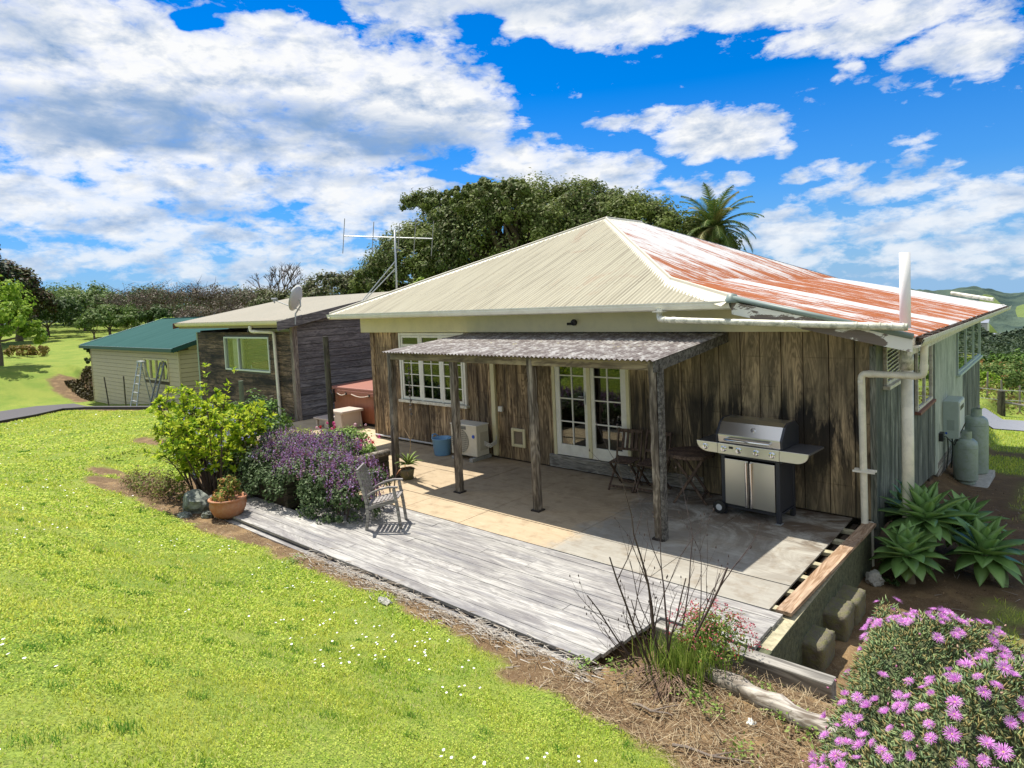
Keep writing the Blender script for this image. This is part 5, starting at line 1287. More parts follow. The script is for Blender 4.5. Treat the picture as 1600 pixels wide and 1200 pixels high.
# rough grass, right hand yard
XY = np.stack([rng.uniform(-9, 9, 60000), 7 + 14 * rng.uniform(0, 1, 60000) ** 1.2], 1); XY = XY[(XY[:, 0] > .05) | (XY[:, 1] > 12.6)]
keep = (rng.uniform(0, 1, len(XY)) > dirt_mask(XY[:, 0], XY[:, 1]) * 1.1) & ~((XY[:, 1] > 16.1) & (XY[:, 1] < 20.4)); XY = XY[keep]
XY2 = np.stack([rng.uniform(.5, 3.5, 16000), rng.uniform(-1.5, 7, 16000)], 1); XY2 = XY2[rng.uniform(0, 1, len(XY2)) > dirt_mask(XY2[:, 0], XY2[:, 1]) * 1.02 + .1]
XYA = np.concatenate([XY, XY2]); n = len(XYA)
o = blades('rough_grass', XYA, rng.uniform(.04, .09, n), np.concatenate([np.full(len(XY), .018), np.full(len(XY2), .008)]), GRASS, .8); tag(o, 'rough grass of the yard beyond the cottage', 'grass', kind='stuff')

# dry litter and twigs on the bank
def straws(name, n, region, ln, wd, mat, label, lift=.01, up=.25):
    x0, x1, y0, y1 = region; XY = np.stack([rng.uniform(x0, x1, n), rng.uniform(y0, y1, n)], 1)
    keep = dirt_mask(XY[:, 0], XY[:, 1]) > .35; keep &= ~((XY[:, 0] > -14) & (XY[:, 0] < -.9) & (XY[:, 1] > -4.93)) & ~((XY[:, 0] > -1.2) & (XY[:, 0] < .55) & (XY[:, 1] > -3.98) & (XY[:, 1] < 0)); keep &= ~((XY[:, 0] < .0) & (XY[:, 1] > -.5))
    XY = XY[keep]; n = len(XY); z = hgt(XY[:, 0], XY[:, 1])
    a = rng.uniform(0, 2 * PI, n); L = rng.uniform(.4, 1.2, n) * ln; dz = rng.uniform(-.05, up, n) * L
    d = np.stack([np.cos(a) * L, np.sin(a) * L, dz], 1); s = np.stack([-np.sin(a), np.cos(a), np.zeros(n)], 1) * wd / 2; P = np.stack([XY[:, 0], XY[:, 1], z + lift + rng.uniform(0, .02, n)], 1)
    V = np.stack([P - s, P + s, P + d + s * .4, P + d - s * .4], 1); return tag(raw_np(name, V, 4, mat), label, 'litter', kind='stuff')
STRAW = leafmat('dry_straw', [(.2, .14, .08), (.34, .26, .15), (.45, .37, .24), (.14, .09, .05)], .1)
straws('dry_litter', 15000, (-11.5, 1.4, -6.9, -3.2), .06, .005, STRAW, 'dry straw and leaf litter on the bare bank')
straws('dry_litter', 5000, (-1.3, 1.2, -6.2, -3.9), .12, .005, STRAW, 'thicker dead grass around the bare shrub', up=.5)
straws('twig_litter', 900, (-9, 3.5, -6.5, 4), .14, .009, plain('grey_twigs', (.3, .26, .22), .9), 'small grey twigs fallen on the earth', up=.1)
n = 9000; XY = np.stack([rng.uniform(-11, 3.4, n), rng.uniform(-6.8, 5.5, n)], 1); k_ = (dirt_mask(XY[:, 0], XY[:, 1]) > .4) & ~((XY[:, 0] < -.9) & (XY[:, 1] > -4.95)) & ~((XY[:, 0] < .5) & (XY[:, 1] > -3.98) & (XY[:, 1] < -.02)) & ~((XY[:, 0] < .05) & (XY[:, 1] > -.1)); XY = XY[k_]; n = len(XY)
P = np.stack([XY[:, 0], XY[:, 1], hgt(XY[:, 0], XY[:, 1]) + .012], 1); nr = rng.normal(size=(n, 3)) * .6; nr[:, 2] = 1
o = leaves('leaf_litter', P, nr, rng.uniform(.012, .035, n), leafmat('dead_leaf', [(.1, .06, .03), (.2, .12, .06), (.3, .2, .11), (.06, .04, .025)], .05), None, .6); tag(o, 'dead leaves and bark chips on the bare earth', 'litter', kind='stuff')
# lichen-like roots and debris along the old deck edge
n = 1500; XY = np.stack([rng.uniform(-5.5, -1.0, n), -4.95 + rng.normal(0, .09, n)], 1); P = np.stack([XY[:, 0], XY[:, 1], np.full(n, -.02) + rng.uniform(-.04, .03, n)], 1)
a = rng.normal(0, .5, n); L = rng.uniform(.04, .16, n); d = np.stack([np.cos(a) * L, np.sin(a) * L, rng.uniform(-.01, .02, n)], 1); s = np.zeros((n, 3)); s[:, 1] = .004; s[:, 2] = .002
o = raw_np('root_litter', np.stack([P - s, P + s, P + d + s * .4, P + d - s * .4], 1), 4, leafmat('grey_roots', [(.3, .27, .23), (.45, .42, .37), (.2, .16, .12)], .05)); tag(o, 'tangled grey roots along the front edge of the deck', 'litter', kind='stuff')
# a few named sticks
for k, (x, y, a, ln, lab) in enumerate(((-.1, -5.35, .35, .5, 'pale forked stick lying on the dry grass in the foreground'), (-.55, -5.1, .2, .3, 'short grey stick left of the longer forked stick'), (.9, .3, -.45, .55, 'pale stick lying on the shaded earth below the agaves'))):
    m = MB(); p = [(x + math.cos(a) * ln * t, y + math.sin(a) * ln * t + .015 * math.sin(t * 9), H(x + math.cos(a) * ln * t, y + math.sin(a) * ln * t) + .035) for t in np.linspace(0, 1, 7)]
    m.tube(p, [.011, .011, .009, .009, .007, .005, .003], 6); m.tube([p[3], (p[4][0] + .03, p[4][1] + .06, p[4][2] + .02), (p[5][0] + .05, p[5][1] + .12, p[5][2] + .02)], [.006, .004, .002], 5)
    tag(m.build('stick', TWIG2), lab, 'stick')
# ------------------------------------------------------------------ plant builders
def sphere_dirs(n):
    v = rng.normal(size=(n, 3)); return unit(v)
def lobe_leaves(lobes, n, size, clump=.18, nclump=None, shell=.55, updir=.35, aspect=.6):
    """leaf positions and normals gathered in clumps over a set of ellipsoid lobes"""
    vol = np.array([l[3] * l[4] * l[5] for l in lobes]) ** .67; vol /= vol.sum(); Ps = []; Ns = []
    for l, w in zip(lobes, vol):
        c = np.array(l[:3]); r = np.array(l[3:6]); k = max(4, int((nclump or n / 60) * w)); D = sphere_dirs(k); D[:, 2] = np.where(D[:, 2] < -.35, -D[:, 2], D[:, 2])
        rad = rng.uniform(shell, 1.0, k) ** .7; cc = D * rad[:, None]
        m = max(1, int(n * w / k)); cs = np.repeat(cc, m, 0); dd = np.repeat(D, m, 0); nn = len(cs)
        off = rng.normal(size=(nn, 3)); off = unit(off) * (rng.uniform(0, 1, nn) ** .45)[:, None] * clump * rng.uniform(.6, 1.3, k).repeat(m)[:, None]
        loc = c + cs * r + off * r.mean(); nrm = unit(dd * .5 + unit(off) * .9 + rng.normal(size=(nn, 3)) * .45 + np.array([0, 0, updir]))
        Ps.append(loc); Ns.append(nrm)
    return np.concatenate(Ps), np.concatenate(Ns)
def limb(m, p, q, r0, r1, n=7, wob=.05, seed=0):
    rr = random.Random(seed); p, q = Vector(p), Vector(q); pts = []; rs = []; L = (q - p).length
    for k in range(6):
        t = k / 5; w = wob * L * math.sin(PI * t); pts.append(p.lerp(q, t) + Vector((rr.uniform(-1, 1), rr.uniform(-1, 1), rr.uniform(-.5, .8))) * w * .5); rs.append(r0 + (r1 - r0) * t)
    m.tube(pts, rs, n); return pts
def tree(name, label, cat, base, lobes, n, size, mat, trunk_r=.3, bark=BARK, group=None, clump=.2, nclump=None, aspect=.6, updir=.35, shell=.55, twigs=0, trunk_top=None):
    t = thing(name, label, cat, base, 0, group)
    P, N = lobe_leaves(lobes, n, size, clump, nclump, shell, updir)
    leaves('crown', P, N, rng.uniform(.7, 1.3, len(P)) * size, mat, t, aspect)
    m = MB(); b = Vector(base) - Vector((0, 0, .3)); cen = np.mean([l[:3] for l in lobes], 0)
    fork = Vector(trunk_top) if trunk_top else Vector((b.x * .7 + cen[0] * .3, b.y * .7 + cen[1] * .3, b.z + (cen[2] - b.z) * .5))
    limb(m, b, fork, trunk_r, trunk_r * .7, 10, .06, 3)
    for i, l in enumerate(lobes): limb(m, fork, Vector(l[:3]) + Vector((0, 0, l[5] * .3)), trunk_r * .5, trunk_r * .08, 6, .12, i)
    m.build('trunk', bark, t, smooth=True)
    if twigs:
        m = MB(); rr = random.Random(twigs)
        for i in range(twigs):
            l = rr.choice(lobes); c = Vector(l[:3]); d = Vector((rr.gauss(0, 1), rr.gauss(0, 1), abs(rr.gauss(0, 1)) + .2)).normalized(); e = c + Vector((d.x * l[3], d.y * l[4], d.z * l[5])) * rr.uniform(1.0, 1.25)
            pts = limb(m, c, e, trunk_r * .12, .012, 4, .12, i)
            for j in range(3):
                q = pts[rr.randint(2, 5)]; m.tube([q, q + Vector((rr.gauss(0, 1), rr.gauss(0, 1), rr.uniform(.2, 1))) * l[3] * .22], [.02, .006], 3)
        m.build('bare_branches', TWIG, t)
    return t

# ---- big broad evergreen behind the roof
EG = leafmat('evergreen_leaf', [(.05, .08, .022), (.085, .125, .03), (.12, .17, .045), (.17, .22, .06), (.15, .15, .07)], .3, pos_var=(.35, (.2, .25, .05)))
lb = []
for (px, py, pz, a, b, c) in ((-24, 22, 5.2, 7.0, 6, 5.0), (-29.5, 19.5, 4.2, 5.0, 4.5, 4.2), (-18.6, 24.5, 4.8, 5.2, 5, 4.0), (-27, 21, 6.6, 4.2, 4, 2.8), (-21, 23.5, 7.3, 4.2, 4, 2.6), (-32.3, 18, 3.4, 3.2, 3, 3.2), (-15.6, 26.3, 4.6, 3.6, 3.6, 2.9), (-24.2, 20, 8.4, 3.0, 3, 1.6), (-18.5, 24.0, 7.0, 3.4, 3.4, 1.8)):
    lb.append((px, py, pz, a, b, c))
rr0 = random.Random(40)
for k in range(34):
    l = rr0.choice(lb[:9]); d = Vector((rr0.gauss(0, 1), rr0.gauss(0, 1) - .4, abs(rr0.gauss(0, 1)) + .15)).normalized(); q = rr0.uniform(1.1, 2.0); lb.append((l[0] + d.x * l[3] * .9, l[1] + d.y * l[4] * .9, l[2] + d.z * l[5] * .8 - .35, q, q, q * .65))
tree('evergreen_tree', 'huge broad dark evergreen tree with domed crown behind the cottage roof', 'tree', (-24, 23, H(-24, 23)), lb, 190000, .2, EG, .7, clump=.16, nclump=1500, shell=.8, aspect=.55)
tree('sapling_top', 'airy round tree top rising above the left shoulder of the huge evergreen', 'tree', (-31, 21, H(-31, 21)), [(-31.2, 20, 9.6, 1.6, 1.4, 1.1), (-30.1, 20.5, 9.4, 1.1, 1.1, .9)], 4200, .19, EG, .18, clump=.28, nclump=55, shell=.35, twigs=16)
tree('evergreen_tree', 'lower rounded olive-green tree left of the huge evergreen above the sleepout roof', 'tree', (-38.5, 14, H(-38, 14)), [(-36.6, 16.0, 2.9, 2.9, 2.6, 2.6), (-39.3, 14.0, 2.6, 2.4, 2.4, 2.0), (-34.2, 17.5, 3.6, 2.4, 2.2, 2.0)], 22000, .2, leafmat('olive_leaf', [(.06, .08, .03), (.1, .13, .04), (.15, .17, .06), (.13, .12, .07)], .25), .3, clump=.18, nclump=260, shell=.65)
tree('bright_shrub', 'small bright green bush showing between aerial mast and roof edge', 'shrub', (-19.5, 9.5, H(-19.5, 9.5)), [(-19.2, 9.3, 3.2, .8, .8, 1.0)], 1500, .16, leafmat('bright_leaf', [(.12, .24, .02), (.2, .32, .03), (.28, .36, .04)], .35), .06)

# ---- palm
pm = thing('palm_tree', 'date palm with a full head of arching fronds behind the rusty roof', 'palm', (-12.9, 25, H(-12.9, 25)))
pt = Vector((-12.95, 25.1, 6.55)); m = MB(); m.tube([(-12.9, 25, -2.2), (-12.93, 25, 2), tuple(pt - Vector((0, 0, .5))), tuple(pt)], [.36, .3, .3, .42], 12); m.build('trunk', plain('palm_bark', (.2, .15, .09), .9, var=.5, sc=8), pm)
PF = leafmat('palm_leaflet', [(.025, .06, .012), (.05, .1, .02), (.09, .15, .03), (.15, .2, .05)], .2)
PFD = leafmat('palm_leaflet_dry', [(.22, .16, .06), (.3, .25, .09), (.12, .14, .04)], .2)
def frond(elev, L, droop, mat, az):
    # arching spine with drooping leaflets, built along +X at the palm heart
    ca, sa = math.cos(az), math.sin(az); n = 26; sp_pts = []; x = 0; z = 0; e = elev
    for k in range(n + 1):
        sp_pts.append(np.array((x, 0, z))); x += math.cos(e) * L / n; z += math.sin(e) * L / n; e -= droop / n * (0.4 + 1.2 * k / n)
    quads = []
    for k in range(2, n):
        p = sp_pts[k]; t = k / n; d = sp_pts[k] - sp_pts[k - 1]; d = d / np.linalg.norm(d); ll = .52 * math.sin(PI * min(1, t * .9 + .12)) ** .6
        for s in (-1, 1):
            for j in (0, .5):
                q = p + d * j * L / n; dirv = d * .75 + np.array((0, s * .75, .12 - .2 * rng.random())); dirv /= np.linalg.norm(dirv); w = d * .028
                tip = q + dirv * ll * rng.uniform(.85, 1.1) + np.array((0, 0, -.09)); quads.append([q - w, q + w, tip + w * .2, tip - w * .2])
    Q = np.array(quads); R_ = np.array([[ca, -sa, 0], [sa, ca, 0], [0, 0, 1]]); Q = Q @ R_.T + np.array(pt)
    o = raw_np('frond', Q, 4, mat, pm); sp_w = [Vector(R_ @ p) + pt for p in sp_pts[::2]]
    mm = MB(); mm.tube(sp_w, [.035 - .03 * i / len(sp_w) for i in range(len(sp_w))], 4); mm.build('midrib', plain('palm_midrib', (.25, .27, .08), .6), o)
for k in range(46):
    az = k * 2.399; tt = k / 45; el = 1.35 - 1.75 * tt + r_.uniform(-.1, .1); frond(el, r_.uniform(2.3, 2.9), 1.0 + .6 * tt, PF if k % 9 else PFD, az)

# ---- trees at the left edge and the wood beyond
BL = leafmat('spring_leaf', [(.1, .2, .02), (.18, .31, .03), (.27, .42, .04), (.36, .48, .07)], .4)
DK = leafmat('dark_conifer_leaf', [(.01, .022, .01), (.02, .04, .014), (.04, .055, .02), (.07, .045, .025)], .1)
tree('leafy_tree', 'bright spring-green tree at the left edge of the lawn', 'tree', (-43.5, -1.0, H(-43.5, -1.0)), [(-44.0, -1.5, 4.2, 2.1, 2.0, 1.8), (-42.2, -.5, 2.9, 1.4, 1.4, 1.3), (-45, -2.2, 5.6, 1.6, 1.6, 1.4), (-42.4, .1, 2.1, 1.0, 1.0, .7)], 11000, .2, BL, .16, clump=.26, nclump=120, shell=.4)
tree('conifer', 'tall dark conifer with drooping tiers behind the bright green tree', 'tree', (-60, .3, H(-60, .3)), [(-60, .4, 5.5, 3.4, 3.2, 2.8), (-60.3, -.1, 8.3, 2.7, 2.5, 2.4), (-60.5, -.5, 11.0, 1.7, 1.6, 2.0), (-59, 1.1, 3.8, 2.6, 2.4, 2.0)], 20000, .3, DK, .4, clump=.25, nclump=200, shell=.55)
tree('copper_tree', 'dark purplish-green tree right of the conifer at the lawn edge', 'tree', (-63, 3.8, H(-63, 3.8)), [(-62, 3.4, 5.4, 1.9, 1.9, 2.5), (-62, 4.6, 4.2, 1.7, 1.7, 1.8)], 8000, .28, leafmat('copper_leaf', [(.03, .03, .012), (.06, .055, .02), (.1, .05, .03), (.09, .12, .03)], .2), .3, clump=.24, nclump=150)
G1 = leafmat('mid_green_leaf', [(.05, .1, .025), (.09, .15, .035), (.13, .21, .05), (.17, .23, .07)], .3)
G2 = leafmat('dark_green_leaf', [(.03, .06, .02), (.05, .09, .025), (.08, .13, .035)], .25)
GW = 'trees of the wood beyond the lawn'
wood = [ # x, y, crown z above ground, radius, height, mat, label
 (-53.5, 6.5, 1.9, 1.0, .9, G1, 'small round green tree, leftmost of the little thin-trunked trees at the lawn edge'),
 (-52.2, 8.4, 1.9, .95, .8, G1, 'small round green tree, second of the little thin-trunked trees at the lawn edge'),
 (-50.5, 9.6, 2.2, 1.1, 1.0, G2, 'small dark green tree on a thin trunk, nearest the garage'),
 (-48.5, 9.6, 1.6, .8, .8, BL, 'small light green tree close to the left end of the garage'),
 (-60, 9.5, 3.0, 2.2, 1.9, G1, 'mid green tree standing behind the little trees'),
 (-66, 6.5, 3.2, 2.6, 2.4, G2, 'dark green tree at the left end of the wood'),
 (-72, 11, 3.8, 3.6, 2.8, G1, 'broad pale green tree in the middle of the wood'),
 (-78, 5.5, 4.2, 3.8, 3.2, G1, 'wide green tree behind the conifer at the back of the wood'),
 (-74, 17.5, 4.0, 3.6, 3.0, G2, 'dark rounded tree behind the brown thicket'),
 (-66, 15, 2.5, 2.4, 1.8, G2, 'low dark tree below the brown thicket'),
 (-66, 24, 3.8, 3.3, 2.6, leafmat('grey_green_leaf', [(.06, .08, .04), (.09, .11, .05), (.12, .14, .07)], .2), 'grey-green rounded tree under the bare branching one'),
 (-84, 13, 4.5, 4.2, 3.2, G1, 'distant pale green tree on the skyline of the wood'),
]
for (x, y, cz, r, h, mt, lab) in wood:
    z = H(x, y); cz, h = (cz * .52, h * .62) if x < -55 else (cz * .85, h * .8); tree('tree', lab, 'tree', (x, y, z), [(x, y, z + cz, r, r, h), (x + r * .4, y + r * .3, z + cz + h * .3, r * .7, r * .7, h * .7), (x - r * .5, y - r * .2, z + cz - h * .15, r * .65, r * .65, h * .65)], int(1500 * r + 900), .17 + .03 * r, mt, .05 + .04 * r, group=GW, clump=.28, nclump=int(30 * r + 16), shell=.5)
n = 26000; x = rng.uniform(-100, -64, n); y = rng.uniform(-6, 42, n); k_ = (y > 9 - (x + 64) * -.1) | (x < -76); x, y = x[k_], y[k_]; n = len(x); P = np.stack([x, y, hgt(x, y) + fbm(x, y, 3.5, 95, 3) * rng.uniform(.3, 1, n) * 5.2], 1)
o = leaves('far_wood', P, rng.normal(size=(n, 3)) + np.array([.4, -.5, .5]), rng.uniform(.2, .42, n), leafmat('far_mixed_leaf', [(.04, .07, .025), (.07, .11, .035), (.1, .15, .05), (.13, .12, .07)], .2)); tag(o, 'bushy mixed woodland closing the view behind the little trees', 'wood', kind='stuff')
BR = leafmat('brown_bud_leaf', [(.11, .07, .05), (.16, .11, .085), (.2, .17, .14), (.13, .13, .08)], .15)
for i, (x, y, cz, r, h, lab) in enumerate(((-60, 14, 4.0, 4.2, 2.5, 'wide leafless brown thicket tree, left one above the garage roof'), (-56, 19.5, 3.8, 3.8, 2.3, 'wide leafless brown thicket tree, right one above the garage roof'), (-52, 14.5, 2.7, 3.0, 1.6, 'low brown bare thicket directly behind the garage roof'))):
    z = H(x, y) - .7; cz *= .86; h *= .72; tree('bare_tree', lab, 'tree', (x, y, z), [(x, y, z + cz, r, r, h), (x + r * .6, y + r * .6, z + cz + .2, r * .7, r * .7, h * .8), (x - r * .5, y - r * .5, z + cz - .2, r * .7, r * .7, h * .8)], 4200, .16, BR, .22, group='bare brown trees behind the garage', clump=.22, nclump=170, shell=.3, twigs=80)
# the tall bare tree with fine branching
bt_ = thing('bare_tree', 'tall bare tree with fine dark branching to the right of the brown thicket', 'tree', (-52, 20.5, H(-52, 20.5)), 0, 'bare brown trees behind the garage')
def branch(m, p, d, L, r, depth, rr):
    q = p + d * L; m.tube([p, p.lerp(q, .5) + Vector((rr.uniform(-.05, .05), rr.uniform(-.05, .05), 0)) * L, q], [r, r * .85, r * .7], 4 if depth < 3 else 6, cap=False)
    if depth == 0: return
    for k in range(3 if depth > 1 else 4):
        nd_ = (d + Vector((rr.uniform(-.8, .8), rr.uniform(-.8, .8), rr.uniform(-.15, .55)))).normalized(); branch(m, q, nd_, L * rr.uniform(.62, .82), r * .62, depth - 1, rr)
m = MB(); branch(m, Vector((-52, 20.5, H(-52, 20.5) - .2)), Vector((0, 0, 1)), 2.1, .18, 5, random.Random(5)); m.build('trunk', TWIG, bt_)
o = tree('shrub', 'round orange-tinged shrub on the far lawn under the bright green tree', 'shrub', (-48, 1.2, H(-48, 1.2)), [(-48, 1.2, H(-48, 1.2) + .25, 1.2, 1.2, .45)], 1800, .14, leafmat('ochre_leaf', [(.14, .15, .03), (.25, .2, .05), (.3, .2, .06)], .3), .04)
tree('shrub', 'small dark shrub at the left corner of the garage', 'shrub', (-34.6, 1.0, H(-34.6, 1.0)), [(-34.4, 1.1, 1.0, .5, .5, .7), (-34.3, .9, 1.5, .4, .4, .4)], 1600, .12, G2, .04)
zpost('fence_post', 'thick dark fence post at the far lawn edge beside the garage', 'post', -38.5, 3.6, .9, .1, POLEM, z0=H(-38.5, 3.6))
zpost('fence_post', 'thin fence post by the small trees, left one', 'post', -46.5, 6.4, .9, .07, POLEM)
zpost('fence_post', 'thin fence post by the small trees, right one', 'post', -45.5, 7.2, .95, .08, POLEM)

# ---- right hand distance: hedge, shrubs, fence, vines
def hedge(name, label, A, B, w, h, n, size, mat, base_drop=0):
    t = thing(name, label, 'hedge', (A[0], A[1], H(*A))); k = 14; lobes = []
    for i in range(k):
        q = i / (k - 1); x = A[0] + (B[0] - A[0]) * q; y = A[1] + (B[1] - A[1]) * q; L = math.hypot(B[0] - A[0], B[1] - A[1]) / k
        lobes.append((x, y, H(x, y) + h * .5, L * .8 + .3, w, h * .5))
    P, N = lobe_leaves(lobes, n, size, .3, n // 30, .7, .4); leaves('foliage', P, N, size * rng.uniform(.7, 1.3, len(P)), mat, t)
    m = MB()
    for l in lobes: m.tube([(l[0], l[1], l[2] - h * .7), (l[0], l[1], l[2])], .08, 5)
    m.build('stems', BARK, t); return t
hedge('hedge', 'long clipped dark green hedge beyond the orange shrubs', (-16, 58), (8, 60), 1.2, 3.0, 16000, .3, leafmat('hedge_leaf', [(.03, .07, .012), (.06, .12, .018), (.1, .18, .03)], .2))
ORG = leafmat('orange_tip_leaf', [(.3, .11, .04), (.42, .2, .07), (.3, .22, .06), (.12, .14, .03), (.5, .28, .12)], .3)
for i, (x, y, r, h, mt, lab) in enumerate(((-4.2, 44, 2.2, 1.5, ORG, 'orange-tipped shrub, left one before the hedge'), (-.8, 45, 2.4, 1.3, ORG, 'orange-tipped shrub, right one before the hedge'), (-2.4, 38, 2.0, 1.0, ORG, 'low orange-tipped shrub in front of the other two'), (-3.6, 33, 1.6, 1.35, BL, 'bright green bush left among the shrubs past the house corner'), (-.6, 33.5, 1.9, 1.3, G1, 'green bush right among the shrubs past the house corner'), (-2.0, 30, 1.2, .8, BL, 'low light green bush behind the vine fence'), (1.8, 36, 2.2, 1.3, G1, 'green bush at the right edge of the view'), (-6.5, 38, 2.2, 1.3, G1, 'green bush mostly hidden behind the house corner'), (2.5, 43, 2.6, 1.4, ORG, 'orange-tipped shrub at the right edge of the view'))):
    z = H(x, y); tree('shrub', lab, 'shrub', (x, y, z), [(x, y, z + h * .55, r, r, h * .75), (x + r * .5, y, z + h * .5, r * .7, r * .7, h * .6)], 3200, .16, mt, .06, group='shrubs beyond the drive', clump=.25, nclump=70)
for i in range(16):
    x = -5.2 + .55 * i; y = 23.5 + .3 * (i % 3); z = H(x, y); zpost('vine_stake', 'grey vine stake in the row beyond the gravel drive', 'stake', x, y, 1.1 + .12 * (i % 2), .035, plain('grey_stake', (.25, .22, .19), .9), (.03 * (i % 3 - 1), 0), 6)['group'] = 'vine stakes beyond the drive'
zpost('strainer_post', 'thick dark strainer post of the wire fence beside the gravel drive', 'post', -.15, 21.6, .95, .13, POLEM)
m = MB(); m.tube([(-.1, 21.6, H(-.1, 21.6) + .55), (3.2, 21.4, H(3.2, 21.4) + .05)], .05, 6); tag(m.build('fence_brace', GREYX), 'slanting grey brace rail from the strainer post', 'rail')
m = MB()
for h in (1.0, .62): m.tube([(-8, 21.6, H(-8, 21.6) + h), (-.1, 21.6, H(-.1, 21.6) + h), (12, 21.6, H(12, 21.6) + h)], .012, 4)
tag(m.build('fence_wire', plain('pale_wire', (.6, .6, .58), .5)), 'pale fence wires strung beside the gravel drive', 'wire')
n = 5000; x = rng.uniform(-7, 7, n); y = rng.uniform(22.2, 29, n); P = np.stack([x, y, hgt(x, y) + rng.uniform(0, .75, n) * fbm(x, y, 1.2, 61) * 1.6], 1)
o = leaves('vine_growth', P, rng.normal(size=(n, 3)) + np.array([0, 0, .5]), rng.uniform(.1, .2, n), leafmat('vine_leaf', [(.08, .14, .02), (.18, .26, .04), (.3, .3, .08), (.16, .1, .05)], .3)); tag(o, 'tangled vines and weeds between the stakes', 'vines', kind='stuff')
# wooded valley: one far mass
n = 90000; x = rng.uniform(-75, 30, n); y = 95 + 140 * rng.uniform(0, 1, n); cl = fbm(x, y, 8, 71, 4)
P = np.stack([x, y, hgt(x, y) + cl * 9 + rng.uniform(-1.2, 0, n) + 0 * x], 1)
o = leaves('valley_wood', P, rng.normal(size=(n, 3)) * .8 + np.array([0, -.2, .9]), rng.uniform(.5, .9, n) * y / 130, leafmat('far_wood_leaf', [(.025, .045, .028), (.045, .07, .04), (.07, .1, .055)], .15)); tag(o, 'dark woodland filling the valley beyond the hedge', 'wood', kind='stuff')
m, nt, out = new_mat('far_hill'); co = objco(nt)
n1 = noise(nt, co, .03, 8, .7); n2 = noise(nt, co, .0065, 3, .5, .6)
wd_ = mixc(nt, ramp(nt, n1, [(.35, 0), (.65, 1)]), (.035, .06, .055), (.1, .14, .1)); ps = mixc(nt, noise(nt, co, .05, 5), (.11, .16, .05), (.19, .24, .09))  # bluish wood and dulled pasture tones carry the distance haze
at = nd(nt, 'ShaderNodeAttribute', attribute_name='pasture').outputs['Fac']
prin(nt, out, mixc(nt, mth(nt, 'GREATER_THAN', mth(nt, 'ADD', at, mth(nt, 'MULTIPLY', mth(nt, 'SUBTRACT', n1, .5), .35)), .5), wd_, ps), 1.0, 0, bump(nt, n1, 1.0, 6), .1); HILLM = m
hx = np.linspace(-500, 200, 240); hy = np.linspace(230, 1150, 230); X, Y = np.meshgrid(hx, hy, indexing='ij')
az = (X - 1.9) / (Y + 9)
rid = -7 + 5 * np.sin(az * 34 + .6) + 4 * np.sin(az * 71 + 2) - 14 * np.clip(az + .02, 0, 1) * 3 - 16 * S((-.15 - az) / .1)
Zh = -62 + (rid + 62) * S((Y - 330) / 520) + 8 * (fbm(X, Y, 120, 81) - .5) * 2 * S((Y - 300) / 200) + 8 * (fbm(X, Y, 16, 83, 2) - .5) - .06 * np.clip(Y - 880, 0, 400)
nyh = len(hy); i = (np.arange(len(hx) - 1)[:, None] * nyh + np.arange(nyh - 1)[None, :]).ravel(); F = np.stack([i, i + nyh, i + nyh + 1, i + 1], 1)
o = raw_np('hills', np.stack([X, Y, Zh], -1).reshape(-1, 3), 4, HILLM, None, True, F)
pa = np.zeros_like(X)
for (cx, cy, sx, sy) in ((-.078, 700, .022, 90), (-.118, 640, .02, 60), (-.045, 690, .016, 50)): pa = np.maximum(pa, 1 - np.hypot((az - cx) / sx, (Y - cy) / sy))
a_ = o.data.attributes.new('pasture', 'FLOAT', 'POINT'); a_.data.foreach_set('value', pa.ravel().astype(np.float32)); tag(o, kind='structure')
lh = MB(); N_ = 40; V = [];
hx = np.linspace(-900, -560, 60); hy = np.linspace(-60, 260, 60); X, Y = np.meshgrid(hx, hy, indexing='ij'); Zl = -20 + 46 * np.exp(-((X + 760) / 90) ** 2) * (.55 + .45 * np.exp(-((Y - 60) / 70) ** 2)) + 3 * (fbm(X, Y, 15, 91) - .5)
i = (np.arange(59)[:, None] * 60 + np.arange(59)[None, :]).ravel(); o = raw_np('far_hills', np.stack([X, Y, Zl], -1).reshape(-1, 3), 4, HILLM, None, True, np.stack([i, i + 60, i + 61, i + 1], 1)); tag(o, kind='structure')
for i, (x, y, w, lab) in enumerate(((-19.5, 236, 1.6, 'small white house far down in the valley'), (-14.5, 232, 2.4, 'long pale shed far down in the valley, right of the white house'))):
    z = H(x, y) + 5.5; t = thing('valley_building', lab, 'building', (x, y, z)); m = MB(); m.box(x - w, x + w, y, y + 6, z - 7, z + 1.0); m.build('wall', WHITE, t); m = MB(); m.prism([(x - w - .3, y - .3, z + 1.0), (x - w - .3, y + 3, z + 1.9), (x - w - .3, y + 6.3, z + 1.0)], (2 * w + .6, 0, 0)); m.build('roof', GALV, t)
m = MB()
for dz in (0, .35): m.tube([(-14, 48 + k * .1, 0) if False else (-22 + 3 * k, 62, 1.0 + dz - 4.4 - .7 * math.sin(PI * k / 12)) for k in range(13)], .02, 4)
tag(m.build('power_line', plain('pale_wire', (.6, .6, .58), .5)), 'thin pale power lines crossing the valley beyond the house', 'power line')

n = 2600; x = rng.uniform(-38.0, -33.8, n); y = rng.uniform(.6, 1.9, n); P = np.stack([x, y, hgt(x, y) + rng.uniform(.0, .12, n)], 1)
o = leaves('bank_growth', P, rng.normal(size=(n, 3)) + np.array([0, -.6, .4]), rng.uniform(.1, .2, n), leafmat('dark_bank_leaf', [(.02, .018, .008), (.05, .04, .015), (.08, .07, .02)], .1)); tag(o, 'dark dead growth over the cut bank beside the garage', 'undergrowth', kind='stuff')
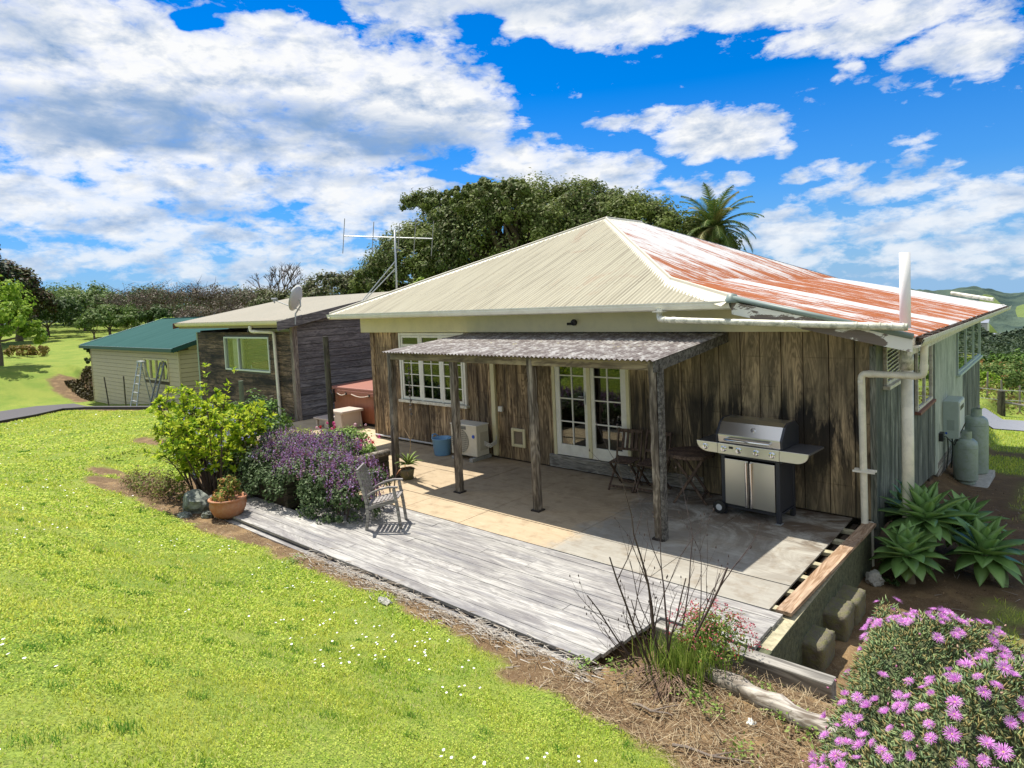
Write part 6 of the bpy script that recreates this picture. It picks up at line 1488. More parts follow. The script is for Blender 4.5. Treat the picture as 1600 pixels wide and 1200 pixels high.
# ---- yellow-green shrub on the left
ysh = thing('leafy_shrub', 'tall multi-stemmed shrub with yellow-green leaf tips at the lawn edge', 'shrub', (-9.3, -4.35, 0))
m = MB(); Lp = []; Ln = []; Ls = []; Fp = []
rr = random.Random(12)
def shrub_stem(base, tip, r0, bend, n=9):
    pts = []; b = Vector(base); t = Vector(tip); mid = b.lerp(t, .5) + Vector(bend)
    for k in range(n): q = k / (n - 1); pts.append(b * (1 - q) ** 2 + mid * 2 * q * (1 - q) + t * q * q)
    m.tube(pts, [r0 * (1 - .8 * k / (n - 1)) for k in range(n)], 5, cap=False); return pts
def rosette(p, d, k, s, spread=.075):
    for j in range(k):
        a = j * 2.4 + rr.random(); e = rr.uniform(.2, 1.1); side = d.orthogonal().normalized(); q = Matrix.Rotation(a, 3, d) @ side
        dr = (q * math.cos(e) + d * math.sin(e)).normalized(); c = p + dr * spread * rr.uniform(.4, 1) - d * rr.uniform(0, .08); nrm = (d * math.cos(e) - q * math.sin(e))
        Lp.append(c); Ln.append(nrm + Vector((rr.gauss(0, .2), rr.gauss(0, .2), .3))); Ls.append((dr, s * rr.uniform(.85, 1.4)))
for k in range(46):
    a = rr.uniform(0, 2 * PI); b = (-9.3 + .5 * math.cos(a) * rr.random(), -4.35 + .35 * math.sin(a) * rr.random(), -.05)
    R_ = rr.uniform(.25, 1.0) ** .7; hgt_ = rr.uniform(1.05, 1.85) * (1.05 - .25 * R_); tip = (-9.35 + 1.5 * R_ * math.cos(a), -4.3 + 1.0 * R_ * math.sin(a), hgt_)
    pts = shrub_stem(b, tip, .017, (.1 * math.cos(a), .1 * math.sin(a), .25))
    rosette(pts[-1], (pts[-1] - pts[-2]).normalized(), 12, .1)
    for j in range(17):
        q = rr.uniform(.28, .98); i = int(q * 7.99); p = pts[i].lerp(pts[i + 1], q * 8 - i); d = Vector((rr.gauss(0, 1), rr.gauss(0, 1), rr.uniform(.3, 1.2))).normalized(); e = p + d * rr.uniform(.1, .3)
        m.tube([p, e], [.006, .004], 3, cap=False); rosette(e, d, 9, .085)
for (px, py, pz) in ((-9.75, -4.1, 2.15), (-10.0, -4.0, 1.95), (-9.1, -3.9, 2.05)):
    pts = shrub_stem((-9.3, -4.3, .2), (px, py, pz), .012, (-.1, 0, .3)); rosette(pts[-1], Vector((0, 0, 1)), 9, .075); rosette(pts[-3], Vector((0, 0, 1)), 6, .07)
m.build('stems', TWIG, ysh, smooth=True)
yl = leafmat('yellow_green_leaf', [(.08, .17, .015), (.17, .3, .02), (.3, .44, .025), (.45, .56, .03), (.55, .62, .05)], .45)
leaves('foliage', np.array([tuple(p) for p in Lp]), np.array([tuple(p) for p in Ln]), np.array([s[1] for s in Ls]), yl, ysh, .5, .14, along=np.array([tuple(s[0]) for s in Ls]))
n = 70; D = sphere_dirs(n); P = np.array([-9.2, -4.4, .85]) + D * np.array([1.2, .7, .6]) * rng.uniform(.7, 1.05, n)[:, None]
leaves('blossom', np.repeat(P, 5, 0) + rng.normal(0, .018, (n * 5, 3)), np.repeat(D, 5, 0) + rng.normal(0, .5, (n * 5, 3)), .028, leafmat('lilac_petal', [(.3, .3, .62), (.45, .42, .72)], .3), ysh, .8)
# darker glossy bush behind it
dsh = thing('green_bush', 'dense round mid-green bush behind the yellow-green shrub near the statue', 'shrub', (-11.6, -2.3, 0))
P, N = lobe_leaves([(-11.6, -2.3, .55, .75, .7, .6), (-11.0, -2.5, .4, .6, .5, .4), (-12.4, -2.6, .5, .6, .6, .5)], 5200, .09, .3, 130, .5, .5); leaves('foliage', P, N, rng.uniform(.06, .11, len(P)), leafmat('glossy_leaf', [(.05, .13, .02), (.1, .2, .03), (.17, .28, .05), (.06, .1, .05)], .25), dsh, .55)
m = MB(); [m.tube([(-11.6, -2.3, -.1), (-11.6 + q, -2.3 + q * .3, .6)], .02, 5) for q in (-.4, -.1, .2, .5)]; m.build('stems', TWIG, dsh)
# low sprawling weeds left of the boulder
P, N = lobe_leaves([(-10.4, -4.95, .05, .9, .35, .22), (-9.4, -4.95, .1, .5, .25, .3)], 2600, .05, .35, 80, .3, .5); o = leaves('weeds', P, N, rng.uniform(.03, .06, len(P)), leafmat('weed_leaf', [(.1, .16, .03), (.2, .25, .05), (.28, .28, .08), (.2, .12, .08)], .3)); tag(o, 'low straggly weeds in the dirt left of the dark boulder', 'weeds', kind='stuff')

# ---- purple flowering mass in the planter
pf = thing('purple_flower_bush', 'wide mound of dark leaves topped with purple flower spikes behind the deck', 'flowering bush', (-7.0, -3.6, 0))
lobes = [(-7.0, -3.65, .36, 1.0, .62, .42), (-6.2, -3.6, .32, .62, .55, .42), (-8.0, -3.5, .4, .9, .7, .42), (-8.1, -2.9, .45, 1.0, .7, .3), (-8.8, -3.2, .4, .7, .6, .42), (-5.95, -3.72, .2, .42, .42, .36), (-7.5, -3.95, .12, 1.3, .4, .5), (-6.5, -3.85, .1, .8, .38, .5), (-8.6, -3.9, .2, .7, .45, .6)]
P, N = lobe_leaves(lobes, 30000, .06, .2, 420, .7, .5); leaves('foliage', P, N, rng.uniform(.03, .06, len(P)), leafmat('sage_leaf', [(.03, .055, .02), (.05, .09, .03), (.09, .14, .05), (.15, .2, .1)], .15), pf, .6)
m = MB(); rr = random.Random(4)
for k in range(60): x, y = rr.uniform(-8.8, -5.8), rr.uniform(-4.0, -2.9); m.tube([(x, y, -.05), (x + rr.uniform(-.1, .1), y + rr.uniform(-.1, .1), .5)], .01, 4)
m.build('stems', TWIG, pf)
Sp = []; Sn = []; St = []
for k in range(1150):
    l = lobes[rr.choice((0, 0, 1, 2, 2, 3, 3, 3, 4, 5))]; a = rr.uniform(0, 2 * PI); q = math.sqrt(rr.random()) * .95; x = l[0] + l[3] * q * math.cos(a); y = l[1] + l[4] * q * math.sin(a); z = l[2] + l[5] * math.sqrt(max(0, 1 - q * q)) * 1.0
    h = rr.uniform(.06, .17); tip = np.array([rr.gauss(0, .12), rr.gauss(0, .12), 1.0]); tip /= np.linalg.norm(tip)
    for j in range(12):
        t = j / 11; c = np.array([x, y, z]) + tip * h * t + rng.normal(0, .012 * (1.2 - t), 3); Sp.append(c); Sn.append(rng.normal(size=3)); St.append(.03 * (1.15 - .6 * t))
leaves('flower_spikes', np.array(Sp), np.array(Sn), np.array(St), leafmat('purple_petal', [(.14, .05, .11), (.22, .09, .2), (.34, .18, .42), (.48, .36, .66), (.28, .13, .17)], .25), pf, .75)
# geraniums: reds, pinks, white
gf = thing('geranium_patch', 'pink, red and white geraniums in the corner of the planter', 'flowers', (-8.3, -2.3, .2))
P, N = lobe_leaves([(-8.2, -2.35, .56, .75, .35, .24), (-7.6, -2.5, .48, .4, .35, .18)], 2600, .06, .3, 90, .4, .7); leaves('foliage', P, N, rng.uniform(.04, .07, len(P)), leafmat('geranium_leaf', [(.08, .16, .03), (.15, .26, .05), (.25, .36, .1)], .3), gf, .9)
m = MB(); [m.tube([(x, -2.4, .2), (x + .02, -2.35, .6)], .006, 4) for x in np.linspace(-8.8, -7.4, 14)]; m.build('stems', plain('green_stem', (.1, .16, .05), .7), gf)
for k in range(34):
    x = rr.uniform(-8.95, -7.35); y = rr.uniform(-2.65, -2.1); z = rr.uniform(.68, .92) if x < -7.8 else rr.uniform(.6, .74); s = rr.uniform(.02, .042); col = (('red_petal', [(.5, .015, .02), (.62, .03, .05)]), ('pink_petal', [(.6, .05, .22), (.7, .12, .35)]), ('pale_petal', [(.75, .66, .66), (.7, .4, .5)]))[0 if k % 4 == 0 else (2 if k % 5 == 0 else 1)]
    D = sphere_dirs(16); leaves('flower_head', np.array([x, y, z]) + D * s * .7, D, s * .9, leafmat(*col, .3), gf, .9)
fe = thing('flower_edge', 'small pale green edging plants behind the purple flowers', 'plants', (-9.8, -1.9, 0)); P, N = lobe_leaves([(-9.6, -2.2, .42, 1.0, .3, .14)], 1500, .05, .3, 60, .4, .6); leaves('foliage', P, N, rng.uniform(.03, .055, len(P)), leafmat('lime_leaf', [(.22, .3, .05), (.34, .4, .08)], .3), fe, .7)

# ---- terracotta pot, aloe
tp = thing('terracotta_pot', 'round terracotta pot with straggly green plants in front of the yellow-green shrub', 'plant pot', (-7.72, -4.78, -.03))
m = MB(); m.lathe((-7.72, -4.78, -.03), [(0, 0), (.15, 0), (.21, .05), (.255, .14), (.265, .2), (.255, .25), (.262, .262), (.275, .27), (.278, .29), (.265, .3), (.245, .295), (.24, .25), (.0, .24)], 32); m.build('pot', TERRA, tp, smooth=True)
P, N = lobe_leaves([(-7.72, -4.78, .3, .22, .22, .08), (-7.85, -4.72, .42, .12, .12, .12), (-7.6, -4.75, .42, .1, .1, .16)], 1300, .05, .4, 50, .2, .6); leaves('foliage', P, N, rng.uniform(.03, .06, len(P)), leafmat('pot_leaf', [(.1, .2, .03), (.2, .3, .05), (.35, .38, .1), (.45, .22, .08)], .3), tp, .5)
m = MB(); [m.tube([(-7.72, -4.78, .2), (-7.72 + a * .1, -4.78 + b * .1, .35), (-7.72 + a * .16, -4.78 + b * .14, .62 + .06 * a)], [.006, .005, .003], 4) for a, b in ((-1, .3), (.4, .8), (.9, -.3), (.1, -.2), (-.5, -.8))]; m.build('stems', plain('green_stem', (.1, .16, .05), .7), tp)
def blade_rosette(name, c, n, L, W, e0, e1, mat, parent, curve=.5, thick=.02, seed=1, azj=.25):
    """broad pointed leaves radiating from a heart, each a folded curved strip"""
    rr = random.Random(seed); V = []; F = []
    for k in range(n):
        az = k * 2.39996 + rr.uniform(-azj, azj); t0 = k / max(1, n - 1); el = e0 + (e1 - e0) * t0 + rr.uniform(-.08, .08); l = L * rr.uniform(.82, 1.1) * (.62 + .38 * math.sin(PI * min(1, .25 + t0 * .6))); w = W * rr.uniform(.85, 1.1); seg = 9; b = len(V); p = Vector((0, 0, 0)); ang = el
        d2 = Vector((math.cos(az), math.sin(az), 0)); s = Vector((-math.sin(az), math.cos(az), 0))
        for j in range(seg + 1):
            t = j / seg; ww = w * (math.sin(PI * min(1, t * .62 + .2)) ** 1.1) * (1 - t ** 5) * (1 if t < .97 else .3)
            up = Vector((0, 0, 1)) * math.cos(ang) - d2 * math.sin(ang); q = Vector(c) + p
            V += [q - s * ww * .5 + up * ww * .22, q - up * 0, q + s * ww * .5 + up * ww * .22, q - up * thick * (1 - t)]
            p = p + (d2 * math.cos(ang) + Vector((0, 0, 1)) * math.sin(ang)) * l / seg; ang -= curve * (.3 + t) / seg
        for j in range(seg):
            o = b + j * 4
            F += [(o, o + 4, o + 5, o + 1), (o + 1, o + 5, o + 6, o + 2), (o + 2, o + 6, o + 7, o + 3), (o + 3, o + 7, o + 4, o)]
    return raw(name, V, F, mat, parent, True)
al = thing('aloe_pot', 'spiky aloe in a small mossy pot at the foot of the first verandah post', 'potted plant', (-6.88, -2.0, 0))
blade_rosette('leaves', (-6.86, -1.98, .26), 26, .3, .035, 1.3, .1, leafmat('aloe_leaf', [(.12, .2, .05), (.22, .3, .08)], .15), al, 1.1, .012, 3)
blade_rosette('dry_leaves', (-6.9, -2.02, .2), 9, .24, .03, .3, -.5, leafmat('aloe_dry', [(.4, .15, .08), (.45, .28, .14)], .15), al, .9, .01, 5)
m = MB(); m.lathe((-6.88, -2.0, 0), [(0, 0), (.1, 0), (.13, .16), (.14, .18), (.12, .19), (0, .17)], 18); m.build('pot', CONC, al, smooth=True)
m = MB(); m.tube([(-6.86, -1.98, .3), (-6.8, -1.95, .6), (-6.82, -1.96, .95)], .006, 4); m.tube([(-6.81, -1.96, .72), (-6.98, -1.95, .9), (-6.99, -1.95, 1.0)], .004, 4); m.tube([(-6.81, -1.96, .66), (-6.7, -1.95, .82), (-6.66, -1.95, 1.05)], .004, 4); m.build('dry_flower_stalk', plain('dry_stalk', (.4, .28, .16), .8), al)

# ---- agaves by the house corner
AG = None
m, nt, out = new_mat('agave_leaf'); co = objco(nt); ri = nd(nt, 'ShaderNodeObjectInfo').outputs['Random']
c = mixc(nt, noise(nt, co, 7, 4), (.13, .26, .07), (.22, .38, .11)); c = mixc(nt, ramp(nt, noise(nt, co, 2, 2), [(.5, 0), (.7, .5)]), c, (.26, .4, .13))
prin(nt, out, c, .38, 0, None, .45); AG = m
GA = 'agaves at the right corner of the cottage'
for k, (x, y, z, L, n, lab) in enumerate(((.52, .15, .08, .66, 46, 'largest agave, top one of the cluster against the side wall'), (.42, -.4, -.22, .56, 38, 'agave low at the front of the cluster below the largest one'), (1.12, .25, -.26, .62, 40, 'agave rightmost of the cluster spreading over the earth'), (.25, .8, -.08, .56, 34, 'agave close to the wall behind the white downpipe'), (.85, .95, -.16, .58, 34, 'darker agave at the back of the cluster'))):
    t = thing('agave', lab, 'agave', (x, y, H(x, y)), 0, GA); blade_rosette('leaves', (x, y, z), n, L * .86, .19, 1.42, -.75, AG, t, .45, .02, k + 11)
    m = MB(); m.tube([(x + .04, y + .05, H(x, y) - .1), (x + .01, y, (H(x, y) + z) / 2), (x, y, z + .04)], [.06, .055, .06], 10); m.build('stem', plain('agave_stem', (.2, .17, .11), .9, var=.4, sc=12), t)
P, N = lobe_leaves([(.65, .8, -.25, .6, .4, .2), (.3, -.65, -.5, .14, .1, .05)], 900, .07, .3, 30, .3, .6); tag(leaves('weeds', P, N, rng.uniform(.05, .09, len(P)), G2), 'dark leafy weeds between the agaves', 'weeds', kind='stuff')

# ---- bare shrub with pink flowered tuft
bs_ = thing('bare_shrub', 'leafless dark twiggy shrub growing at the front corner of the deck', 'shrub', (-.62, -4.5, 0))
m = MB(); rr = random.Random(23); basep = Vector((-.62, -4.45, H(-.62, -4.45) - .02))
right = Vector((.75, .66, 0)); fwd_ = Vector((-.66, .75, 0))
def twig(p, d, L, r, depth):
    n = 6; r *= .72; pts = [p]
    for k in range(n): d = (d + Vector((rr.gauss(0, .07), rr.gauss(0, .07), rr.gauss(.03, .05)))).normalized(); pts.append(pts[-1] + d * L / n)
    m.tube(pts, [r * (1 - .55 * k / n) for k in range(n + 1)], 5)
    if depth:
        for k in range(rr.randint(2, 3)):
            i = rr.randint(2, n); e = (d + right * rr.uniform(-.75, .75) + fwd_ * rr.uniform(-.6, .6) + Vector((0, 0, .25))).normalized(); twig(pts[i], e, L * rr.uniform(.35, .6), r * .5, depth - 1)
    else: m.lathe(pts[-1], [(0, -.012), (.006, 0), (0, .016)], 5)
for (a, b, L, r) in ((-.75, .1, 1.0, .014), (-.45, -.2, 1.25, .018), (-.25, .2, .95, .02), (-.55, -.3, .7, .012), (-.12, .0, 1.35, .02), (.1, .2, .9, .018), (.3, -.1, 1.15, .022), (.45, .1, .85, .013), (.02, -.3, 1.1, .014), (.22, .3, 1.2, .012), (-.9, -.1, .75, .01), (-.3, .1, .8, .012), (.12, -.1, .7, .016)):
    d = (right * a + fwd_ * b + Vector((0, 0, 1))).normalized(); twig(basep + right * a * .15, d, L, r, 2)
m.build('stems', plain('purplish_twig', (.075, .05, .045), .7, var=.4, sc=40), bs_)
tf = thing('grass_tuft', 'green tuft with small pink flowers growing through the bare shrub', 'plant', (-.45, -4.35, 0))
XY = np.stack([-.5 + rng.normal(0, .13, 900), -4.42 + rng.normal(0, .1, 900)], 1); bo = blades('leaves', XY, rng.uniform(.15, .48, 900), np.full(900, .008), leafmat('tuft_leaf', [(.12, .22, .03), (.22, .34, .05), (.35, .42, .1)], .35), .45); bo.parent = tf; bo.data.transform(world_of(tf).inverted())
P, N = lobe_leaves([(-.28, -4.2, .18, .34, .3, .22), (-.5, -4.1, .12, .25, .25, .2)], 2600, .05, .35, 90, .2, .5); leaves('foliage', P, N, rng.uniform(.025, .05, len(P)), leafmat('fine_leaf', [(.09, .17, .03), (.16, .26, .05), (.26, .3, .08)], .3), tf, .35)
D = sphere_dirs(200); D[:, 2] = np.abs(D[:, 2]); P = np.array([-.32, -4.2, .2]) + D * np.array([.38, .34, .26]) * rng.uniform(.7, 1.1, 200)[:, None]; leaves('flowers', np.repeat(P, 4, 0) + rng.normal(0, .012, (800, 3)), rng.normal(size=(800, 3)), .02, leafmat('rose_petal', [(.55, .1, .18), (.65, .25, .3), (.5, .06, .08)], .3), tf, .6)
# weeds on the bank
XYw = [(-.9, -4.75), (-.25, -4.75), (.1, -4.35), (.35, -4.55), (.55, -4.65), (-.05, -4.8), (-1.15, -4.9), (.7, -4.2), (-5.2, -5.15), (.25, -5.1)]
Pw = []; Nw = []
for x, y in XYw:
    k = 60; Pw.append(np.stack([x + rng.normal(0, .06, k), y + rng.normal(0, .06, k), hgt(np.full(k, x), np.full(k, y)) + rng.uniform(.01, .09, k)], 1)); Nw.append(rng.normal(size=(k, 3)) * .5 + np.array([0, 0, 1]))
tag(leaves('weeds', np.concatenate(Pw), np.concatenate(Nw), rng.uniform(.02, .045, 60 * len(XYw)), leafmat('bank_weed', [(.1, .2, .03), (.18, .3, .05), (.28, .36, .1)], .3)), 'small green weeds sprouting on the dry bank', 'weeds', kind='stuff')
# dead roots fanning from the shrub base
m = MB()
for k in range(120):
    a = rr.uniform(-2.4, .6); L = rr.uniform(.15, .5); p = basep + Vector((rr.gauss(0, .08), -.02 + rr.gauss(0, .06), .14)); q = p + Vector((math.cos(a) * L, math.sin(a) * L - .05, 0)); q.z = H(q.x, q.y) + .015; m.tube([p, p.lerp(q, .5) + Vector((0, 0, .05)), q], [.004, .0035, .002], 3, cap=False)
m.build('dead_stalks', plain('dead_stalk', (.3, .2, .14), .9, var=.4, sc=30), bs_)

# ---- magenta ice plant mound, front right
ip = thing('ice_plant', 'mound of fleshy grey-green leaves covered in magenta-pink daisy flowers', 'flowering plant', (1.8, -6.7, H(1.8, -6.7)))
def mound_z(x, y):
    u = np.clip(1 - ((x - 2.35) / (1.26 + .12 * np.clip(y + 6.9, 0, 1))) ** 2, 0, 1); g = hgt(x, y); top = 1.56 + .09 * np.sin(x * 5 + y * 3) + .06 * np.sin(x * 11 - y * 7) - .06 * np.clip(-y - 6.6, 0, 2) - .12 * np.clip(y + 6.6, 0, 2) + .22 * np.clip(x - 1.4, 0, .8)
    v = np.clip(1 - ((y + 6.75) / 1.35) ** 2, 0, 1); e = S(np.minimum(u, v) * 2.6) ** .55
    return g + (top - g) * e, e
n = 60000; x = rng.uniform(1.12, 3.4, n); y = rng.uniform(-8.1, -5.4, n); z, e = mound_z(x, y); k_ = e > .03; x, y, z = x[k_], y[k_], z[k_]; n = len(x)
ex = .03; nx = -(mound_z(x + ex, y)[0] - z) / ex; nyy = -(mound_z(x, y + ex)[0] - z) / ex; N = unit(np.stack([nx, nyy, np.ones(n)], 1))
P = np.stack([x, y, z], 1) - N * rng.uniform(0, .09, n)[:, None]
def spikes(name, P, D, L, W, mat, parent):
    n = len(P); D = unit(D); a = unit(np.cross(D, rng.normal(size=(n, 3)))); b = np.cross(D, a); L = L.reshape(-1, 1); W = W.reshape(-1, 1)
    q = [P + D * L * .45 + (a * math.cos(t) + b * math.sin(t)) * W for t in (0, 2.094, 4.189)]; tip = P + D * L; V = np.stack([P, *q, tip], 1).reshape(-1, 3)
    k = np.arange(n)[:, None] * 5; F = np.concatenate([k + np.array([[0, 2, 1]]), k + np.array([[0, 3, 2]]), k + np.array([[0, 1, 3]]), k + np.array([[1, 2, 4]]), k + np.array([[2, 3, 4]]), k + np.array([[3, 1, 4]])], 0)
    return raw_np(name, V, 3, mat, parent, False, F)
IPL = leafmat('ice_plant_leaf', [(.07, .12, .05), (.13, .2, .09), (.22, .32, .15), (.32, .42, .18), (.36, .3, .12)], .25)
spikes('leaves', P, N + rng.normal(0, .55, (n, 3)), rng.uniform(.025, .042, n), np.full(n, .0035), IPL, ip)
nn = 14; 
# stems and shaded core
m = MB(); rr = random.Random(8)
for k in range(160):
    px, py = rr.uniform(1.3, 3.2), rr.uniform(-7.9, -5.6); zz, ee = mound_z(np.array([px]), np.array([py]))
    if ee[0] > .1: m.tube([(px + rr.uniform(-.1, .1), py + rr.uniform(-.1, .1), H(px, py)), (px, py, float(zz[0]) - .05)], .005, 4)
m.build('stems', TWIG, ip)
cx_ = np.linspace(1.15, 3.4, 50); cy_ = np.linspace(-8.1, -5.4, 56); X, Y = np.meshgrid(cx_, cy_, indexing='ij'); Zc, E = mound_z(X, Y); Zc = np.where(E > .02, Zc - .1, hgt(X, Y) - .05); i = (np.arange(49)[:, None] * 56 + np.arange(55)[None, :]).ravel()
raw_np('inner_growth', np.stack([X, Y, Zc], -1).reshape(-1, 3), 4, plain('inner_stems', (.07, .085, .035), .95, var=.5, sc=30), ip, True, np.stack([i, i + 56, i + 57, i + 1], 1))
m_, nt, out = new_mat('magenta_petal'); co = objco(nt)
rad = nd(nt, 'ShaderNodeVectorMath', {0: scl(nt, co, (1, 1, 0))}, operation='LENGTH').outputs[1]
oi = nd(nt, 'ShaderNodeObjectInfo').outputs['Random']
pc = mixc(nt, oi, (.66, .24, .68), (.84, .62, .88)); c = mixc(nt, ramp(nt, mth(nt, 'MULTIPLY', rad, 30), [(.12, 1), (.3, .25), (.8, 0)]), pc, (.85, .72, .82))
b_ = nd(nt, 'ShaderNodeBsdfPrincipled', {'Base Color': c, 'Roughness': .45}); t_ = nd(nt, 'ShaderNodeBsdfTranslucent', {'Color': c}); nt.links.new(nd(nt, 'ShaderNodeMixShader', {0: .4, 1: b_.outputs[0], 2: t_.outputs[0]}).outputs[0], out.inputs[0]); PETAL = m_
CENT = plain('flower_centre', (.6, .5, .22), .7, var=.2, sc=300)
def flower_arrays(open_, seed, R_=.03):
    rg = np.random.default_rng(seed); V = []
    for ring, (cnt, lf, el) in enumerate(((24, 1.0, .12), (20, .85, .4), (12, .55, .8))):
        for k in range(cnt):
            a = 2 * PI * (k + rg.uniform(-.3, .3)) / cnt; l = R_ * lf * rg.uniform(.85, 1.1); e = el + (1 - open_) * .9 + rg.uniform(-.08, .08); d = np.array([math.cos(a) * math.cos(e), math.sin(a) * math.cos(e), math.sin(e)]); s = np.array([-math.sin(a), math.cos(a), 0]) * .00135
            p = d * .004; mdl = p + d * l * .6 + np.array([0, 0, .0012]); tip = p + d * l - np.array([0, 0, .001 * open_]); V.append([p - s * .6, p + s * .6, mdl + s, mdl - s]); V.append([mdl - s, mdl + s, tip + s * .5, tip - s * .5])
    return np.array(V)
protos = []
for k in range(4):
    V = flower_arrays((1, 1, .8, .45)[k], k); me = bpy.data.meshes.new('flower'); vv = V.reshape(-1, 3); nc = len(vv)
    cen = [(math.cos(a) * .0045, math.sin(a) * .0045, .003) for a in np.linspace(0, 2 * PI, 9)[:-1]] + [(0, 0, .0075)]
    me.from_pydata([tuple(p) for p in vv] + cen, [], [tuple(range(4 * j, 4 * j + 4)) for j in range(nc // 4)] + [(nc + j, nc + (j + 1) % 8, nc + 8) for j in range(8)]); me.materials.append(PETAL); me.materials.append(CENT)
    for j, p in enumerate(me.polygons):
        if j >= nc // 4: p.material_index = 1
    protos.append(me)
rr = random.Random(77); places = []; tries = 0
while len(places) < 900 and tries < 30000:
    tries += 1; x, y = rr.uniform(1.15, 3.2), rr.uniform(-8.0, -5.45); z, e = mound_z(np.array([x]), np.array([y]))
    if e[0] < .2: continue
    if fbm(np.array([x]), np.array([y]), .3, 5)[0] < .36: continue
    if min([1] + [math.hypot(x - a, y - b) for a, b, *_ in places]) < .032: continue
    ex = .04; nrm = Vector((-(mound_z(np.array([x + ex]), np.array([y]))[0][0] - z[0]) / ex, -(mound_z(np.array([x]), np.array([y + ex]))[0][0] - z[0]) / ex, 1)).normalized()
    places.append((x, y, float(z[0]), nrm))
def vis_key(p): return math.hypot(p[0] - 1.9, p[1] + 9.06)
places.sort(key=vis_key); cam_z = 3.03
rest = []; nfl = 0; inv = world_of(ip).inverted()
for k, (x, y, z, nrm) in enumerate(places):
    tilt = (nrm + Vector((rr.gauss(0, .28), rr.gauss(0, .28) - .15, .3))).normalized(); q = Vector((0, 0, 1)).rotation_difference(tilt) @ Matrix.Rotation(rr.uniform(0, 6), 3, 'Z').to_quaternion(); sc_ = rr.uniform(.5, .9); pos = Vector((x, y, z)) + tilt * rr.uniform(.01, .028); pi = rr.choice((0, 1, 1, 2, 2, 3))
    inview = x < 2.6 and y > -7.75
    if nfl < 100 and inview:
        o = bpy.data.objects.new('flower', protos[pi]); COL.objects.link(o); o.parent = ip; o.matrix_basis = inv @ Matrix.LocRotScale(pos, q, Vector((sc_,) * 3)); nfl += 1
    else: rest.append((pos, q, sc_, pi))
V = []; F = []; MI = []
for pos, q, s, pi in rest:
    me = protos[pi]; k = len(V); V += [tuple(pos + q @ (v.co * s)) for v in me.vertices]; F += [tuple(i + k for i in p.vertices) for p in me.polygons]; MI += [p.material_index for p in me.polygons]
# petals of the merged flowers use their own radius-free colour
PET2 = leafmat('magenta_petal_far', [(.68, .26, .68), (.82, .5, .84), (.64, .2, .62)], .4)
o = raw('flowers', V, F, [PET2, CENT], ip); o.data.polygons.foreach_set('material_index', MI); o['kind'] = 'stuff'
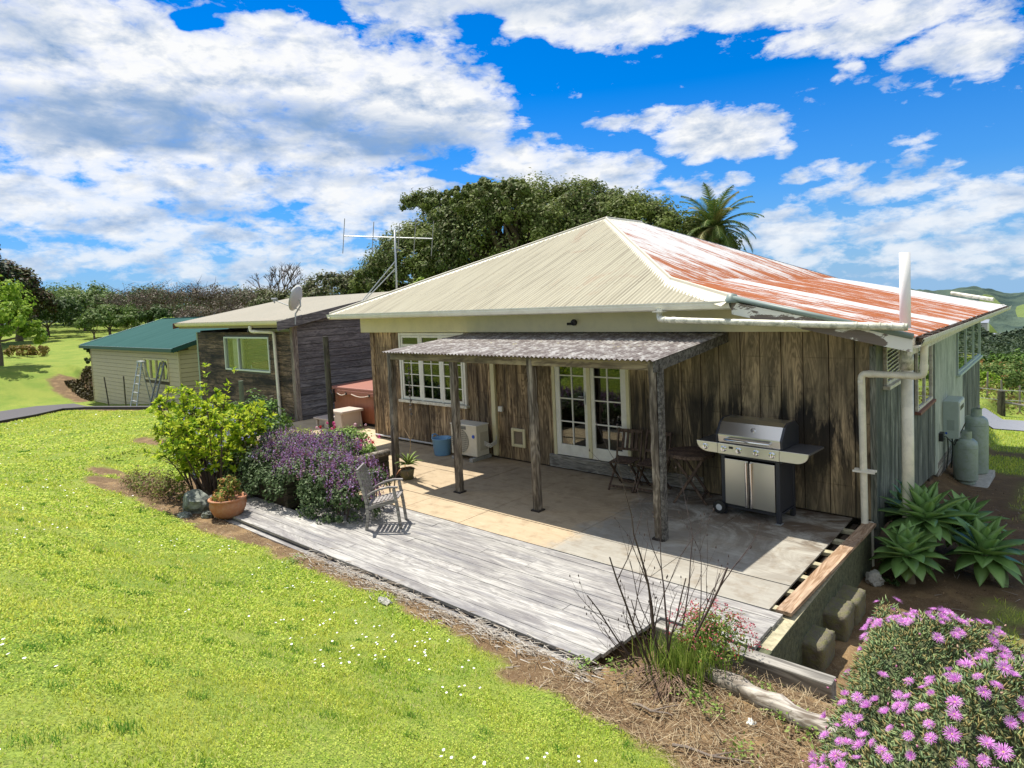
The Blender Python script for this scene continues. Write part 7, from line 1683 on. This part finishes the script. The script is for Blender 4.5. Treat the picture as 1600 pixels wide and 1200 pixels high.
# spent buds
nb = 420; k_ = rng.integers(0, len(P), nb); spikes('buds', P[k_] + N[k_] * .06, N[k_] + rng.normal(0, .5, (nb, 3)), rng.uniform(.012, .022, nb), np.full(nb, .005), leafmat('bud', [(.42, .25, .12), (.5, .35, .25), (.55, .2, .35)], .2), ip)['kind'] = 'stuff'
CLOUDS = [(-1.2511, 0.2916, 0.275, 0.1448, 1.2), (-0.935, 0.2968, 0.232, 0.0943, 1.1), (-1.3279, 0.3523, 0.1304, 0.0624, 1.3), (-1.1961, 0.3358, 0.1992, 0.076, 1.5), (-1.0054, 0.3361, 0.1966, 0.0736, 1.4), (-0.8594, 0.2975, 0.1625, 0.0825, 1.5), (-0.7644, 0.2606, 0.0782, 0.0539, 1.2), (-1.276, 0.2432, 0.2326, 0.0698, 1.4), (-1.0389, 0.2335, 0.2901, 0.0522, 1.2), (-1.3431, 0.1529, 0.1556, 0.0388, 1.1), (-1.1444, 0.1781, 0.2118, 0.043, 1.0), (-0.9425, 0.1718, 0.1775, 0.0461, 1.0), (-0.6791, 0.1929, 0.1275, 0.0467, 1.1), (-0.5823, 0.1685, 0.1063, 0.0421, 1.1), (-0.8873, 0.1431, 0.115, 0.0472, 0.8), (-1.2106, 0.1336, 0.1762, 0.034, 0.8), (-1.3257, 0.1223, 0.0399, 0.0175, 0.5), (-1.1081, 0.0993, 0.186, 0.0315, 0.7), (-1.2668, 0.074, 0.1154, 0.0293, 0.65), (-1.0766, 0.053, 0.1565, 0.0323, 0.65), (-1.3482, 0.0823, 0.0582, 0.0317, 0.6), (-0.9667, 0.0784, 0.1023, 0.0285, 0.4), (-0.8518, 0.4212, 0.1046, 0.0273, 0.8), (-0.6201, 0.4221, 0.3233, 0.0622, 1.7), (-0.3729, 0.3847, 0.2821, 0.044, 1.4), (-0.1763, 0.338, 0.1567, 0.0395, 1.3), (-0.0825, 0.2797, 0.0693, 0.0424, 1.1), (-0.1348, 0.2738, 0.0407, 0.0295, 0.8), (-0.2247, 0.2793, 0.0227, 0.0186, 0.6), (-0.1806, 0.2415, 0.0252, 0.0155, 0.35), (-0.5792, 0.3709, 0.0267, 0.0211, 0.8), (-0.5123, 0.2542, 0.0844, 0.0247, 1.0), (-0.4119, 0.2306, 0.1113, 0.0417, 1.7), (-0.3596, 0.2157, 0.0602, 0.0327, 1.2), (-0.2772, 0.1539, 0.0443, 0.0223, 0.5), (-0.4048, 0.1587, 0.0535, 0.0198, 0.55), (-0.174, 0.1651, 0.0288, 0.021, 0.45), (-0.2537, 0.1211, 0.071, 0.0189, 0.6), (-0.1635, 0.1271, 0.0499, 0.0179, 0.75), (-0.1218, 0.1335, 0.0337, 0.0142, 0.4), (-0.0824, 0.0968, 0.096, 0.0296, 1.0), (-0.1496, 0.0805, 0.0843, 0.0246, 0.8), (-0.2865, 0.0761, 0.1469, 0.0248, 0.75), (-0.1086, 0.044, 0.1267, 0.0242, 0.7), (-0.2158, 0.0356, 0.1829, 0.0225, 0.5), (-0.1087, 0.0117, 0.1337, 0.0146, 0.4), (-0.3363, 0.0937, 0.0511, 0.018, 0.5), (-1.1291, 0.3921, 0.0366, 0.0149, -1.6), (-0.728, 0.3961, 0.0582, 0.0322, -1.2), (-0.6629, 0.3352, 0.0389, 0.0339, -1.0), (-0.8075, 0.1837, 0.0586, 0.0131, -0.9), (-0.8714, 0.0804, 0.058, 0.0387, -0.4)]
BELLIES = [(-1.254, 0.253, 0.2387, 0.0391, 1.3), (-1.0634, 0.2583, 0.2763, 0.0468, 1.3), (-0.8627, 0.2399, 0.1916, 0.0379, 1.1), (-1.3408, 0.35, 0.0576, 0.0413, 0.5), (-1.1467, 0.1434, 0.1061, 0.0192, 0.9), (-0.7939, 0.4291, 0.249, 0.0233, 0.6), (-0.6012, 0.4144, 0.1906, 0.025, 0.8), (-0.3727, 0.3923, 0.1371, 0.0188, 0.5), (-0.1485, 0.2768, 0.0622, 0.0297, 0.4), (-0.9786, 0.1901, 0.1101, 0.0127, 0.5), (-1.0755, 0.0715, 0.1043, 0.011, 0.4)]
SKYTINT = (.34, .56, .86)
SKYSTR = .1
CL_DARK = (1.2, 2.1, 3.6); CL_LIT = (5.6, 5.65, 5.7); CL_LOW = (3.3, 4.2, 5.3)
EXPO = .8
# ------------------------------------------------------------------ light, sky, camera
SUN = Vector((-1.1, .18, 2.27)).normalized()
sd = bpy.data.lights.new('sun', 'SUN'); sd.energy = 4.3; sd.angle = math.radians(.53); sd.color = (1.0, .94, .83)
so2 = bpy.data.objects.new('sun', sd); COL.objects.link(so2); so2.rotation_euler = SUN.to_track_quat('Z', 'Y').to_euler(); so2.location = (-10, 0, 30)
w = bpy.data.worlds.new('World'); scene.world = w; w.use_nodes = True; nt = w.node_tree; nt.nodes.clear()
out = nt.nodes.new('ShaderNodeOutputWorld')
tc = nd(nt, 'ShaderNodeTexCoord').outputs['Generated']
sp = nd(nt, 'ShaderNodeSeparateXYZ', {0: tc})
# sky just below the horizon repeats the horizon colour
zc = mth(nt, 'MAXIMUM', sp.outputs[2], .015)
dirv = nd(nt, 'ShaderNodeCombineXYZ', {0: sp.outputs[0], 1: sp.outputs[1], 2: zc}).outputs[0]
dirv = nd(nt, 'ShaderNodeVectorMath', {0: dirv}, operation='NORMALIZE').outputs[0]
sky = nt.nodes.new('ShaderNodeTexSky'); sky.sky_type = 'NISHITA'; sky.sun_disc = False
sky.sun_elevation = math.asin(SUN.z); sky.sun_rotation = math.atan2(SUN.x, SUN.y); sky.altitude = 100; sky.air_density = 1.0; sky.dust_density = .25; sky.ozone_density = 3.0
nt.links.new(dirv, sky.inputs[0])
base = nd(nt, 'ShaderNodeMix', {0: 1.0, 6: sky.outputs[0], 7: (SKYTINT)}, data_type='RGBA', blend_type='MULTIPLY').outputs[2]
base = nd(nt, 'ShaderNodeHueSaturation', {'Color': base, 'Saturation': 1.28, 'Value': 1.0}).outputs[0]
base = nd(nt, 'ShaderNodeMix', {0: ramp(nt, sp.outputs[2], [(0, .85), (.05, .7), (.16, .25), (.3, 0)]), 6: base, 7: (1.8, 2.95, 4.6)}, data_type='RGBA').outputs[2]
az = mth(nt, 'ARCTAN2', sp.outputs[0], sp.outputs[1]); el = mth(nt, 'ARCSINE', sp.outputs[2])
# cloud density group: coordinates are azimuth and elevation on the celestial sphere
grp = bpy.data.node_groups.new('cloud_density', 'ShaderNodeTree')
grp.interface.new_socket('Pos', in_out='INPUT', socket_type='NodeSocketVector'); grp.interface.new_socket('Dir', in_out='INPUT', socket_type='NodeSocketVector'); grp.interface.new_socket('Density', in_out='OUTPUT', socket_type='NodeSocketFloat')
gi = grp.nodes.new('NodeGroupInput'); go = grp.nodes.new('NodeGroupOutput'); G = grp
warp = noise(G, scl(G, gi.outputs[1], (7, 7, 14)), 1, 3, .5, out=1)
pos = nd(G, 'ShaderNodeVectorMath', {0: gi.outputs[0], 1: nd(G, 'ShaderNodeVectorMath', {0: nd(G, 'ShaderNodeVectorMath', {0: warp, 1: (.5, .5, .5)}, operation='SUBTRACT').outputs[0], 1: (.16, .07, 0)}, operation='MULTIPLY').outputs[0]}, operation='ADD').outputs[0]
acc = None
for (a, e, ra, re, wt) in CLOUDS:
    q = nd(G, 'ShaderNodeVectorMath', {0: pos, 1: (a, e, 0)}, operation='SUBTRACT').outputs[0]; q = scl(G, q, (1 / ra, 1 / re, 0))
    d2 = nd(G, 'ShaderNodeVectorMath', {0: q, 1: q}, operation='DOT_PRODUCT').outputs[1]; v = mth(G, 'MULTIPLY', mth(G, 'MAXIMUM', mth(G, 'SUBTRACT', 1.0, d2), -1.3) if wt > 0 else mth(G, 'POWER', mth(G, 'MAXIMUM', mth(G, 'SUBTRACT', 1.3, d2), 0.0), 2.0), wt * .55)
    if wt > 0: acc = v if acc is None else mth(G, 'SMOOTH_MAX', acc, v, .12)
    else: acc = mth(G, 'ADD', acc, v)
# unseen cloud added behind and above the view to brighten shaded front faces
dz = nd(G, 'ShaderNodeSeparateXYZ', {0: gi.outputs[1]}); bk_ = nd(G, 'ShaderNodeVectorMath', {0: gi.outputs[1], 1: (.66, -.75, .35)}, operation='DOT_PRODUCT').outputs[1]
acc = mth(G, 'MAXIMUM', acc, mth(G, 'MULTIPLY', mth(G, 'SUBTRACT', bk_, .02), 2.6))
big = noise(G, scl(G, gi.outputs[1], (10, 10, 24)), 1, 2, .5); f1 = noise(G, scl(G, gi.outputs[1], (24, 24, 56)), 1, 9, .62, .2)
dn = mth(G, 'ADD', acc, mth(G, 'ADD', mth(G, 'MULTIPLY', mth(G, 'SUBTRACT', big, .5), .75), mth(G, 'MULTIPLY', mth(G, 'SUBTRACT', f1, .5), 1.65)))
G.links.new(dn, go.inputs[0])
def dens(daz, de):
    p = nd(nt, 'ShaderNodeCombineXYZ', {0: mth(nt, 'ADD', az, daz), 1: mth(nt, 'ADD', el, de), 2: 0.0}).outputs[0]
    dv = nd(nt, 'ShaderNodeVectorMath', {0: tc, 1: (-daz * .8 - 0, 0, de)}, operation='ADD').outputs[0] if (daz or de) else tc
    g = nt.nodes.new('ShaderNodeGroup'); g.node_tree = grp; nt.links.new(p, g.inputs[0]); nt.links.new(dv, g.inputs[1]); return g.outputs[0]
D0 = dens(0, 0)
alpha = ramp(nt, D0, [(-.05, 0), (.12, .3), (.34, .8), (.7, 1)])
na = noise(nt, scl(nt, tc, (15, 15, 34)), 1, 8, .6, .2); nb_ = noise(nt, scl(nt, nd(nt, 'ShaderNodeVectorMath', {0: tc, 1: (-.02, 0, .03)}, operation='ADD').outputs[0], (15, 15, 34)), 1, 8, .6, .2)
lit = mth(nt, 'MULTIPLY', mth(nt, 'SUBTRACT', na, nb_), 2.2)     # falling density towards the sun = bright rim
lit = mth(nt, 'SUBTRACT', mth(nt, 'ADD', lit, .86), mth(nt, 'MULTIPLY', mth(nt, 'MAXIMUM', mth(nt, 'SUBTRACT', D0, .75), 0.0), .22), clamp=True)
bel = None
for (a, e, ra, re, wt) in BELLIES:
    q = nd(nt, 'ShaderNodeVectorMath', {0: nd(nt, 'ShaderNodeCombineXYZ', {0: az, 1: el, 2: 0.0}).outputs[0], 1: (a, e, 0)}, operation='SUBTRACT').outputs[0]; q = scl(nt, q, (1 / ra, 1 / re, 0))
    d2 = nd(nt, 'ShaderNodeVectorMath', {0: q, 1: q}, operation='DOT_PRODUCT').outputs[1]; v = mth(nt, 'MULTIPLY', mth(nt, 'MAXIMUM', mth(nt, 'SUBTRACT', 1.0, d2), 0.0), wt); bel = v if bel is None else mth(nt, 'ADD', bel, v)
bn_ = noise(nt, scl(nt, tc, (9, 9, 22)), 1, 7, .6, .3); bel = mth(nt, 'MULTIPLY', mth(nt, 'MINIMUM', bel, 1.1), ramp(nt, bn_, [(.3, .15), (.5, .75), (.68, 1)]), clamp=True)
lit = mth(nt, 'MULTIPLY', lit, mth(nt, 'SUBTRACT', 1.0, mth(nt, 'MULTIPLY', bel, .9)), clamp=True)
cc = mixc(nt, lit, CL_DARK, CL_LIT)
# hazier, paler clouds low down
lowf = ramp(nt, el, [(0, .45), (.1, .15), (.22, 0)]); cc = mixc(nt, lowf, cc, CL_LOW)
skyc = mixc(nt, alpha, base, cc)
bg = nd(nt, 'ShaderNodeBackground', {0: skyc, 1: SKYSTR}); nt.links.new(bg.outputs[0], out.inputs[0])

cd = bpy.data.cameras.new('camera'); cam = bpy.data.objects.new('camera', cd); COL.objects.link(cam)
yaw, pitch, roll = .72, -.06, -.0443
f_ = Vector((-math.sin(yaw) * math.cos(pitch), math.cos(yaw) * math.cos(pitch), math.sin(pitch))); r0 = Vector((math.cos(yaw), math.sin(yaw), 0)); u0 = r0.cross(f_)
rt_ = r0 * math.cos(roll) + u0 * math.sin(roll); up_ = -r0 * math.sin(roll) + u0 * math.cos(roll)
M = Matrix((rt_, up_, -f_)).transposed().to_4x4(); M.translation = Vector((1.8937, -9.0582, 3.032)); cam.matrix_world = M
cd.sensor_width = 36; cd.lens = 1001.73 / 1600 * 36; cd.shift_y = (530.6 - 600) / 1600; cd.clip_end = 5000; cd.clip_start = .05
scene.camera = cam
scene.view_settings.view_transform = 'Standard'; scene.view_settings.look = 'None'; scene.view_settings.exposure = EXPO; scene.view_settings.gamma = 1
scene.cycles.max_bounces = 6; scene.cycles.diffuse_bounces = 3; scene.cycles.glossy_bounces = 3; scene.cycles.transmission_bounces = 3; scene.cycles.transparent_max_bounces = 8
scene.cycles.use_denoising = True
scene.cycles.sample_clamp_indirect = 6
